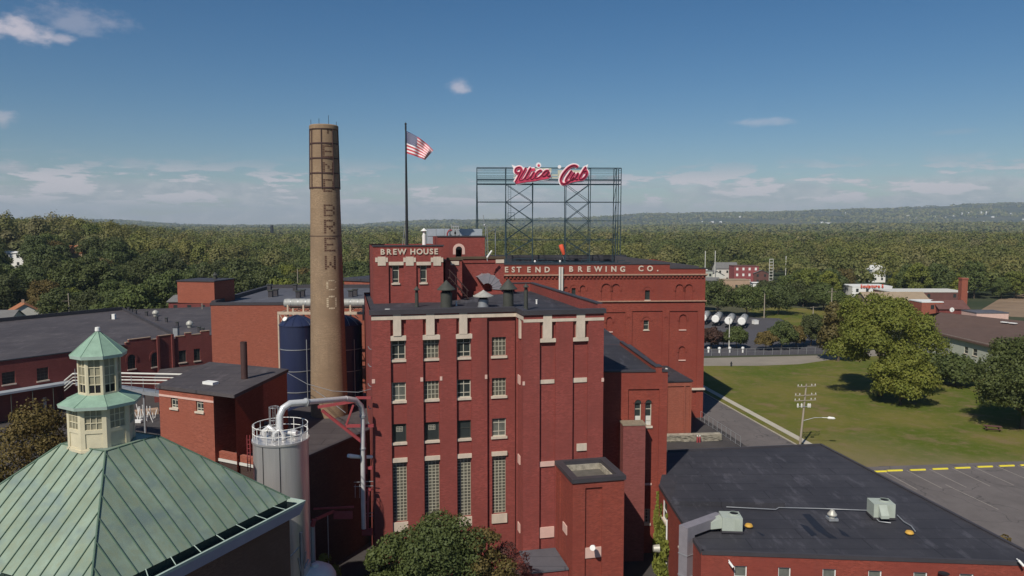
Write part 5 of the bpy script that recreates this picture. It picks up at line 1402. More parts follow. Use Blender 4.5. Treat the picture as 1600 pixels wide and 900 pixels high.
m.lathe([(.5, 0), (.5, .35), (.42, .5), (.1, .55)], d0 + Vector((-.6, .5, 0)), 16); m.lathe([(.3, 0), (.3, .3), (.1, .4)], d0 + Vector((.9, .4, 0)), 12)
m.tube(d0 + Vector((.2, .1, .25)), d0 + Vector((1.3, -.2, .25)), .18, n=10)
m.build('deck_fitting', M['pipe_bright'], tk)
m = MB()       # caged ladder head
lx = c + Vector((-.75, .9, zTT))
for k in range(6):
    a = k * math.pi / 3; m.tube(lx + Vector((.38 * math.cos(a), .38 * math.sin(a), 0)), lx + Vector((.38 * math.cos(a), .38 * math.sin(a), 2.2)), .03, n=5)
for h in (1.2, 2.2): m.path([lx + Vector((.38 * math.cos(k * math.pi / 6), .38 * math.sin(k * math.pi / 6), h)) for k in range(13)], .03, 5)
m.build('ladder_cage', M['grey_steel'], tk)
m = MB()
for h in (0, .22): m.tube(c + Vector((-RT - .25 - h, -.2, zTT - 2.6)), c + Vector((-RT - .25 - h, -.2, zTT + .25)), .035, n=5)
for k in range(8): m.tube(c + Vector((-RT - .25, -.2, zTT - 2.5 + k * .34)), c + Vector((-RT - .47, -.2, zTT - 2.5 + k * .34)), .02, n=5)
m.build('ladder', M['red_steel'], tk)

# stainless vapour pipe from the tank to the brew house
vp = thing('vapour_pipe', PY(500, 628, 61), 'bright stainless vapour pipe arching from the tank to the brew house and down its side', 'pipe')
a0 = c + Vector((-.1, -.9, zTT + .15))
P1 = PY(437, 650, 57.6); P2 = PY(442, 638, 57.8); P3 = PY(453, 630.5, 58.2); P4 = PY(478, 628.5, 59); P5 = PY(540, 623, 63.0); P6 = PY(555, 625, 64); P7 = PY(564, 634, 64.6); P8 = PY(567, 650, 64.8); P9 = PY(567, 700, 64.8); P10 = PY(567.5, 790, 64.8); P11 = PY(568.5, 826, 64.8)
m = MB(); m.path([PY(437, 672, 57.4), P1, P2, P3, P4], .26, 14); m.path([P4, P5], .22, 14); m.path([P5, P6, P7, P8], .24, 14); m.path([P8, P9, P10, P11], .2, 12); m.build('pipe_run', M['pipe_bright'], vp)
m = MB()
for p, q, r_ in ((P4 - (P5 - P4) * .01, P4 + (P5 - P4) * .02, .34), (P8 + Vector((0, 0, .1)), P8 - Vector((0, 0, .1)), .3), (P9, P9 - Vector((0, 0, .12)), .27)): m.path([p, q], r_, 14)
m.build('flange', M['grey_steel'], vp)
# red steel brackets carrying it
rs = thing('steel_bracket', PY(560, 670, 65.2), 'red painted steel bracket frame holding the stainless pipe off the brew house wall', 'frame')
m = MB(); Yb = 65.25
def bm(p, q, w_=.14, y=Yb): m.tube(PY(*p, y), PY(*q, y), w_, n=4, sm=False)
bm((497, 636), (557, 626.5), .16, 65.6); bm((580, 621.5), (556, 621.5), .14); bm((584, 665), (541, 665.5), .17); bm((552, 633), (541, 664), .12); bm((503, 641), (572, 695.5), .15); bm((582, 731), (568, 731), .17); bm((576, 762), (574, 826), .13); bm((570, 681), (572, 740), .1)
bm((582, 764), (571, 766), .13); bm((582, 831), (566, 831), .34); bm((566, 782), (574, 786), .14)
m.build('brace', M['red_steel'], rs)
m = MB()
for y0 in (752, 759, 801, 806): bm((583, y0), (553 if y0 < 780 else 572, y0 + 1.5), .035)
for x0 in (555, 562): bm((x0, 757), (x0, 778), .03)
m.build('handrail', M['grey_steel'], rs)
m = MB(); m.path([PY(544, 712, 64.0), PY(548, 712.6, 64.2), PY(562, 714, 64.9), PY(581, 714, 66)], [.16, .19, .15, .15], 12); 
o = m.build('insulated_stub', M['white'], rs)
hk = thing('wall_cable', PY(578, 600, 66), 'thin looped cables hanging between the tanks and the brew house wall', 'cable')
m = MB()
m.path([PY(450, 583, 80), PY(480, 600, 76), PY(520, 611, 72), PY(560, 613, 68), PY(579, 608, 66)], .03, 5); m.path([PY(486, 606, 78), PY(510, 622, 72), PY(540, 645, 68)], .03, 5)
for y0 in (545, 572, 603, 638, 663): m.path([PY(575, y0 - 4, 66.2), PY(577, y0, 66.2), PY(580, y0 + 1, 66.2)], .04, 5)
m.build('loop', M['grey_steel'], hk)
# red steel canopy frame low in the gap
rc_ = thing('loading_canopy', PY(520, 800, 63), 'low red steel canopy beam over the yard beside the stainless tank', 'canopy')
m = MB(); m.tube(PY(490, 795, 63), PY(553, 792, 63), .1, n=4, sm=False); m.fbox(Frame(PY(521, 800, 62.8), PY(551, 800, 62.8)), 0, 1.6, PY(535, 811, 62.8).z, PY(535, 799, 62.8).z, -.08, 0); m.tube(PY(494, 811, 59), PY(521, 799, 63), .14, n=4, sm=False); m.tube(PY(491, 812, 58.8), PY(488, 822, 58.8), .2, n=6)
m.build('beam', M['red_steel'], rc_)
m = MB(); m.tube(PY(512, 803, 62), (PY(512, 803, 62).x, 62, 0), .04, n=6); m.tube(PY(488, 815, 59), (PY(488, 815, 59).x, 59, 0), .2, n=8); m.build('post', M['grey_steel'], rc_)
# white storage vessel and posts at its foot
wt = thing('white_vessel', PY(490, 890, 60), 'white domed storage vessel low in the yard at the foot of the stainless tank', 'tank')
c2 = PY(490, 893, 58.5); c2.z = 0; m = MB(); zt_ = PY(490, 882, 58.5).z
m.lathe([(1.75, zt_ - 4), (1.75, zt_ - .9), (1.5, zt_ - .45), (.9, zt_ - .1), (0.02, zt_)], c2, 28, cap=False); m.lathe([(.3, 0), (.3, .2), (.2, .25)], c2 + Vector((.2, -.2, zt_ - .05)), 10); m.build('shell', M['white'], wt)
m = MB()
for k in range(3):
    a = k * 2.1 + .4; m.tube(c2 + Vector((1.4 * math.cos(a), 1.4 * math.sin(a), 0)), c2 + Vector((1.4 * math.cos(a), 1.4 * math.sin(a), zt_ - 3.8)), .12)
m.build('leg', M['grey_steel'], wt)
ps = thing('steel_posts', PY(468, 870, 55), 'grey steel post with slanting struts at the foot of the stainless tank', 'post')
m = MB(); p = PY(470, 832, 55.5); m.tube(p, (p.x, p.y, 0), .13, n=8)
m.tube(PY(468, 854, 55.5), PY(444, 880, 54), .06, n=6); m.tube(PY(478, 862, 55.6), PY(474, 886, 55.6), .06, n=6); m.tube(PY(482, 874, 55.6), PY(476, 888, 55), .06, n=6); m.tube(PY(466, 872, 55), PY(470, 892, 55), .07, n=6)
m.build('post', M['grey_steel'], ps)
# ================================================================ things on the brew house roofs
def cap_vent(px, py_cap0, py_cap1, hw_cap, hw, py_base, Y, mat, capmat, label, name='roof_ventilator', group='conical capped roof ventilators'):
    p = PY(px, py_base, Y); s = Y / FPX; z0 = ZR if Y < 84 else p.z
    zc1, zc0 = PY(px, py_cap0, Y).z, PY(px, py_cap1, Y).z
    t = thing(name, (p.x, Y, z0), label, 'ventilator', group); c = Vector((p.x, Y, 0))
    m = MB(); m.lathe([(hw * s, z0), (hw * s, zc0 - .28)], c, 24, cap=False); m.lathe([(hw * s + .05, z0), (hw * s + .05, z0 + .12)], c, 24); m.build('drum', M[mat], t)
    m = MB(); m.lathe([(hw * s * .8, zc0 - .3), (hw * s * .8, zc0 + .02)], c, 20); m.build('throat', M['dark'], t)
    m = MB(); m.lathe([(.05, zc0 + .01), (hw_cap * s, zc0 - .02), (hw_cap * s, zc0 + .05), (.10, zc1 - .06), (.05, zc1)], c, 24, sm=False); m.build('cap', M[capmat], t)
    return t
cap_vent(697.5, 438, 452.5, 14.5, 9.2, 479, 74.5, 'dark_steel', 'dark_steel', 'big dark ventilator with conical cap in front of the iron roof stair')
cap_vent(755.3, 453, 463, 16, 8.2, 479, 74.5, 'grey_steel', 'sheet', 'squat ventilator with pale beige conical cap, between the two big dark ones')
cap_vent(794.3, 436, 451.5, 13.8, 8.2, 479, 74.5, 'dark_steel', 'dark_steel', 'big dark ventilator with conical cap below the curved louvred duct')
cap_vent(651.3, 447.5, 453, 4.6, 2.8, 480, 74.5, 'dark_steel', 'dark_steel', 'thin dark vent pipe in front of the lettered tower', 'vent_pipe', 'thin capped vent pipes')
cap_vent(821.8, 443.5, 448.5, 4.4, 3.2, 483, 72, 'dark_steel', 'dark_steel', 'thin dark vent pipe near the front right of the brew house roof', 'vent_pipe', 'thin capped vent pipes')
for px, py, lb in ((741, 463, 'small white stub pipe left of the pale capped ventilator'), (713, 473, 'small white stub pipe at the front edge of the brew house roof'), (838.5, 470, 'small white stub pipe right of the thin dark vent pipe')):
    p = PZ(px, py + 5, ZR); p.z = ZR; t = thing('stub_pipe', p, lb, 'pipe', 'white stub pipes'); m = MB(); m.lathe([(.09, 0), (.09, .38), (.12, .38), (.12, .45), (.02, .46)], p, 10); m.build('pipe', M['white'], t)
wbx = thing('white_box', PZ(606, 481, ZR), 'small white electrical box on the roof edge at the foot of the lettered tower', 'box')
p = FA.pt(FA.u(606, 481), ZR, -.7); wbx.location = p; m = MB(); m.box(p + Vector((0, 0, .35)), (.42, .3, .55)); m.build('case', M['white'], wbx); m = MB(); m.box(p + Vector((0, -.16, .34)), (.16, .02, .2)); m.build('door', M['dark'], wbx)
# roof slope fold: raised membrane wedge behind the ventilators
rf = thing('roof_skylight', PZ(790, 462, ZR), 'low dark sloping hatch on the brew house roof behind the ventilators', 'hatch')
m = MB(); f = Frame(PZ(722, 474, ZR), PZ(836, 470, ZR)); m.add([f.pt(0, ZR + .02, 0), f.pt(f.len, ZR + .02, 0), f.pt(f.len, ZR + .02, -4.2), f.pt(.8, ZR + .02, -4.2), f.pt(3, ZR + .55, -2.6), f.pt(f.len - .4, ZR + .6, -2.4)],
      [(0, 1, 5, 4), (1, 2, 5), (2, 3, 4, 5), (3, 0, 4)]); m.build('membrane', M['tar'], rf)
# curved louvred duct on the set-back wall
el2 = thing('curved_duct', FS.pt(FS.u(757, 446), FS.z(757, 446), 1), 'pale ribbed quarter-round duct curving out of the set-back wall above the ventilators', 'duct')
uc, zc_ = FS.u(757.5, 449), FS.z(757.5, 449.5); ro = 1.62; ri = .62
m = MB()
angs = [math.radians(a) for a in (128, 104, 80, 58, 36, 15, -4)]
for a, b in zip(angs[:-1], angs[1:]):
    P = []
    for d in (.1, 1.5):
        for r_, t_ in ((ri, a), (ro, a), (ro, b), (ri, b)): P.append(FS.pt(uc + r_ * math.cos(t_), zc_ + r_ * math.sin(t_), d))
    m.add(P, [(4, 5, 6, 7), (3, 2, 1, 0), (1, 2, 6, 5), (0, 4, 7, 3), (0, 1, 5, 4), (2, 3, 7, 6)])
m.build('elbow', M['duct_lilac'] if 'duct_lilac' in M else M['duct_grey'], el2)
m = MB()
for a in angs:
    P = []
    for d in (.08, 1.54):
        for r_, t_ in ((ri - .02, a - .02), (ro + .05, a - .02), (ro + .05, a + .02), (ri - .02, a + .02)): P.append(FS.pt(uc + r_ * math.cos(t_), zc_ + r_ * math.sin(t_), d))
    m.add(P, [(4, 5, 6, 7), (3, 2, 1, 0), (1, 2, 6, 5), (0, 4, 7, 3), (0, 1, 5, 4), (2, 3, 7, 6)])
m.build('rib', M['grey_steel'], el2)
m = MB(); m.fbox(FS, uc + ri + .02, uc + ro - .02, ZR, zc_ - .12, .12, 1.45); m.fbox(FS, uc - 1.3, uc + 2.2, ZR, FS.z(757, 455), .0, 2.0); m.build('brick_base', M['brick'], el2)
# ducts and plant on the penthouse level
def plain_thing(name, loc, label, cat, fn, mat, part, group=None):
    t = thing(name, loc, label, cat, group); m = MB(); fn(m); m.build(part, M[mat], t); return t
Yd = 91.5
def duct_fn(m):
    f = Frame(PY(668, 370, Yd), PY(704, 370, Yd + .6)); m.fbox(f, 0, f.len, PY(680, 369, Yd).z, PY(680, 357.5, Yd).z, -1.4, 0); m.fbox(f, 0, 1.6, PY(680, 385, Yd).z, PY(680, 369.2, Yd).z, -1.3, -.05)
def duct_fn2(m):
    f = Frame(PY(719, 370, Yd), PY(753.5, 370, Yd + .6)); m.fbox(f, 0, f.len, PY(730, 371, Yd).z, PY(730, 357.8, Yd).z, -1.4, 0)
t = plain_thing('rooftop_duct', PY(686, 380, Yd), 'pale grey rectangular duct with a downturned end, left of the roof fans behind the penthouse', 'duct', duct_fn, 'duct_grey', 'casing', 'grey ducts behind the penthouse')
m = MB(); f = Frame(PY(668, 370, Yd), PY(704, 370, Yd + .6)); 
for k in (1.0, 2.0): m.fbox(f, k, k + .05, PY(680, 369, Yd).z, PY(680, 357.5, Yd).z + .02, -.02, .03)
m.build('seam', M['grey_steel'], t)
t = plain_thing('rooftop_duct', PY(736, 380, Yd), 'pale grey rectangular duct right of the roof fans behind the penthouse', 'duct', duct_fn2, 'duct_grey', 'casing', 'grey ducts behind the penthouse')
t = thing('fan_rack', PY(711, 370, 89.5), 'cluster of grey fan housings and pipes standing above the penthouse', 'fan')
m = MB()
for k, px in enumerate((706, 709.5, 713, 716.5)): p = PY(px, 370.5, 89.5); m.tube(p, PY(px, 350.5 + (k % 2) * 2, 89.5), .07, n=6)
for y0 in (354, 359, 364): m.tube(PY(705, y0, 89.5), PY(718, y0, 89.5), .05, n=6)
m.build('rack', M['grey_steel'], t)
m = MB()
for px in (708.5, 714.5): p = PY(px, 364, 89.3); m.tube(p + Vector((0, -.3, 0)), p + Vector((0, .3, 0)), .33, n=14)
m.build('fan_housing', M['grey_steel'], t)
t = thing('red_pipe', PY(700, 370, 89), 'small red hooked pipe left of the roof fans', 'pipe')
m = MB(); m.path([PY(699, 371, 89), PY(699, 365, 89), PY(701, 360.5, 89), PY(706, 359.5, 89)], .09, 8); m.build('hook', M['red_steel'], t)
t = thing('white_flue', PY(662.8, 384, 84), 'white cylindrical flue with a conical cap behind the lettered parapet', 'flue')
p = PY(662.8, 386, 84); s = 84 / FPX; z0_, z1_, z2_ = p.z - .8, PY(662.8, 366.5, 84).z, PY(662.8, 360.8, 84).z
m = MB(); m.lathe([(.21, z0_), (.21, z1_), (.14, z1_), (.14, z2_)], (p.x, 84, 0), 14); m.build('stack', M['white'], t); m = MB(); m.lathe([(.02, z2_), (.38, z2_), (.03, z2_ + .3)], (p.x, 84, 0), 16); m.build('cap', M['white'], t)
t = thing('antenna_bar', PY(765, 398, 82.5), 'white tilted bar fitting at the right end of the set-back wall', 'bar')
m = MB(); m.tube(PY(761, 402.5, 83.2), PY(768.6, 391.5, 83.2), .10, n=8); m.tube(PY(761, 402.5, 83.2), PY(761.5, 408, 83.4), .04, n=6); m.build('bar', M['white'], t)
t = thing('roof_mast', PY(758, 400, 88), 'thin grey mast with small fittings beside the penthouse', 'mast')
m = MB(); m.tube(PY(759, 405, 88), PY(759, 353, 88), .05, n=6); m.tube(PY(774, 405, 90), PY(774, 357, 90), .06, n=6); m.tube(PY(763, 405, 88), PY(761, 352, 88), .04, n=6); m.tube(PY(754, 367, 88), PY(775, 357, 90), .03, n=5); m.tube(PY(757, 352, 88), PY(755, 336, 88), .035, n=6); m.lathe([(.05, 0), (.12, .1), (.05, .25)], PY(757, 353.5, 88), 8); m.build('mast', M['grey_steel'], t)
# flagpole and flag
Yf = 84.0
fp = thing('flagpole', PY(636, 382, Yf), 'tall dark flagpole standing on the lettered tower', 'flagpole')
b_p = PY(636, 384, Yf); tp = PY(634.3, 196, Yf); tp.x = b_p.x; 
m = MB(); m.path([b_p - Vector((0, 0, .5)), b_p.lerp(tp, .5), tp], [.17, .13, .07], 10); m.build('pole', M['black_steel'], fp)
m = MB(); m.lathe([(.02, 0), (.1, .06), (.13, .16), (.08, .27), (.02, .32)], tp, 10); m.tube(tp - Vector((0, 0, .5)), tp, .10, n=8); m.build('finial', M['black_steel'], fp)
for dx in (-.55, -.25): 
    m = MB(); m.tube(b_p + Vector((dx, 0, -.4)), PY(633 if dx < -.3 else 634, 345, Yf), .03, n=5); m.build('halyard', M['grey_steel'], fp)
zt_f, zb_f = PY(635, 204.5, Yf).z, PY(635, 239.5, Yf).z
H_ = zt_f - zb_f; sF = Yf / FPX
NU, NV = 60, 39
vs = []
for i in range(NU + 1):
    u = i / NU
    x = b_p.x + .08 + u * 42.5 * sF * (1 - .03 * u)
    dt = -u * (24 + 6 * u * u - 4 * (1 - u)) * sF
    db = -u * (13 - 3 * u) * sF
    for j in range(NV + 1):
        v_ = j / NV
        z = (zt_f + dt) * (1 - v_) + (zb_f + db) * v_
        xx = x - v_ * u * u * 13 * sF
        y = Yf + .28 * math.sin(u * 11 + v_ * 2.4) * u ** .7 + .14 * math.sin(u * 21 - v_ * 3) * u
        vs.append((xx, y, z))
fl = MB(); fs = []; mi = []
for i in range(NU):
    for j in range(NV):
        a = i * (NV + 1) + j; fs.append((a, a + 1, a + NV + 2, a + NV + 1))
        stripe = j // 3
        if i < NU * .4 and j < 21: k = 2
        else: k = 0 if stripe % 2 == 0 else 1
        mi.append(k)
fl.v = vs; fl.f = fs; fl.m = mi; fl.smooth = [True] * len(fs)
# stars
def fpt(u, v_):
    i = min(NU - 1, int(u * NU)); j = min(NV - 1, int(v_ * NV)); a = Vector(vs[i * (NV + 1) + j]); b = Vector(vs[(i + 1) * (NV + 1) + j]); c = Vector(vs[i * (NV + 1) + j + 1])
    return a + (b - a) * (u * NU - i) + (c - a) * (v_ * NV - j)
for side in (-.012, .012):
    for r_ in range(9):
        n_ = 6 if r_ % 2 == 0 else 5
        for k in range(n_):
            u = .4 * ((k * 2 + (1 if n_ == 6 else 2)) / 12); v_ = 21 / 39 * (r_ + 1) / 10
            q = fpt(u, v_); P = []
            for e in range(10):
                r2 = .058 if e % 2 == 0 else .024; t_ = math.pi / 2 + e * math.pi / 5; P.append((q.x + r2 * math.cos(t_), q.y + side, q.z + r2 * math.sin(t_)))
            fl.add(P, [tuple(range(10))], 1)
fo = fl.build('flag', [M['flag_red'], M['flag_white'], M['flag_blue']]); tag(fo, 'red, white and blue starred flag with stripes flying from the pole', 'flag')

# ================================================================ roof sign
YS = 141.0; SS = YS / FPX
sg = thing('roof_sign', PY(857, 405, YS), 'open dark steel roof sign frame with red script letters edged in white', 'sign')
FSg = Frame(PY(745, 400, YS - .4), PY(970, 400, YS + .8))
zrow = lambda py: FSg.z(857, py)
uu = lambda px: FSg.u(px, 330)
zbase = ZW_roof = zW2 - .3
rowsS = [262.2, 287.5, 315.6, 345.0, 375.0, 399.0]
zz = [zrow(r_) for r_ in rowsS]
ft = MB(); ftb = MB()
colsS = [745.3, 790.6, 833.0, 884.5, 922.5, 962.5, 970]
DB = 2.6
def mem(m, a, b, r_): m.tube(a, b, r_, n=4, sm=False)
posts = MB()
for px in colsS:
    for d, top in ((0, zz[0]), (-DB, zz[0])):
        uo = uu(px) + (0.0)
        spread = 0.5 if px > 930 or px < 750 else .35
        mem(posts, FSg.pt(uo + (-.25 if d == 0 else .25), zbase, d * 1.7 + (1.1 if d == 0 else 0)), FSg.pt(uo, top, d), .13 if px in (790.6,) else .10)
posts.build('post', M['sign_steel'], sg)
hz = MB()
for k, z in enumerate(zz[:5]):
    for d in (0, -DB):
        dd = d
        mem(hz, FSg.pt(uu(745.3), z, dd), FSg.pt(uu(970) if k != 0 else uu(970), z, dd), .07 if k > 1 else .09)
    for px in colsS: mem(hz, FSg.pt(uu(px), z, 0), FSg.pt(uu(px), z, -DB), .06)
for py in (266, 270, 274.5, 277.5, 283.5): 
    for d in (0, ): mem(hz, FSg.pt(uu(745.3), zrow(py), d), FSg.pt(uu(970), zrow(py), d), .035)
    mem(hz, FSg.pt(uu(745.3), zrow(py), -DB), FSg.pt(uu(970), zrow(py), -DB), .03)
hz.build('girder', M['sign_steel'], sg)
bx_ = MB()
bx_.fbox(FSg, uu(745.3), uu(970), zrow(282.3), zrow(280.0), -.12, .25); bx_.fbox(FSg, uu(745.3), uu(970), zrow(288.3), zrow(286.8), -.12, .1)
bx_.build('catwalk', M['sign_steel'], sg)
br_ = MB()
for (p0, p1) in ((790.6, 833.0), (884.5, 922.5)):
    for k in range(1, 5):
        for d in (0, -DB):
            mem(br_, FSg.pt(uu(p0), zz[k], d), FSg.pt(uu(p1), zz[k + 1], d), .065); mem(br_, FSg.pt(uu(p1), zz[k], d), FSg.pt(uu(p0), zz[k + 1], d), .065)
for px in (745.3, 962.5):
    for k in range(0, 5): mem(br_, FSg.pt(uu(px), zz[k], 0), FSg.pt(uu(px), zz[k + 1], -DB), .05)
br_.build('bracing', M['sign_steel'], sg)
ld = MB(); 
for d in (0, .5): mem(ld, FSg.pt(uu(794) + d, zz[3], .1), FSg.pt(uu(794) + d, zz[1], .1), .04)
for k in range(22): mem(ld, FSg.pt(uu(794), zz[3] + k * .32, .1), FSg.pt(uu(794) + .5, zz[3] + k * .32, .1), .02)
for q in ((792, 332), (803, 332), (792, 338), (803, 338)): pass
ld.fbox(FSg, uu(793), uu(803.5), zrow(344.5), zrow(343.5), 0, 1.0)
for px in (793, 798, 803.3): mem(ld, FSg.pt(uu(px), zrow(344), 1.0), FSg.pt(uu(px), zrow(332.5), 1.0), .045)
for py in (332.5, 338): mem(ld, FSg.pt(uu(793), zrow(py), 1.0), FSg.pt(uu(803.3), zrow(py), 1.0), .045)
ld.build('ladder', M['sign_steel'], sg)
pn = MB()
for (x0, x1, y0, y1) in ((803, 861, 263, 275), (862, 872, 272.5, 275), (861, 872, 276.8, 279.0), (871, 915, 266, 277), (802, 862, 276.5, 278.6), (875, 912, 277.8, 279.6)):
    pn.fbox(FSg, uu(x0), uu(x1), zrow(y1), zrow(y0), .26, .32)
pn.build('backing_panel', M['sign_cream'], sg)
# script strokes traced in a 12.3x enlargement of the sign: origin 795,250
def cr(P, n=6):
    P = [Vector(p) for p in P]; o = []
    for i in range(len(P) - 1):
        p0, p1, p2, p3 = P[max(i - 1, 0)], P[i], P[i + 1], P[min(i + 2, len(P) - 1)]
        for k in range(n):
            t = k / n
            o.append(0.5 * ((2 * p1) + (-p0 + p2) * t + (2 * p0 - 5 * p1 + 4 * p2 - p3) * t * t + (-p0 + 3 * p1 - 3 * p2 + p3) * t ** 3))
    return o + [P[-1]]
_lay = [0]
def ribbon(mb, P, wd, d0, d1, mi=0):
    C = cr([(x, y) for x, y in P]); _lay[0] += 1; eps = .003 * (_lay[0] % 20)
    n = len(C); Ls = []; Rs = []
    for i, p in enumerate(C):
        t = (C[min(i + 1, n - 1)] - C[max(i - 1, 0)]); 
        if t.length < 1e-6: t = Vector((1, 0))
        t.normalize(); nn = Vector((-t.y, t.x)); k = wd / 2
        if i in (0, n - 1): k *= .55
        Ls.append(p + nn * k); Rs.append(p - nn * k)
    def T(q, d): px = 795 + q.x / 12.31; py = 250 + q.y / 12.31; return FSg.pt(FSg.u(px, py), FSg.z(px, py), d)
    for i in range(n - 1):
        a, b, c, e = Ls[i], Ls[i + 1], Rs[i + 1], Rs[i]; f0 = d1 + eps + i * .0007; f1 = f0 + .0007
        mb.add([T(a, f0), T(b, f1), T(c, f1), T(e, f0), T(a, d0), T(b, d0), T(c, d0), T(e, d0)], [(0, 1, 2, 3), (0, 4, 5, 1), (2, 6, 7, 3), (0, 3, 7, 4), (1, 5, 6, 2)], mi)
S1 = [[(215, 250), (165, 255), (125, 225), (140, 170), (200, 150), (235, 175), (225, 240), (165, 360), (120, 440)],
      [(325, 155), (300, 210), (240, 310), (200, 385), (250, 400), (310, 350), (400, 190), (430, 160)],
      [(430, 160), (370, 270), (320, 360), (350, 385), (420, 330), (480, 240)],
      [(490, 235), (440, 320), (420, 370), (460, 375), (530, 310)],
      [(620, 225), (600, 210), (540, 250), (500, 330), (530, 365), (600, 330), (660, 270)],
      [(765, 215), (710, 215), (655, 270), (650, 320), (700, 310), (765, 225), (740, 290), (750, 320), (800, 300)],
      [(120, 440), (200, 425), (340, 400), (480, 385), (600, 360), (700, 345), (770, 330)],
      [(395, 195), (440, 190), (500, 185)]]
S2 = [[(1320, 150), (1290, 120), (1220, 115), (1130, 165), (1040, 270), (995, 370), (1005, 440), (1050, 465), (1110, 450), (1150, 430)],
      [(1205, 205), (1170, 260), (1110, 350), (1090, 410), (1130, 425), (1200, 385), (1250, 330)],
      [(1260, 245), (1200, 330), (1180, 385), (1220, 395), (1290, 330), (1330, 250)],
      [(1330, 250), (1280, 340), (1280, 380), (1330, 375)],
      [(1480, 140), (1440, 190), (1370, 310), (1345, 365), (1390, 380), (1460, 330), (1495, 260), (1480, 215), (1430, 240)],
      [(1110, 440), (1200, 410), (1300, 390), (1390, 375)]]
wh = MB(); rd_ = MB()
for P in S2: ribbon(wh, P, 92, .35, .45)
wh2, wh = wh, MB()
for P in S1: ribbon(wh, P, 92, .35, .45)
wh.add([FSg.pt(uu(799), zrow(257.5), .46), FSg.pt(uu(808), zrow(261.5), .46), FSg.pt(uu(808), zrow(266), .46), FSg.pt(uu(802), zrow(264), .46)], [(3, 2, 1, 0)])
wh2.add([FSg.pt(uu(918), zrow(256.5), .46), FSg.pt(uu(912), zrow(259.5), .46), FSg.pt(uu(910), zrow(264), .46), FSg.pt(uu(916), zrow(263), .46)], [(0, 1, 2, 3)])
for (x, y, r_) in ((565, 105, 52), (965, 135, 34)):
    q0 = [FSg.pt(uu(795 + x / 12.31) + r_ * SS / 12.31 * math.cos(t * .5236), zrow(250 + y / 12.31) + r_ * SS / 12.31 * math.sin(t * .5236), .5) for t in range(12)]
    wh.poly(q0); q1 = [q - Vector((FSg.N.x, FSg.N.y, 0)) * .14 for q in q0]
    for k in range(12): wh.quad(q1[k], q1[(k + 1) % 12], q0[(k + 1) % 12], q0[k])
rd2 = MB()
for P in S1: ribbon(rd_, P, 50, .5, .62)
for P in S2: ribbon(rd2, P, 50, .5, .62)
dk = MB()
for i, P in enumerate(S1[:6] + S2[:5]):
    _P = [(x - 6, y - 4) for x, y in P]; ribbon(dk, _P, 13, .7, .72)
q0 = [FSg.pt(uu(795 + 568 / 12.31) + 24 * SS / 12.31 * math.cos(t * .5236), zrow(250 + 110 / 12.31) + 24 * SS / 12.31 * math.sin(t * .5236), .56) for t in range(12)]
rd_.poly(q0)
wh.build('letter_border', M['sign_white'], sg); rd_.build('letter_face', M['sign_red'], sg, 'Utica in crimson script'); wh2.build('letter_border', M['sign_white'], sg); rd2.build('letter_face', M['sign_red'], sg, 'Club in crimson script'); dk.build('neon_groove', M['sign_dkred'], sg)
# windsock
ws = thing('windsock', PY(881, 398, 133), 'limp orange-red windsock on a short mast on the roof below the sign', 'windsock')
m = MB(); m.tube(PY(880.5, 405, 133), PY(876.5, 382.5, 133), .04, n=6); m.build('mast', M['grey_steel'], ws)
m = MB(); m.path([PY(876.5, 383, 132.9), PY(878, 388, 132.7), PY(879.5, 392.5, 132.7), PY(881, 397.5, 132.8)], [.42, .40, .34, .26], 12); m.build('sock', M['orange_cloth'], ws)
# low roof plant and pipes on the long block
rp = thing('roof_pipework', FW.pt(24, zW2, -12), 'low dark pipework and walkway frames on the long brewery roof', 'pipework')
m = MB(); r_ = random.Random(5)
for k in range(16):
    u = U_(800 + k * 13.5, 408) * 1.0; d = -6 - r_.random() * 10; h = .5 + r_.random() * .7
    m.fbox(FW, u, u + .12, zW2 - .3, zW2 + h, d, d + .12)
    if k < 15: m.fbox(FW, u, u + 1.4, zW2 + h - .1, zW2 + h, d, d + .1)
for d in (-5, -8.5, -13): m.tube(FW.pt(8, zW2 + .55, d), FW.pt(38, zW2 + .5, d), .06, n=6)
m.build('frame', M['sign_steel'], rp)
for i, (px, py, lb) in enumerate(((886, 406, 'small white globe light on the long roof beside the windsock'), (844, 402, 'small white globe light on the long roof under the sign'), (1005, 405, 'small white globe light on the long roof near its right end'))):
    p = FW.pt(U_(px, py), 0, -9); z = zW2 - .3; t = thing('roof_light', (p.x, p.y, z), lb, 'light', 'globe lights on the long roof'); m = MB(); m.tube((p.x, p.y, z), (p.x, p.y, z + .9), .05, n=6); m.build('stem', M['grey_steel'], t); m = MB(); m.lathe([(.02, 0), (.16, .1), (.2, .24), (.12, .4), (.02, .44)], (p.x, p.y, z + .9), 10); m.build('globe', M['white'], t)
# vent on annex roof
p = FN.pt(FN.u(951, 560), zn, -6); t = thing('annex_flue', p, 'thin dark flue pipe on the annex roof beside the brew house', 'flue'); m = MB(); m.lathe([(.12, 0), (.12, 1.9), (.17, 1.9), (.17, 2.0), (.02, 2.15)], p, 10); m.build('pipe', M['dark_steel'], t)

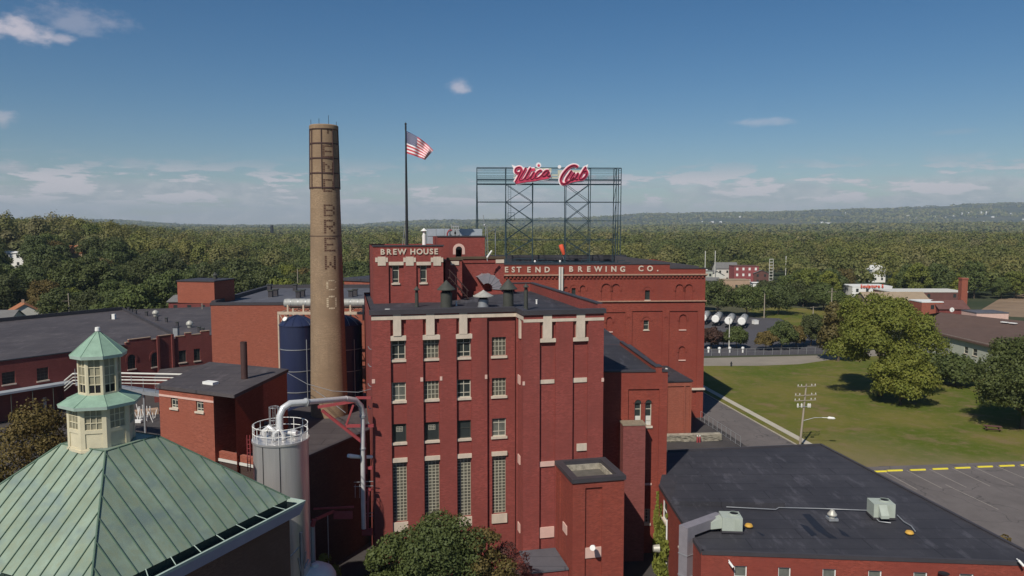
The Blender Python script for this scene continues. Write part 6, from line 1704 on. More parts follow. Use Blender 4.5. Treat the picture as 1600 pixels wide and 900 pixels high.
# ================================================================ long shed on the left
ZK = 10.0
kf = [PZ(-90, 574, ZK), PZ(120, 548, ZK), PZ(200, 537.5, ZK), PZ(271, 529.5, ZK), PZ(345, 522, ZK)]
kA = kf[0]; kB = kf[4]
ks = thing('long_brick_shed', (kf[2] + Vector((-20, 20, -ZK))), 'long low red brick shed with a wide dark flat roof, behind the cupola', 'building')
w = MB(); FKs = Frame((kf[1].x - (kf[2].x - kf[1].x) * 3.0, kf[1].y - (kf[2].y - kf[1].y) * 3.0), kf[3]); FK2 = Frame(kf[3], kf[4])
kw = [(3, 24, 581, 600, 0), (57.5, 76, 574.5, 594.5, 0), (199.5, 212, 560, 576.5, 1), (236.5, 249, 557, 573, 1)]
regs = []; info = []
for a, b, c, d, ar in kw:
    u0, u1, z0_, z1_ = FKs.u(a, (c + d) / 2), FKs.u(b, (c + d) / 2), FKs.z((a + b) / 2, d), FKs.z((a + b) / 2, c); regs.append((u0, u1, z0_, z1_, .3, True)); info.append((FKs, u0, u1, z0_, z1_, ar))
regs.append((FKs.u(47, 620), FKs.u(100, 620), 0, FKs.z(70, 606), 1.2))
w.relief(FKs, 0, FKs.len, 0, ZK - .1, regs)
regs = []
for a, b, c, d in ((279.5, 291, 547.5, 566), (303, 313, 545, 563.5)):
    u0, u1, z0_, z1_ = FK2.u(a, 556), FK2.u(b, 556), FK2.z((a + b) / 2, d), FK2.z((a + b) / 2, c); regs.append((u0, u1, z0_, z1_, .3, True)); info.append((FK2, u0, u1, z0_, z1_, 0))
w.relief(FK2, 0, FK2.len, 0, ZK - .1, regs)
# stepped gables on the parapet
for fr, px0, px1, h in ((FKs, 196, 201, .5), (FKs, 201, 236, .95), (FKs, 236, 248.5, .45), (FKs, 248.5, 268, .95), (FK2, 275, 289, .45), (FK2, 289.5, 299.5, .95), (FK2, 299.8, 314, .5), (FK2, 314.2, 328, 1.0)):
    u0, u1 = fr.u(px0, 535), fr.u(px1, 535); w.fbox(fr, u0, u1, ZK - .1, ZK - .1 + h, -.35, -.002)
    w.v  # parapet steps
for fr, u in ((FKs, FKs.len - .5), (FKs, FKs.u(268, 540) - 3.0)): w.fbox(fr, u, u + .45, 0, ZK + .95, .002, .3)
backs = [PZ(345, 478, ZK), PZ(192, 483.5, ZK), PZ(0, 502, ZK), PZ(-100, 512, ZK)]
pts = [FKs.pt(0, 0, -.3), FKs.pt(FKs.len, 0, -.3), FK2.pt(FK2.len, 0, -.3)] + backs
for a, b in zip(pts[2:], pts[3:] + pts[:1]): w.quad((a.x, a.y, 0), (b.x, b.y, 0), (b.x, b.y, ZK - .1), (a.x, a.y, ZK - .1))
w.build('wall', M['brick_dull'], ks)
m = MB(); m.poly([(p.x, p.y, ZK - .09) for p in pts]); m.build('roof', M['tar_brown'], ks)
m = MB(); fpw = Frame(PZ(192, 484, ZK), PZ(271, 524, ZK)); m.fbox(fpw, 0, fpw.len, ZK - .09, ZK + .55, -.15, .15); fpb = Frame(PZ(-100, 512, ZK), PZ(192, 484, ZK)); m.fbox(fpb, 0, fpb.len, ZK - .09, ZK + .8, -.2, .2); 
m.fbox(FKs, 0, FKs.u(195, 540), ZK - .1, ZK + .1, -.4, .1); m.build('parapet_coping', M['coping'], ks)
m = MB()
for fr, px0, px1, h in ((FKs, 196, 201, .5), (FKs, 201, 236, .95), (FKs, 236, 248.5, .45), (FKs, 248.5, 268, .95), (FK2, 275, 289, .45), (FK2, 289.5, 299.5, .95), (FK2, 299.8, 314, .5), (FK2, 314.2, 328, 1.0)):
    m.fbox(fr, fr.u(px0, 535), fr.u(px1, 535), ZK - .1 + h, ZK + .02 + h, -.4, .06)
m.build('step_coping', M['tan_wall'], ks)
for fr, u0, u1, z0_, z1_, ar in info:
    if ar:
        g = MB(); arch_fill(g, fr, (u0 + u1) / 2, z1_, (u1 - u0) / 2, .015); g.build('arched_fanlight', M['glass'], ks)
        g = MB(); arch_ring(g, fr, (u0 + u1) / 2, z1_, (u1 - u0) / 2, (u1 - u0) / 2 + .35, 0, .08, legs=.6); g.build('arch_moulding', M['brick_dull'], ks)
    window(ks, fr, u0, u1, z0_, z1_, .24, 'grid', sill_h=.22, fm='dark_steel')
dd = MB(); dd.fbox(FKs, FKs.u(72, 625), FKs.u(77, 625), 0, 2.6, -1.19, -1.12); dd.build('door', M['offwhite'], ks)
# dock canopy along the shed
dc = thing('dock_canopy', FKs.pt(FKs.u(60, 600), 0, 1), 'pale metal canopy strip along the front of the long brick shed', 'canopy')
zc0 = FKs.z(50, 606.5)
m = MB(); m.fbox(FKs, -5, FKs.u(106, 600), zc0, zc0 + .35, .02, 2.0); m.build('canopy_deck', M['duct_grey'], dc)
m = MB(); 
for k in range(8): u = FKs.u(106, 600) * k / 8; m.tube(FKs.pt(u, zc0, 1.9), FKs.pt(u, 0, 1.9), .08, n=6)
m.build('post', M['dark_steel'], dc)
# pipe bridge
pb = thing('pipe_bridge', PY(210, 590, 106), 'bridge of bright white pipes and rails spanning the yard behind the cupola', 'bridge')
m = MB()
Ax, Bx = (112, 108), (300, 96)
for ya, yb, r_ in ((583, 585.5, .13), (588.5, 590.5, .07), (593.5, 594.5, .10), (598.5, 600, .06)): m.path([PY(101, ya + 12, 112), PY(114, ya + 1, 110), PY(185, ya, 107), PY(302 if ya < 585 else (277 if ya < 590 else 262), yb, 100)], r_, 8)
m.build('pipe_run', M['offwhite'], pb)
m = MB(); f = Frame(PY(118, 600, 109.5), PY(262, 604, 101.5)); zf = PY(190, 601, 106).z; m.fbox(f, 0, f.len, zf - .9, zf - .4, -1.6, 0)
for k in range(9): u = f.len * k / 8; m.tube(f.pt(u, zf - .4, 0), f.pt(u, zf + 1.6, 0), .05, n=5)
for u in (.5, f.len * .35, f.len * .7, f.len - .3): m.tube(f.pt(u, zf - .9, -.8), f.pt(u, 0, -.8), .16, n=8)
m.build('support_frame', M['grey_steel'], pb)
m = MB()     # low dark roof between shed and pipe bridge
P = [PZ(240, 590, 4.6), PZ(330, 583, 4.6), PZ(345, 566, 4.6), PZ(250, 577, 4.6)]
lt = thing('lean_to', P[0] - Vector((0, 0, 4.6)), 'low dark lean-to roof in front of the shed windows', 'shed'); m.prism([(p.x, p.y) for p in P], 4.3, 4.6); m.build('roof', M['tar_brown'], lt); m = MB(); m.prism([(p.x, p.y) for p in P], 0, 4.29); m.build('wall', M['brick_dull'], lt)
for px, py, kind, lb in ((178, 498, 'w', 'white and dark box vent on the long shed roof, above the cupola'), (243, 493.5, 'r', 'round silver roof ventilator near the shed roof divider'), (296.5, 511, 'r', 'round silver roof ventilator near the right end of the shed roof'), (275.5, 525, 'b', 'small grey box chimney on the front edge of the shed roof')):
    p = PZ(px, py, ZK); p.z = ZK - .09; t = thing('roof_vent', p, lb, 'vent', 'vents on the shed roof'); m = MB(); s = p.y / FPX
    if kind == 'r': m.lathe([(.45, 0), (.5, .5), (.75, .6), (.75, .95), (.5, 1.3), (.2, 1.5)], p, 14); m.build('hood', M['sheet'], t)
    elif kind == 'w': m.box(p + Vector((0, 0, .6)), (.7, .7, 1.2)); m.build('box', M['white'], t); m = MB(); m.box(p + Vector((-.5, 0, .5)), (.28, .6, 1.0)); m.build('side', M['dark'], t)
    else: m.box(p + Vector((0, 0, .9)), (.9, .9, 1.8)); m.build('box', M['grey_steel'], t); m = MB(); m.box(p + Vector((0, 0, 1.85)), (1.1, 1.1, .1)); m.build('cap', M['coping'], t)
for i, (px, py) in enumerate(((201, 486), (206, 489), (212, 490.5), (229, 493), (245, 501), (260, 503), (277, 510), (311, 518), (317, 520))):
    p = PZ(px, py, ZK); p.z = ZK - .09; t = thing('small_vent', p, 'small dark vent box dotted about the shed roof divider', 'vent', 'small dark vents along the shed roof divider'); m = MB(); m.box(p + Vector((0, 0, .5)), (.5, .5, 1.0)); m.build('box', M['coping'], t); m = MB(); m.box(p + Vector((0, 0, 1.05)), (.7, .7, .1)); m.build('cap', M['dark_steel'], t)
# things in the yard
p = PY(227.5, 677, 84); t = thing('bollard', PZ(227.5, 677, 0), 'dark steel post standing in the yard right of the cupola', 'post'); q = PZ(227.5, 677, 0); q.z = 0; t.location = q; m = MB(); m.lathe([(.16, 0), (.16, 2.6), (.02, 2.7)], q, 10); m.build('post', M['black_steel'], t)
rk = thing('pallet_rack', PZ(228, 660, 0), 'jumble of white racks standing in the yard right of the cupola', 'rack'); rk.location.z = 0
m = MB(); r_ = random.Random(9)
for k in range(22):
    px, py = 214 + r_.random() * 28, 652 + r_.random() * 9; q = PZ(px, py, 0); q.z = 0; m.tube(q, q + Vector((r_.uniform(-.6, .6), r_.uniform(-.3, .3), r_.uniform(1.0, 2.6))), .07, n=5)
m.box(PZ(214, 661, 0) + Vector((0, 0, .3)), (1.6, .8, .4)); m.build('rack', M['white'], rk)
ye = thing('yard_skid', PZ(222, 648, 0), 'flat yellowish pallet stack in the yard behind the white racks', 'pallet'); q = PZ(222, 648, 0); ye.location = (q.x, q.y, 0); m = MB(); m.box((q.x, q.y, .4), (5, 1.6, .8), .5); m.build('stack', M['tan_wall'], ye)
ts = [PZ(212, 692, 0), PZ(252, 680, 0), PZ(252, 664, 0), PZ(214, 680, 0)]

# ================================================================ street furniture
def utility_pole(base, h, lean, label, arms=((0.3, 2.6), (1.9, 3.2), (2.9, 3.2)), lamp=False, yaw=0.25, big=True, r=.17):
    t = thing('utility_pole', base, label, 'utility pole')
    b = Vector(base); tp = b + Vector((lean, 0, h))
    m = MB(); m.path([b, b.lerp(tp, .5), tp], [r, r * .85, r * .65], 9); m.build('post', M['wood'], t)
    for dz, L_ in arms:
        c = b.lerp(tp, 1 - dz / h) + Vector((0, -r, 0)); d = Vector((math.cos(yaw), math.sin(yaw), 0)) * L_ / 2
        m = MB(); 
        m.tube(c - d, c + d, .07, n=4, sm=False)
        m.build('crossarm', M['wood'], t)
        if big:
            m = MB()
            for k in (-.92, -.55, .55, .92): q = c + d * k; m.lathe([(.05, 0), (.09, .08), (.05, .14), (.08, .2), (.02, .26)], q + Vector((0, 0, .06)), 8)
            m.build('insulator', M['offwhite'], t)
    if lamp:
        c = b.lerp(tp, .42); m = MB(); m.path([c, c + Vector((1.6, -.3, .55)), c + Vector((2.7, -.5, .62))], .045, 6); m.build('lamp_arm', M['grey_steel'], t)
        m = MB(); m.path([c + Vector((3.3, -.6, .58)), c + Vector((3.5, -.65, .6)), c + Vector((4.2, -.75, .56)), c + Vector((4.35, -.8, .54))], [.05, .2, .17, .06], 10); m.path([c + Vector((2.6, -.5, .62)), c + Vector((3.4, -.62, .6))], .045, 6); m.build('lamp_head', M['white'], t)
        c = b.lerp(tp, .66)
        for k, dx in enumerate((-1.0, -.45, .5, .75)):
            m = MB(); m.lathe([(.12, 0), (.14, .1), (.14, .45), (.05, .6)], c + Vector((dx, -.25, -.2)), 9); m.build('cutout', M['offwhite'], t)
        m = MB(); m.tube(c + Vector((-1.1, -.2, -.1)), c + Vector((.9, -.2, -.1)), .05, n=5); m.build('bracket', M['grey_steel'], t)
    return t
q = PZ(1249.5, 699, 0); tpz = PY(1257.5, 600, q.y).z
utility_pole((q.x, q.y, 0), tpz, (1257.5 - 1249.5) / FPX * q.y * .6 + .25, 'leaning wooden utility pole with three crossarms and a street lamp beside the sidewalk', lamp=True, arms=((.3, 2.9), (1.6, 3.4), (2.35, 3.4)), yaw=.18)
for px, y0, y1, lb, arms, Yp in ((1193.8, 452, 497, 'tall bare wooden pole at the far corner of the tanker lot', (), None), (1270, 479, 500, 'short wooden pole with a single crossarm in front of the far trees', ((.2, 2.8),), None), (1299, 450, 478, 'distant wooden pole with crossarm left of the red-lettered building', ((1.2, 3.2),), 240)):
    q = PZ(px, y1, 0) if Yp is None else PY(px, y1, Yp); q.z = 0
    utility_pole((q.x, q.y, 0), PY(px, y0, q.y).z, .05, lb, arms=arms, big=False, r=.2)
q = PZ(1139, 545, 0); q.z = 0; t = thing('light_pole', q, 'thin pale metal light pole in front of the parked tank trailers', 'light pole'); h = PY(1139, 497, q.y).z; m = MB(); m.path([q, q + Vector((0, 0, h))], [.14, .09], 8); m.build('pole', M['offwhite'], t); m = MB(); m.box(q + Vector((.0, -.3, h)), (.5, .9, .18)); m.build('lamp_head', M['offwhite'], t)
ZH = height
q = PY(109, 486, 215); utility_pole((q.x, q.y, float(ZH(q.x, q.y))), PY(109, 458, 215).z - float(ZH(q.x, q.y)), -.2, 'wooden pole with crossarm beyond the left shed roof', arms=((2.2, 3.4),), big=False, r=.2)
q = PY(186.5, 484, 210); utility_pole((q.x, q.y, float(ZH(q.x, q.y))), PY(186.5, 470, 210).z - float(ZH(q.x, q.y)), 0, 'short pale pole just behind the corner of the shed roof', arms=(), big=False, r=.2)
q = PY(316, 482, 200); utility_pole((q.x, q.y, float(ZH(q.x, q.y))), PY(316, 457, 200).z - float(ZH(q.x, q.y)), 0, 'pale pole in front of the grey roofed brick building', arms=(), big=False, r=.16)
q = PY(465.5, 452, 230); utility_pole((q.x, q.y, float(ZH(q.x, q.y))), PY(465.5, 420, 230).z - float(ZH(q.x, q.y)), 0, 'wooden pole left of the smokestack beyond the grey roof', arms=(), big=False, r=.16)
for px, py0, py1, Yq, lb in ((1101.5, 392, 415, 400, 'thin mast left of the white far buildings'), (1117, 392, 413, 410, 'thin mast between the white far buildings'), (1227, 400, 430, 420, 'thin pale mast right of the far red brick building'), (1204.5, 405, 425, 400, 'tall ladder-like lattice mast right of the far red brick building')):
    p = PY(px, py1 + 15, Yq); t = thing('mast', (p.x, Yq, float(ZH(p.x, Yq))), lb, 'mast', 'far masts on the right'); m = MB(); zt_ = PY(px, py0, Yq).z
    if 'lattice' in lb:
        for k in (-1, 1): m.tube((p.x + k * 1.0, Yq, 0), (p.x + k * 1.0, Yq, zt_), .15, n=4)
        for k in range(9): m.tube((p.x - 1, Yq, zt_ * (k + 1) / 9), (p.x + 1, Yq, zt_ * (k + 1) / 9), .22, n=4)
    else: m.tube((p.x, Yq, 0), (p.x, Yq, zt_), .22, n=5)
    m.build('mast', M['offwhite'], t)

# wheel stops and stall lines
ws_px = [(1373, 737.5), (1398, 736), (1434, 735), (1469, 733.4), (1504, 731.8), (1539, 730), (1573, 728.6), (1606, 727.4), (1640, 726), (1673, 724.6)]
names_ = ['at the left end of the row, cut off by the roof', 'second from the left end of the row', 'third from the left end of the row', 'fourth from the left end of the row', 'fifth from the left end of the row', 'sixth from the left end of the row', 'last whole one before the right photo edge', 'at the right photo edge', 'a', 'b']
base = None
for i, (px, py) in enumerate(ws_px[:8]):
    q = PZ(px, py, 0)
    t = thing('wheel_stop', (q.x, q.y, 0), 'yellow concrete wheel stop ' + names_[i], 'wheel stop', 'yellow wheel stops')
    m = MB(); c_, s_ = math.cos(.1), math.sin(.1)
    L_ = 2.1; P = [(-.14, .016), (.14, .016), (.09, .17), (-.09, .17)]
    V = [(q.x + sx_ * L_ / 2 * c_ - y_ * s_, q.y + sx_ * L_ / 2 * s_ + y_ * c_, z_) for sx_ in (-1, 1) for y_, z_ in P]
    m.add(V, [(0, 1, 2, 3), (7, 6, 5, 4), (0, 4, 5, 1), (1, 5, 6, 2), (2, 6, 7, 3), (3, 7, 4, 0)]); m.build('block', M['yellow'], t)
m = MB()
for (a, b) in (((1382, 737), (1433, 765)), ((1417, 735), (1472, 763)), ((1452, 733), (1510, 761.5)), ((1487, 731), (1547, 759.5)), ((1521, 729.5), (1584, 758)), ((1556, 728), (1622, 756)), ((1590, 727), (1660, 755)), ((1477, 757), (1560, 796))):
    p, q = PZ(*a, .022), PZ(*b, .022); d = (q - p).normalized(); n = Vector((-d.y, d.x, 0)) * .06; m.quad(p - n, q - n, q + n, p + n)
for qd in range(len(m.f)): pass
o = m.build('stall_lines', M['line']); struct(o)
# picnic table
q = PZ(1551, 673, 0); t = thing('picnic_table', (q.x, q.y, 0), 'brown wooden picnic table at the edge of the tree shade on the lawn', 'picnic table')
def rb(m, c, s): m.box(Vector((q.x, q.y, 0)) + Vector((c[0] * math.cos(-.35) - c[1] * math.sin(-.35), c[0] * math.sin(-.35) + c[1] * math.cos(-.35), c[2])), s, -.35)
m = MB(); 
for k in range(4): rb(m, (0, -.33 + k * .22, .75), (2.4, .19, .05))
m.build('tabletop', M['picnic'], t)
for s_ in (-1, 1):
    m = MB(); rb(m, (0, s_ * .8, .45), (2.4, .28, .05)); m.build('bench', M['picnic'], t)
m = MB()
for x_ in (-.85, .85): rb(m, (x_, 0, .42), (.08, 1.7, .08)); rb(m, (x_, -.45, .36), (.08, .1, .7)); rb(m, (x_, .45, .36), (.08, .1, .7))
m.build('leg', M['picnic'], t)
# fence along the lot
fc = thing('chain_link_fence', PZ(1200, 556, 0), 'low wire fence with thin posts between the tanker lot and the cross street', 'fence'); fc.location.z = 0
m = MB(); A_, B_ = PZ(1098, 556.5, 0), PZ(1300, 552.5, 0); n_ = 15
for k in range(n_ + 1): p = A_.lerp(B_, k / n_); m.tube((p.x, p.y, 0), (p.x, p.y, 1.7), .05, n=5)
m.build('post', M['grey_steel'], fc); m = MB(); m.tube((A_.x, A_.y, 1.68), (B_.x, B_.y, 1.68), .03, n=5); m.tube((A_.x, A_.y, .9), (B_.x, B_.y, .9), .015, n=4); m.build('rail', M['grey_steel'], fc)
fc = thing('chain_link_fence', PZ(1140, 680, 0), 'wire fence with posts along the near side of the street by the rubble wall', 'fence'); fc.location.z = 0
m = MB(); A_, B_ = Vector(tuple((Vector(G(1103, 657)) - rn * .9)) + (0,)), Vector(tuple((Vector(G(1166, 698)) - rn * .9)) + (0,)); n_ = 9
for k in range(n_ + 1): p = A_.lerp(B_, k / n_); m.tube((p.x, p.y, 0), (p.x, p.y, 1.6), .04, n=5)
m.build('post', M['grey_steel'], fc); m = MB(); m.tube((A_.x, A_.y, 1.58), (B_.x, B_.y, 1.58), .03, n=5); m.tube((A_.x, A_.y, .15), (B_.x, B_.y, .15), .02, n=4); m.build('rail', M['grey_steel'], fc)
q = PZ(1142.5, 572.5, 0); t = thing('fire_hydrant', (q.x, q.y, 0), 'small dark hydrant post beside the cross street', 'hydrant'); m = MB(); m.lathe([(.2, 0), (.17, .15), (.15, .75), (.19, .8), (.12, 1.05), (.03, 1.15)], (q.x, q.y, 0), 10); m.tube((q.x - .28, q.y, .6), (q.x + .28, q.y, .6), .08, n=8); m.build('barrel', M['black_steel'], t)

# tank trailers
def tanker():
    t = thing('tank_trailer', (0, 0, 0), '', 'tank trailer', 'tank trailers parked in the lot')
    Rr = 1.22; L_ = 11.0
    def cyl(m, y0, y1, r0, r1=None, n=24, mi=0): m.tube((0, y0, 2.35), (0, y1, 2.35), r0, r1, n)
    m = MB(); m.path([(0, 0, 2.35), (0, .06, 2.35), (0, L_ - .06, 2.35), (0, L_, 2.35)], [Rr * .93, Rr, Rr, Rr * .93], 24); m.build('barrel', M['stainless_pale'], t)
    m = MB(); m.path([(0, -.2, 2.35), (0, -.06, 2.35)], [Rr * .86, Rr * 1.02], 8); m.build('end_cap', M['white'], t)
    m = MB(); m.path([(0, .3, 3.62), (0, L_ - .3, 3.62)], .07, 6); m.box((0, 3, 3.66), (.7, .7, .22)); m.box((0, 7.5, 3.66), (.7, .7, .22)); m.build('walkway', M['grey_steel'], t)
    m = MB(); m.box((0, L_ / 2, 1.05), (1.0, L_ - .5, .22)); m.build('chassis', M['black_steel'], t)
    for y in (1.2, 2.5):
        for x in (-1.0, 1.0):
            m = MB(); m.tube((x - .14, y, .5), (x + .14, y, .5), .5, n=16); m.build('wheel', M['black_steel'], t)
    for x in (-.7, .7):
        m = MB(); m.box((x, L_ - 2, .6), (.12, .12, 1.1)); m.build('landing_leg', M['grey_steel'], t)
    return t
M['stainless_pale'] = pm('pale_tank_shell', (0.46, 0.45, 0.42), 0.45, 0.15, var=.2, scale=1.2)
t0 = tanker()
for i, (px, py, lb) in enumerate(((1098, 506, 'white ended tank trailer half hidden by the long brewery block'), (1117.5, 508, 'white ended tank trailer, second of the row from the brewery block'), (1138, 511, 'white ended tank trailer behind the thin light pole'), (1158.5, 512, 'white ended tank trailer at the open right end of the row'))):
    o = t0 if i == 0 else copy_tree(t0)
    q = PZ(px, py + 2, 0); o.location = (q.x, q.y, 0.02); o.rotation_euler = (0, 0, math.radians(-22)); o['label'] = lb
q = PZ(1180, 507, 0); t = thing('white_crate', (q.x, q.y, 0), 'small white box standing right of the last tank trailer', 'box'); m = MB(); m.box((q.x, q.y, .75), (1.5, 1.5, 1.2), .3); m.build('body', M['white'], t); m = MB(); m.box((q.x, q.y, 1.4), (1.7, 1.7, .1), .3); m.build('lid', M['white'], t)
m = MB()
for i, (px, py) in enumerate(((1107, 551), (1124, 551.5), (1140, 551), (1160.5, 551))):
    q = PZ(px, py, 0); t = thing('white_bollard', (q.x, q.y, 0), 'white topped bollard behind the wire fence under the small trees', 'bollard', 'white topped bollards behind the fence'); m = MB(); m.lathe([(.22, 0), (.22, .9), (.38, .95), (.38, 1.35), (.1, 1.5)], (q.x, q.y, 0), 10); m.build('post', M['white'], t)

# ================================================================ buildings in the distance
def house(px, py_base, Y, w_, d_, h, roof_h, wallm, roofm, label, rz=0.0, gable='x', name='house', wins=2, group=None, chimney=False, z0=None):
    p = PY(px, py_base, Y); zg = float(ZH(p.x, Y)) if z0 is None else z0
    t = thing(name, (p.x, Y, zg), label, 'building' if name != 'house' else 'house', group)
    R_ = Matrix.Rotation(rz, 3, 'Z'); T_ = lambda x, y, z: Vector((p.x, Y, zg)) + R_ @ Vector((x, y, z))
    m = MB(); hw, hd = w_ / 2, d_ / 2
    m.add([T_(x, y, z) for z in (-.5, h) for x, y in ((-hw, -hd), (hw, -hd), (hw, hd), (-hw, hd))], [(0, 1, 5, 4), (1, 2, 6, 5), (2, 3, 7, 6), (3, 0, 4, 7)])
    if roof_h > 0:
        if gable == 'y': m.add([T_(-hw, -hd, h), T_(hw, -hd, h), T_(0, -hd, h + roof_h), T_(-hw, hd, h), T_(hw, hd, h), T_(0, hd, h + roof_h)], [(0, 1, 2), (4, 3, 5)])
        else: m.add([T_(-hw, -hd, h), T_(-hw, hd, h), T_(-hw, 0, h + roof_h), T_(hw, -hd, h), T_(hw, hd, h), T_(hw, 0, h + roof_h)], [(1, 0, 2), (3, 4, 5)])
    m.build('wall', M[wallm], t)
    m = MB(); e = .4
    if roof_h > 0:
        k = roof_h / (hw if gable == 'y' else hd); th_ = .18
        for s in (-1, 1):
            if gable == 'y': A = [(s * (hw + e), -hd - e, h - k * e), (s * (hw + e), hd + e, h - k * e), (0, hd + e, h + roof_h), (0, -hd - e, h + roof_h)]
            else: A = [(-hw - e, s * (hd + e), h - k * e), (hw + e, s * (hd + e), h - k * e), (hw + e, 0, h + roof_h), (-hw - e, 0, h + roof_h)]
            V = [T_(x, y, z + .02) for x, y, z in A] + [T_(x, y, z + th_) for x, y, z in A]
            m.add(V, [(0, 1, 2, 3), (4, 5, 6, 7), (0, 4, 5, 1), (1, 5, 6, 2), (3, 7, 4, 0)])
    else:
        m.add([T_(x, y, z) for z in (h, h + .3) for x, y in ((-hw - .1, -hd - .1), (hw + .1, -hd - .1), (hw + .1, hd + .1), (-hw - .1, hd + .1))], [(4, 5, 6, 7), (0, 1, 5, 4), (1, 2, 6, 5), (2, 3, 7, 6), (3, 0, 4, 7)])
    rf = m.build('roof', M[roofm], t)
    if chimney: m = MB(); m.add([T_(x, y, z) for z in (h, h + roof_h + 1.0) for x, y in ((-.5, .2), (.2, .2), (.2, .9), (-.5, .9))], [(0, 1, 5, 4), (1, 2, 6, 5), (2, 3, 7, 6), (3, 0, 4, 7), (4, 5, 6, 7)]); m.build('chimney', M['tan_wall'], rf)
    nf = max(1, int(h // 3))
    for fl_ in range(nf):
        for i in range(wins):
            x = -hw + w_ * (i + .5) / wins; z = h * (fl_ + .35) / nf; ww_, wh_ = min(1.1, w_ / wins * .5), 1.4
            m = MB(); m.add([T_(x + sx_ * ww_ / 2, -hd - .03, z + sz * wh_) for sx_, sz in ((-1, 0), (1, 0), (1, 1), (-1, 1))], [(0, 1, 2, 3)]); wn_ = m.build('window', M['glass'] if wallm != 'red_far' else M['white'], t)
    return t
M['red_far'] = pm('far_crimson_brick', (0.28, 0.075, 0.075), .85, var=.2)
house(38, 492, 222, 9.5, 9, 4.8, 2.9, 'offwhite', 'roof_terracotta', 'house with a bright terracotta gable roof and chimney, behind the left end of the shed', rz=.62, gable='y', chimney=True)
house(2, 500, 215, 9, 8, 4.6, 2.2, 'white', 'roof_grey', 'white house with grey roof cut by the left photo edge', rz=.1, gable='x')
house(306, 470, 215, 11.5, 9, 10.6, 1.4, 'brick_dull', 'roof_grey', 'low dark brick building with a pale grey roof, left of the roof penthouse', gable='x', name='brick_hall', wins=3)
house(121, 388, 345, 9, 9, 5.4, 3.0, 'tan_wall', 'roof_terracotta', 'house with a terracotta roof high among the left trees', gable='x', chimney=True)
house(27, 385, 330, 9, 7, 6.4, .5, 'white', 'white', 'white roofed building among the trees at far left', gable='x')
house(255, 427, 300, 4, 4, 4, 1, 'tan_wall', 'roof_tan', 'tiny tan roof peeping from the yellow-green tree', gable='x')
house(476, 386, 620, 18, 9, 7, .8, 'offwhite', 'white', 'pale flat roofed building just left of the smokestack', name='pale_hall', wins=3)
house(457, 432, 270, 5.5, 5, 6, 1.6, 'offwhite', 'roof_grey', 'pale house half hidden in trees left of the smokestack', gable='x')
house(573, 401, 480, 11, 8, 7, 1.4, 'offwhite', 'roof_grey', 'pale house among trees left of the lettered tower', gable='x')
house(572, 432, 250, 4, 5, 4, .6, 'offwhite', 'white', 'small white roof just left of the lettered tower', gable='x')
# cluster right of the long block
house(1093, 414, 405, 6.5, 8, 8.5, 0, 'white', 'white', 'small white box building at the left of the far cluster', name='white_building', wins=2)
house(1104, 416, 400, 5, 6, 8.0, 0, 'pale_green_wall', 'roof_grey', 'pale grey narrow building beside the white box building', name='grey_building', wins=2)
house(1117, 425, 415, 8, 8, 5, 2.2, 'offwhite', 'roof_grey', 'grey roofed house in front of the thin far mast', gable='y')
house(1133, 420, 430, 12, 9, 8.0, 3.0, 'offwhite', 'roof_grey', 'grey shingled house left of the far crimson building', gable='x', wins=3)
house(1162, 425, 420, 13.5, 10, 9.6, 0, 'red_far', 'roof_maroon', 'crimson brick building with white windows in the far cluster', name='crimson_building', wins=4)
house(1186, 428, 418, 8, 8, 6.0, 1.6, 'roof_maroon', 'roof_grey', 'dark maroon house right of the crimson building', gable='y')
house(1183, 436, 380, 5.5, 5, 3.4, .2, 'white', 'white', 'small white flat building below the maroon house', wins=1)
house(1147, 441, 372, 13, 8, 5.4, 0, 'tan_wall', 'roof_tan', 'low tan building in front of the crimson brick building', name='tan_building', wins=1)
house(1108, 430, 385, 9, 8, 4.4, 1.2, 'roof_grey', 'roof_grey', 'low grey building beside the corner of the long block', gable='x', wins=2)
house(1243, 428, 400, 4.5, 4.5, 4.4, 1.6, 'white', 'white', 'tiny white domed shelter among the far trees', gable='y', wins=1)
house(1290, 415, 440, 7, 6, 6, 2.5, 'tan_wall', 'roof_brown', 'brown roofed house left of the white gabled house', gable='y')
house(1325, 412, 470, 5.5, 6, 6.5, 2.5, 'cream', 'cream', 'narrow cream house deep in the far trees', gable='y')
house(1343, 414, 480, 10, 7, 6, 2.6, 'cream', 'roof_tan', 'cream house with tan roof deep in the far trees', gable='x')
house(1369, 420, 430, 7.4, 7, 7.4, 3.2, 'white', 'white', 'white gabled two-storey house among the far trees', gable='y')
# red lettered building group
wbk = house(1352, 463, 320, 16.5, 12, 6.6, 0, 'white', 'white', 'long white building with red rooftop lettering, behind the big maple', name='white_lettered_building', wins=4)
Fs = Frame(PY(1344, 450, 313.6), PY(1392, 450, 313.8)); m = MB()
txt = 'Sculpture S'; u = 0
tot = [glyph(c_, .1, .02) if c_ != ' ' else None for c_ in txt]
u = .2; zs_ = Fs.z(1360, 449.2)
for c_, g in zip(txt, tot):
    if g is None: u += .55; continue
    wv = (g[3] - g[2]) * 1.75; m = MB(); letter(m, Fs, c_, u + wv / 2, zs_, 1.75, 0, .12, .03); m.build('letter', M['orange_red'], wbk); u += wv + .24
house(1436, 463, 300, 30, 14, 6.2, 0, 'roof_maroon', 'offwhite', 'long maroon walled building with a pale flat roof, left of the square brick chimney', name='maroon_building', wins=3)
house(1392, 475, 275, 22, 10, 5.4, 2.4, 'roof_tan', 'roof_tan', 'building with a broad tan shingle roof behind the big maple', gable='x', name='tan_roofed_building')
house(1446, 490, 252, 7, 8, 6.8, 0, 'brick_orange', 'white', 'square red brick building with a white flat roof beside the maroon roof', name='square_brick_building', wins=1)
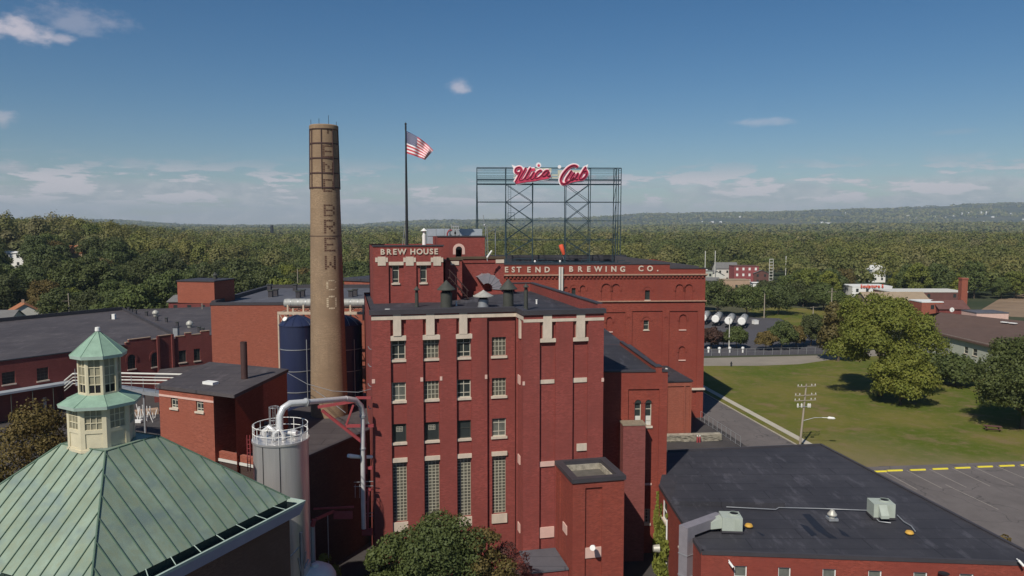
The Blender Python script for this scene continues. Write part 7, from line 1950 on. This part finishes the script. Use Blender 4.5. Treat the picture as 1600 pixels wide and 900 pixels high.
house(1479, 492, 250, 9.5, 8, 5.0, 2.3, 'brick_dull', 'roof_maroon', 'brick house with a maroon hipped-looking roof beside the brick chimney', gable='x', name='brick_house')
bc = PY(1502.5, 492, 256); t = thing('brick_chimney', (bc.x, 256, 0), 'square red brick chimney stack standing beside the maroon roof', 'chimney'); zt_ = PY(1502, 436, 256).z; m = MB(); m.box((bc.x, 256, zt_ / 2), (2.0, 2.0, zt_)); m.build('shaft', M['brick_orange'], t); m = MB(); m.box((bc.x, 256, zt_ + .15), (2.3, 2.3, .5)); m.build('cap', M['brick_orange'], t)
house(1538, 500, 240, 10, 8, 4.6, 0, 'stone_pink', 'tar_grey', 'low pale pink building with grey flat roof right of the brick chimney', name='pink_building', wins=2)
sdish = PY(1487.5, 484, 244); t = thing('satellite_dish', sdish, 'white satellite dish on the brick house wall beside the chimney', 'dish'); m = MB(); m.tube(sdish, sdish + Vector((0, .6, 0)), .75, .3, 16); m.tube(sdish + Vector((0, -.6, .1)), sdish, .06, n=5); m.build('dish', M['white'], t)
# big brown roofed building with pale wall at right
E0, E1 = PZ(1437, 512.5, 6.4), PZ(1560, 541, 6.4); Eb = Frame(E0, E0 + (E1 - E0) * 1.9)
bbd = thing('brown_roofed_building', Eb.pt(10, 0, -6), 'large pale walled building with a broad dark brown roof, between the maple and right tree', 'building')
w = MB(); hs = []
for a, b, c, d in ((1506.5, 1512.5, 542, 552.5), (1520, 1527, 545, 554.5)): hs.append((Eb.u(a, 547), Eb.u(b, 548), Eb.z(1510, 552.5), Eb.z(1510, 542)))
hs = [(a, b, hs[0][2], hs[0][3]) for a, b, c, d in hs]
w.relief(Eb, 0, Eb.len, 0, 6.4, [(a, b, c, d, .2, True) for a, b, c, d in hs]); w.build('wall', M['pale_green_wall'], bbd)
for a, b, c, d in hs: window(bbd, Eb, a, b, c, d, .14, 'sash', sill_h=.12)
R0_, R1_ = PZ(1470, 488, 8.6), PZ(1700, 512, 8.6); m = MB()
m.add([Eb.pt(-.6, 6.3, .7), Eb.pt(Eb.len, 6.3, .7), Vector((R1_.x, R1_.y, 8.6)), Vector((R0_.x, R0_.y, 8.6))], [(0, 1, 2, 3)]); m.add([Eb.pt(-.6, 6.3, .7), Eb.pt(Eb.len, 6.3, .7), Eb.pt(Eb.len, 5.9, .7), Eb.pt(-.6, 5.9, .7)], [(3, 2, 1, 0)])
m.add([Vector((R1_.x, R1_.y, 8.6)), Vector((R0_.x, R0_.y, 8.6)), Vector((R0_.x - 1, R0_.y + 12, 6)), Vector((R1_.x, R1_.y + 12, 6))], [(1, 0, 3, 2)]); m.build('roof', M['roof_brown'], bbd)
for px, py, lb in ((1570, 504, 'white skylight strip on the brown roof, left one'), (1583, 505.5, 'white skylight strip on the brown roof, right one')):
    q = PZ(px, py, 8.3); t = thing('skylight', q, lb, 'skylight', 'white strips on the brown roof'); m = MB(); m.box(q + Vector((0, 0, .1)), (1.0, 1.6, .15), .5); m.build('panel', M['white'], t)
# far town on the slope: small pale buildings
rr3 = random.Random(21)
spots = [(1418, 338, 10), (1422, 340, 8), (1432, 341, 6), (1448, 341, 9), (1460, 340, 6), (1475, 341, 9), (1490, 338, 6), (1503, 337, 7), (1513, 337, 7), (1533, 336, 9), (1541, 336, 8), (1492, 352, 10), (1500, 353, 12), (1512, 352, 26), (1524, 352, 22), (1535, 348, 8), (1284, 349, 8), (1293, 349, 18), (1140, 340, 5), (1156, 340, 5), (1113, 348, 7), (1097, 348, 5), (1126, 348, 6), (1580, 335, 6), (1321, 337, 5), (868, 362, 8), (876, 361, 8), (884, 362, 10), (896, 363, 8), (856, 358, 5), (1600, 344, 8), (1551, 340, 7)]
for i, (px, py, wpx) in enumerate(spots):
    d = ray(px, py); Y = 2500.0
    while Y < 9000:
        x = d.x / d.y * Y; zr = CAMH + d.z / d.y * Y
        if float(ZH(x, Y)) + 6 > zr: break
        Y += 60
    w_ = wpx * .55 * Y / FPX; hh = max(2.2 * Y / FPX, 6) * (1 if wpx < 10 else .8)
    if py in (337, 336) : w_ *= .4; hh *= 2.4
    house(px, py, Y, w_, w_ * .6, hh, 0, 'white', 'roof_grey', 'pale block in the far town below the ridge', name='far_building', wins=1, group='pale buildings of the far town', z0=float(ZH(x, Y)) + 4)
# distant dark stack
p = PY(425, 362, 1500); t = thing('far_tower', (p.x, 1500, 0), 'thin dark tower breaking the horizon left of the smokestack', 'tower'); m = MB(); m.lathe([(4, 0), (3, PY(425, 352, 1500).z)], (p.x, 1500, 0), 10); m.build('shaft', M['black_steel'], t)
# ================================================================ trees
def crown_arrays(seed, R_, H_, z0, n_leaf, leaf, lumps=14, openness=0.25, squash=1.0, cone=0.0, lr=1.0, jit=.5):
    """leaf quads spread over overlapping lumps; returns verts (n,4,3)"""
    g = np.random.default_rng(seed)
    ch_ = H_ - z0
    C = []
    for k in range(lumps):
        t = (k + .5) / lumps; zc = z0 + ch_ * (0.16 + .74 * t)
        f = math.sin(math.pi * min(1, max(0.03, (.22 + .70 * t)))) ** .75
        if cone: f *= (1 - cone * t)
        a = k * 2.399 + g.uniform(-.4, .4); rr_ = R_ * f * g.uniform(.35, .72 + .14 * (lr < .9))
        C.append((rr_ * math.cos(a), rr_ * math.sin(a), zc + g.uniform(-.06, .06) * ch_, R_ * lr * g.uniform(.30, .46) * (.7 + .5 * f)))
    C.append((0, 0, z0 + ch_ * .55, R_ * (.5 if lr > .9 else .3))); C.append((0, 0, H_ - R_ * .36, R_ * .38))
    C = np.array(C)
    w_ = C[:, 3] ** 2; idx = g.choice(len(C), n_leaf, p=w_ / w_.sum())
    d = g.normal(size=(n_leaf, 3)); d /= np.linalg.norm(d, axis=1)[:, None]
    low = d[:, 2] < -.35; d[low, 2] *= -.6
    d /= np.linalg.norm(d, axis=1)[:, None]
    rad_ = C[idx, 3] * (1 - openness * g.random(n_leaf) ** 1.5) * (1 + .16 * np.sin(d[:, 0] * 9 + idx) * np.sin(d[:, 1] * 8 + idx * 2) + .10 * g.normal(size=n_leaf))
    P = C[idx, :3] + d * rad_[:, None] * np.array([1, 1, squash])
    nrm = d + g.normal(size=(n_leaf, 3)) * jit; nrm /= np.linalg.norm(nrm, axis=1)[:, None]
    up = g.normal(size=(n_leaf, 3)); tx = np.cross(nrm, up); tx /= np.linalg.norm(tx, axis=1)[:, None]; ty = np.cross(nrm, tx)
    s = leaf * g.uniform(.6, 1.35, n_leaf)[:, None]
    k1 = g.uniform(.55, 1.0, n_leaf)[:, None]
    q = np.stack([P - tx * s * .5, P - ty * s * .5 * k1, P + tx * s * .5, P + ty * s * .5 * k1], 1)
    return q, C
def quads_mesh(name, q, mat, tint=None):
    n = q.shape[0]; me = bpy.data.meshes.new(name)
    me.vertices.add(n * 4); me.vertices.foreach_set('co', q.reshape(-1).astype(np.float32))
    me.loops.add(n * 4); me.loops.foreach_set('vertex_index', np.arange(n * 4, dtype=np.int32))
    me.polygons.add(n); me.polygons.foreach_set('loop_start', np.arange(0, n * 4, 4, dtype=np.int32))
    try: me.polygons.foreach_set('loop_total', np.full(n, 4, dtype=np.int32))
    except Exception: pass
    me.update(calc_edges=True)
    me.materials.append(mat)
    if tint is not None:
        at = me.attributes.new('tint', 'FLOAT', 'FACE'); at.data.foreach_set('value', tint.astype(np.float32))
    return me
def tree_proto(seed, R_, H_, z0, n_leaf, leaf, mat, limbs=6, **k):
    q, C = crown_arrays(seed, R_, H_, z0, n_leaf, leaf, **k)
    me = quads_mesh('crown', q, M[mat])
    g = random.Random(seed); m = MB(); tr = max(.12, H_ * .022)
    tp = (0.1 * R_ * g.uniform(-1, 1), .1 * R_ * g.uniform(-1, 1), z0 + (H_ - z0) * .55)
    m.path([(0, 0, -.6), (0, 0, .4), (tp[0] * .5, tp[1] * .5, z0 * .8 + .3), tp], [tr * 1.5, tr * 1.1, tr * .85, tr * .35], 8)
    idx = list(range(len(C))); g.shuffle(idx)
    for i in idx[:limbs]:
        c = C[i]; s = (tp[0] * .5, tp[1] * .5, z0 + (c[2] - z0) * .25)
        m.path([s, ((s[0] + c[0]) * .5, (s[1] + c[1]) * .5, s[2] * .4 + c[2] * .6 - .2), (c[0], c[1], c[2])], [tr * .5, tr * .35, tr * .12], 6)
    tb = bpy.data.meshes.new('trunk'); tb.from_pydata(m.v, [], m.f); tb.materials.append(M['bark']); tb.polygons.foreach_set('use_smooth', [True] * len(m.f))
    return me, tb
def place_tree(proto, x, y, z, sc, rz, label, group=None, name='tree', cat='tree', scz=None):
    t = bpy.data.objects.new(name, None); col.objects.link(t); t.location = (x, y, z); t.rotation_euler = (0, 0, rz); t.scale = (sc, sc, scz or sc)
    tag(t, label, cat, group)
    for me, nm in zip(proto, ('crown', 'trunk')):
        if me is None: continue
        o = bpy.data.objects.new(nm, me); col.objects.link(o); o.parent = t
    return t
def at_px(px, Y): d = ray(px, 500); return d.x / d.y * Y
def near_tree(seed, px, Y, ytop, rpx, zb_, mat, label, n=9000, leaf=.42, **k):
    x = at_px(px, Y); zt_ = PY(px, ytop, Y).z; R_ = rpx * Y / FPX
    pr_ = tree_proto(seed, R_, zt_, zb_, n, leaf, mat, **k)
    return place_tree(pr_, x, Y, 0, 1, 0, label)
# foreground
near_tree(1, 682, 58.0, 811, 92, 1.0, 'leaf', 'green tree in front of the tall glass block windows of the brew house', n=30000, leaf=.20, lumps=44, lr=.66)
near_tree(2, 792, 59.5, 848, 44, .2, 'leaf_red', 'dull reddish shrub beside the green tree at the foot of the brew house', n=5200, leaf=.14, lumps=16, lr=.7)
near_tree(32, 756, 58.6, 826, 50, .2, 'leaf_bronze', 'bronze green bush between the green tree and the reddish shrub', n=9000, leaf=.18, lumps=22, lr=.7)
near_tree(3, 500, 62, 866, 24, .2, 'leaf_light', 'small bright green sapling in the dark yard below the red canopy', n=1400, leaf=.24, lumps=7)
near_tree(31, 606, 57, 836, 58, .2, 'leaf', 'low green bush spreading left from the tree at the foot of the brew house', n=11000, leaf=.20, lumps=26, lr=.7)
near_tree(4, 45, 68, 628, 82, .8, 'leaf_bronze', 'bronze green tree at the left edge behind the copper roof', n=26000, leaf=.21, lumps=40, lr=.66)
near_tree(41, 132, 70, 668, 30, .4, 'leaf_bronze', 'small bronze bush squeezed between the left tree and the cupola', n=3500, leaf=.26, lumps=9)
near_tree(42, -70, 66, 650, 80, .8, 'leaf_bronze', 'bronze tree cut by the left photo edge', n=5000, leaf=.36, lumps=14)
# lawn trees
near_tree(5, 1380, 141, 463, 92, 4.2, 'leaf_light', 'big yellow-green maple standing on the lawn', n=46000, leaf=.36, lumps=50, openness=.34, lr=.46)
near_tree(51, 1413, 134, 556, 53, .3, 'leaf_light', 'low round yellow-green bush below the big maple', n=15000, leaf=.36, lumps=26, lr=.7)
near_tree(6, 1606, 118, 531, 84, 1.6, 'leaf_dark', 'big dark green tree shading the picnic table', n=36000, leaf=.36, lumps=50, lr=.62)
near_tree(61, 1497, 150, 562, 34, .6, 'leaf', 'mid green tree between the maple and the dark tree', n=7000, leaf=.55, lumps=14)
near_tree(62, 1462, 158, 556, 26, .5, 'leaf', 'small green tree just behind the right flank of the maple', n=4500, leaf=.55, lumps=12)
near_tree(7, 1312, 178, 477, 34, 1.5, 'leaf_bronze', 'bronze tinted tree at the left flank of the big maple', n=7000, leaf=.6, lumps=16)
near_tree(71, 1690, 125, 520, 80, 1.6, 'leaf_dark', 'dark tree cut by the right photo edge', n=6000, leaf=.6, lumps=16)
# row along the cross street
for i, (px, Y, yt, r_, mat, lb) in enumerate(((1112, 196, 513, 20, 'leaf_red', 'small bronze-red tree nearest the long brewery block in the fence row'), (1131, 199, 520, 13, 'leaf_dark', 'small dark tree second in the fence row'), (1152, 197, 512, 19, 'leaf', 'small green tree third in the fence row'),
        (1198, 194, 519, 17, 'leaf_bronze', 'bronze-edged tree at the left of the fence row clump'), (1222, 196, 505, 25, 'leaf', 'tallest green tree in the fence row clump'), (1245, 199, 512, 18, 'leaf_bronze', 'bronze green tree in the middle of the fence row clump'), (1268, 201, 493, 23, 'leaf_dark', 'dark green tree right in the fence row clump'), (1290, 203, 505, 17, 'leaf_dark', 'dark green tree at the right end of the fence row clump'))):
    near_tree(80 + i, px, Y, yt, r_, .9, mat, lb, n=7000, leaf=.40, lumps=22, lr=.75)
# belt behind the tank trailers
for i, (px, Y, yt, r_, mat, lb) in enumerate(((1092, 285, 440, 28, 'leaf', 'green tree right against the edge of the long brewery block behind the trailers'), (1120, 268, 441, 31, 'leaf_dark', 'big dark tree left behind the tank trailers'), (1168, 266, 447, 34, 'leaf', 'big brown-green tree behind the right tank trailer'), (1215, 272, 449, 31, 'leaf', 'rounded green tree behind the bare pole'),
        (1254, 300, 440, 28, 'leaf_dark', 'dark tree in the middle of the far belt'), (1285, 285, 446, 28, 'leaf', 'green tree left of the red-lettered building'), (1316, 262, 462, 28, 'leaf', 'green tree below the white lettered building'), (1200, 330, 441, 22, 'leaf_dark', 'dark tree behind the rounded tree of the far belt'), (1238, 350, 418, 16, 'leaf_light', 'small yellow conical tree in the far belt'))):
    near_tree(100 + i, px, Y, yt, r_, 1.5, mat, lb, n=7500, leaf=.56, lumps=26, lr=.75, **({'cone': .5} if 'conical' in lb else {}))

# ivy on the walls between annex and office
def ivy(name, fr, u0, u1, z0_, z1_, n, seed, label, holes=()):
    g = np.random.default_rng(seed); o_ = []
    U3 = np.array([fr.U.x, fr.U.y, 0]); N3 = np.array([fr.N.x, fr.N.y, 0]); A3 = np.array([fr.A.x, fr.A.y, 0])
    u = g.uniform(u0, u1, n); z = z0_ + (z1_ - z0_) * g.random(n) ** 1.25
    edge = (u1 - u0) * .5 * (1 - .55 * (z / z1_) ** 2 + .15 * np.sin(z * 2.1)); k = np.abs(u - (u0 + u1) / 2) < edge
    for a, b, c, d in holes: k &= ~((u > a) & (u < b) & (z > c) & (z < d))
    u = u[k]; z = z[k]; n = len(u); dd = g.uniform(.05, .42, n) * (1.2 - z / z1_)
    P = A3 + u[:, None] * U3 + dd[:, None] * N3; P[:, 2] = z
    nr = N3 + g.normal(size=(n, 3)) * .5; nr[:, 2] += .35; nr /= np.linalg.norm(nr, axis=1)[:, None]
    tx = np.cross(nr, g.normal(size=(n, 3))); tx /= np.linalg.norm(tx, axis=1)[:, None]; ty = np.cross(nr, tx); s = g.uniform(.12, .26, n)[:, None]
    c = np.array([fr.pt((u0 + u1) / 2, 0, 0)])[0]; P -= c
    me = quads_mesh('foliage', np.stack([P - tx * s, P - ty * s, P + tx * s, P + ty * s], 1), M['leaf_light'])
    t = thing(name, tuple(c), label, 'ivy'); o = bpy.data.objects.new('foliage', me); col.objects.link(o); o.parent = t
    m = MB(); 
    for k2 in range(4): x = u0 + (u1 - u0) * (k2 + .5) / 4; m.path([fr.pt(x, 0, .04), fr.pt(x + .2, z1_ * .4, .04), fr.pt(x - .1, z1_ * .8, .04)], [.05, .04, .02], 5)
    m.build('stem', M['bark'], t)
ivy('ivy', FN, FN.u(1026, 800) - .25, FN.len + .1, 0, FN.z(1035, 768), 5200, 5, 'yellow-green ivy climbing the annex wall beside the low office building')
ivy('ivy', FLf, 0.05, 4.6, 0, 6.6, 3600, 6, 'yellow-green ivy on the left wall of the low office building', holes=[(lw[0][0] - .2, lw[0][1] + .2, lzt - 2.0, lzt + .1)])
# scrub at the roof corner by the parking lot
near_tree(9, 1588, 62, 836, 24, .2, 'leaf_bronze', 'scrubby brown bush by the parking lot at the right photo edge', n=1800, leaf=.22, lumps=8)

# medium trees: shared shapes, placed one by one
protos = []
for i in range(8):
    mat = ('leaf', 'leaf', 'leaf_dark', 'leaf', 'leaf_light', 'leaf_dark', 'leaf', 'leaf_bronze')[i]
    protos.append(tree_proto(300 + i, 6.3, 13.0 + (i % 3), 1.6, 6500, .58, mat, limbs=4, lumps=26, openness=.3, lr=.75, jit=.42))
rt = random.Random(11)
no_go = []          # (x0, x1, y0, y1) boxes kept clear
def clear_box(px0, px1, Y0, Y1): no_go.append((px0, px1, Y0, Y1))
clear_box(-60, 82, 150, 230); clear_box(100, 142, 252, 352); clear_box(3, 52, 250, 338); clear_box(265, 345, 170, 226); clear_box(1078, 1232, 300, 442); clear_box(1300, 1400, 236, 334)
clear_box(1380, 1585, 195, 320); clear_box(1440, 1700, 165, 215); clear_box(1352, 1386, 330, 438); clear_box(1312, 1356, 390, 488); clear_box(1275, 1302, 405, 446); clear_box(445, 468, 190, 276); clear_box(562, 582, 190, 262); clear_box(562, 586, 400, 490); clear_box(238, 262, 260, 302)
clear_box(1236, 1250, 370, 410); clear_box(1540, 1740, 225, 330); clear_box(460, 492, 480, 630); clear_box(100, 118, 180, 215)
def free(x, y):
    if y < 60: return False
    px = 800 + x / y * FPX * cp
    for a, b, c, d in no_go:
        if a < px < b and c < y < d: return False
    return True
cand = []
g = np.random.default_rng(4)
Y = 168.0
while Y < 345:
    step = 9.6
    x = -.78 * Y
    while x < .78 * Y:
        xx = x + g.uniform(-2.6, 2.6); yy = Y + g.uniform(-2.6, 2.6); a = xx / yy; x += step
        if a < -.62: ymin = 176
        elif a < -.38: ymin = 206
        elif a < .02: ymin = 196
        elif a < .235: ymin = 262
        elif a < .46: ymin = 300
        else: ymin = 262 if a < .62 else 262
        if yy < ymin or not free(xx, yy): continue
        if -.17 < a < .235 and yy < 262 and a > -.02: continue
        # hidden wholly behind the brewery buildings: left out
        px = 800 + a * FPX
        if 340 < px < 575 and yy < 215: continue
        if 590 < px < 1098 and yy < 318: continue
        cand.append((yy, xx))
    Y += step
cand.sort()
print('candidates', len(cand))
names3 = ['rounded green tree', 'broad green tree', 'dark green tree', 'loose green tree', 'yellow-green tree', 'deep green tree', 'mid green tree', 'bronze-green tree']
def zone(a):
    if a < -.3: return 'in the wood behind the long shed, left of the smokestack'
    if a < .1: return 'in the wood beyond the brewery roofs'
    return 'in the far wood on the right beyond the lots'
ind = cand[:255]; rest = cand[255:]
for yy, xx in ind:
    k = rt.choice([0, 1, 2, 3, 3, 4, 5, 6, 6, 7]) if xx > -60 else rt.choice([0, 1, 2, 3, 5, 6, 2, 5, 0, 4, 7])
    s = rt.uniform(.78, 1.22)
    place_tree(protos[k], xx, yy, float(ZH(xx, yy)) - .2, s, rt.uniform(0, 6.28), '%s %s' % (names3[k], zone(xx / yy)), group='%ss %s' % (names3[k], zone(xx / yy)), scz=s * rt.uniform(.85, 1.12))

# the far wood as one mass
def wood(name, bands, extra, seed):
    g = np.random.default_rng(seed); Q = []; T_ = []
    def crowns(P, R_, H_, M_, leaf):
        n = len(P)
        if n == 0: return
        # each crown: lumps of leaf clumps on the upper hull
        d = g.normal(size=(n, M_, 3)); d /= np.linalg.norm(d, axis=2)[..., None]; d[..., 2] = np.where(d[..., 2] < -.25, -d[..., 2] * .7, d[..., 2])
        K_ = 12 if M_ > 100 else (5 if M_ > 20 else 1)
        cd = g.normal(size=(n, K_, 3)); cd /= np.linalg.norm(cd, axis=2)[..., None]; cd[..., 2] = np.abs(cd[..., 2]) * 1.15 - .25
        ki = g.integers(0, K_, (n, M_)); cc_ = np.take_along_axis(cd, ki[..., None], 1) if K_ > 1 else np.zeros((n, M_, 3))
        ph = g.uniform(0, 6.28, (n, 1)); lump = 1 + .26 * np.sin(3.1 * np.arctan2(d[..., 1], d[..., 0]) + ph) * np.sin(5 * d[..., 2] + ph * 2) + .12 * g.normal(size=(n, M_))
        C = P[:, None, :] + np.array([0, 0, 1.0]) * (H_ * .58)[:, None, None]
        E3 = np.stack([R_, R_, H_ * .44], 1)[:, None, :]
        V = C + (cc_ * .62 + d * (.44 * (1 + .1 * g.normal(size=(n, M_)))[..., None])) * E3 if K_ > 1 else C + d * lump[..., None] * E3
        nr = d + g.normal(size=d.shape) * .28 + np.array([0, 0, .15]); nr /= np.linalg.norm(nr, axis=2)[..., None]
        tx = np.cross(nr, g.normal(size=d.shape)); tx /= np.linalg.norm(tx, axis=2)[..., None]; ty = np.cross(nr, tx)
        s = leaf * g.uniform(.6, 1.3, (n, M_, 1)) * .5
        q = np.stack([V - tx * s, V - ty * s * .8, V + tx * s, V + ty * s * .8], 2).reshape(-1, 4, 3)
        Q.append(q); T_.append(np.repeat(g.random(n) ** 1.2 * .999, M_))
    for (y0, y1, sp_, M_, leaf, Rr, Hh, dens) in bands:
        nx_ = int(1.56 * y1 / sp_); ny_ = int((y1 - y0) / sp_)
        X, Yq = np.meshgrid((np.arange(nx_) - nx_ / 2) * sp_, y0 + (np.arange(ny_) + .5) * sp_)
        X = X.ravel() + g.uniform(-.42, .42, X.size) * sp_; Yq = Yq.ravel() + g.uniform(-.42, .42, Yq.size) * sp_
        k = np.abs(X / Yq) < .78
        k &= _vn(X, Yq, 170 if y0 < 900 else 420, 2) * .6 + _vn(X, Yq, 60 if y0 < 900 else 130, 6) * .4 > 1 - dens
        X = X[k]; Yq = Yq[k]
        if y0 < 500:
            k = np.array([free(a, b) for a, b in zip(X, Yq)], bool); X = X[k]; Yq = Yq[k]
        P = np.stack([X, Yq, height(X, Yq)], 1)
        crowns(P, Rr * g.uniform(.5, 1.3, len(X)), Hh * g.uniform(.5, 1.3, len(X)), M_, leaf)
    if extra:
        E = np.array([(x, y) for y, x in extra]); P = np.stack([E[:, 0], E[:, 1], height(E[:, 0], E[:, 1])], 1)
        crowns(P, 6.2 * g.uniform(.75, 1.25, len(E)), 14 * g.uniform(.75, 1.15, len(E)), 460, 1.4)
    q = np.concatenate(Q); t_ = np.concatenate(T_)
    me = quads_mesh(name, q, M['leaf_forest'], t_); o = bpy.data.objects.new(name, me); col.objects.link(o)
    tag(o, 'dense far-off green wood filling the plain beyond the town', 'wood'); o['kind'] = 'stuff'
    print(name, len(q))
wood('far_wood', [(345, 470, 13.5, 1150, .95, 9.6, 18, .90), (470, 700, 14.5, 680, 1.2, 10.2, 18, .86), (700, 1100, 17, 280, 1.9, 11.5, 19, .80), (1100, 1900, 17, 34, 5.0, 10, 16, .74), (1900, 4200, 27, 13, 9.5, 15, 16, .66), (4200, 8200, 60, 9, 20, 30, 18, .5)], rest, 8)

# ================================================================ distance haze
hb = MB(); hb.prism([(-14000, -600), (14000, -600), (14000, 16500), (-14000, 16500)], -30, 420)
hm = bpy.data.materials.new('pale_air'); hm.use_nodes = True; hn = hm.node_tree
for n in list(hn.nodes): hn.nodes.remove(n)
ho = hn.nodes.new('ShaderNodeOutputMaterial'); hv = hn.nodes.new('ShaderNodeVolumePrincipled')
hv.inputs['Density'].default_value = 0.00008; hv.inputs['Color'].default_value = (0.72, 0.86, 1.0, 1); hv.inputs['Anisotropy'].default_value = 0.0
hn.links.new(hv.outputs[0], ho.inputs['Volume'])
hz_ = hb.build('haze', hm); hz_['kind'] = 'stuff'
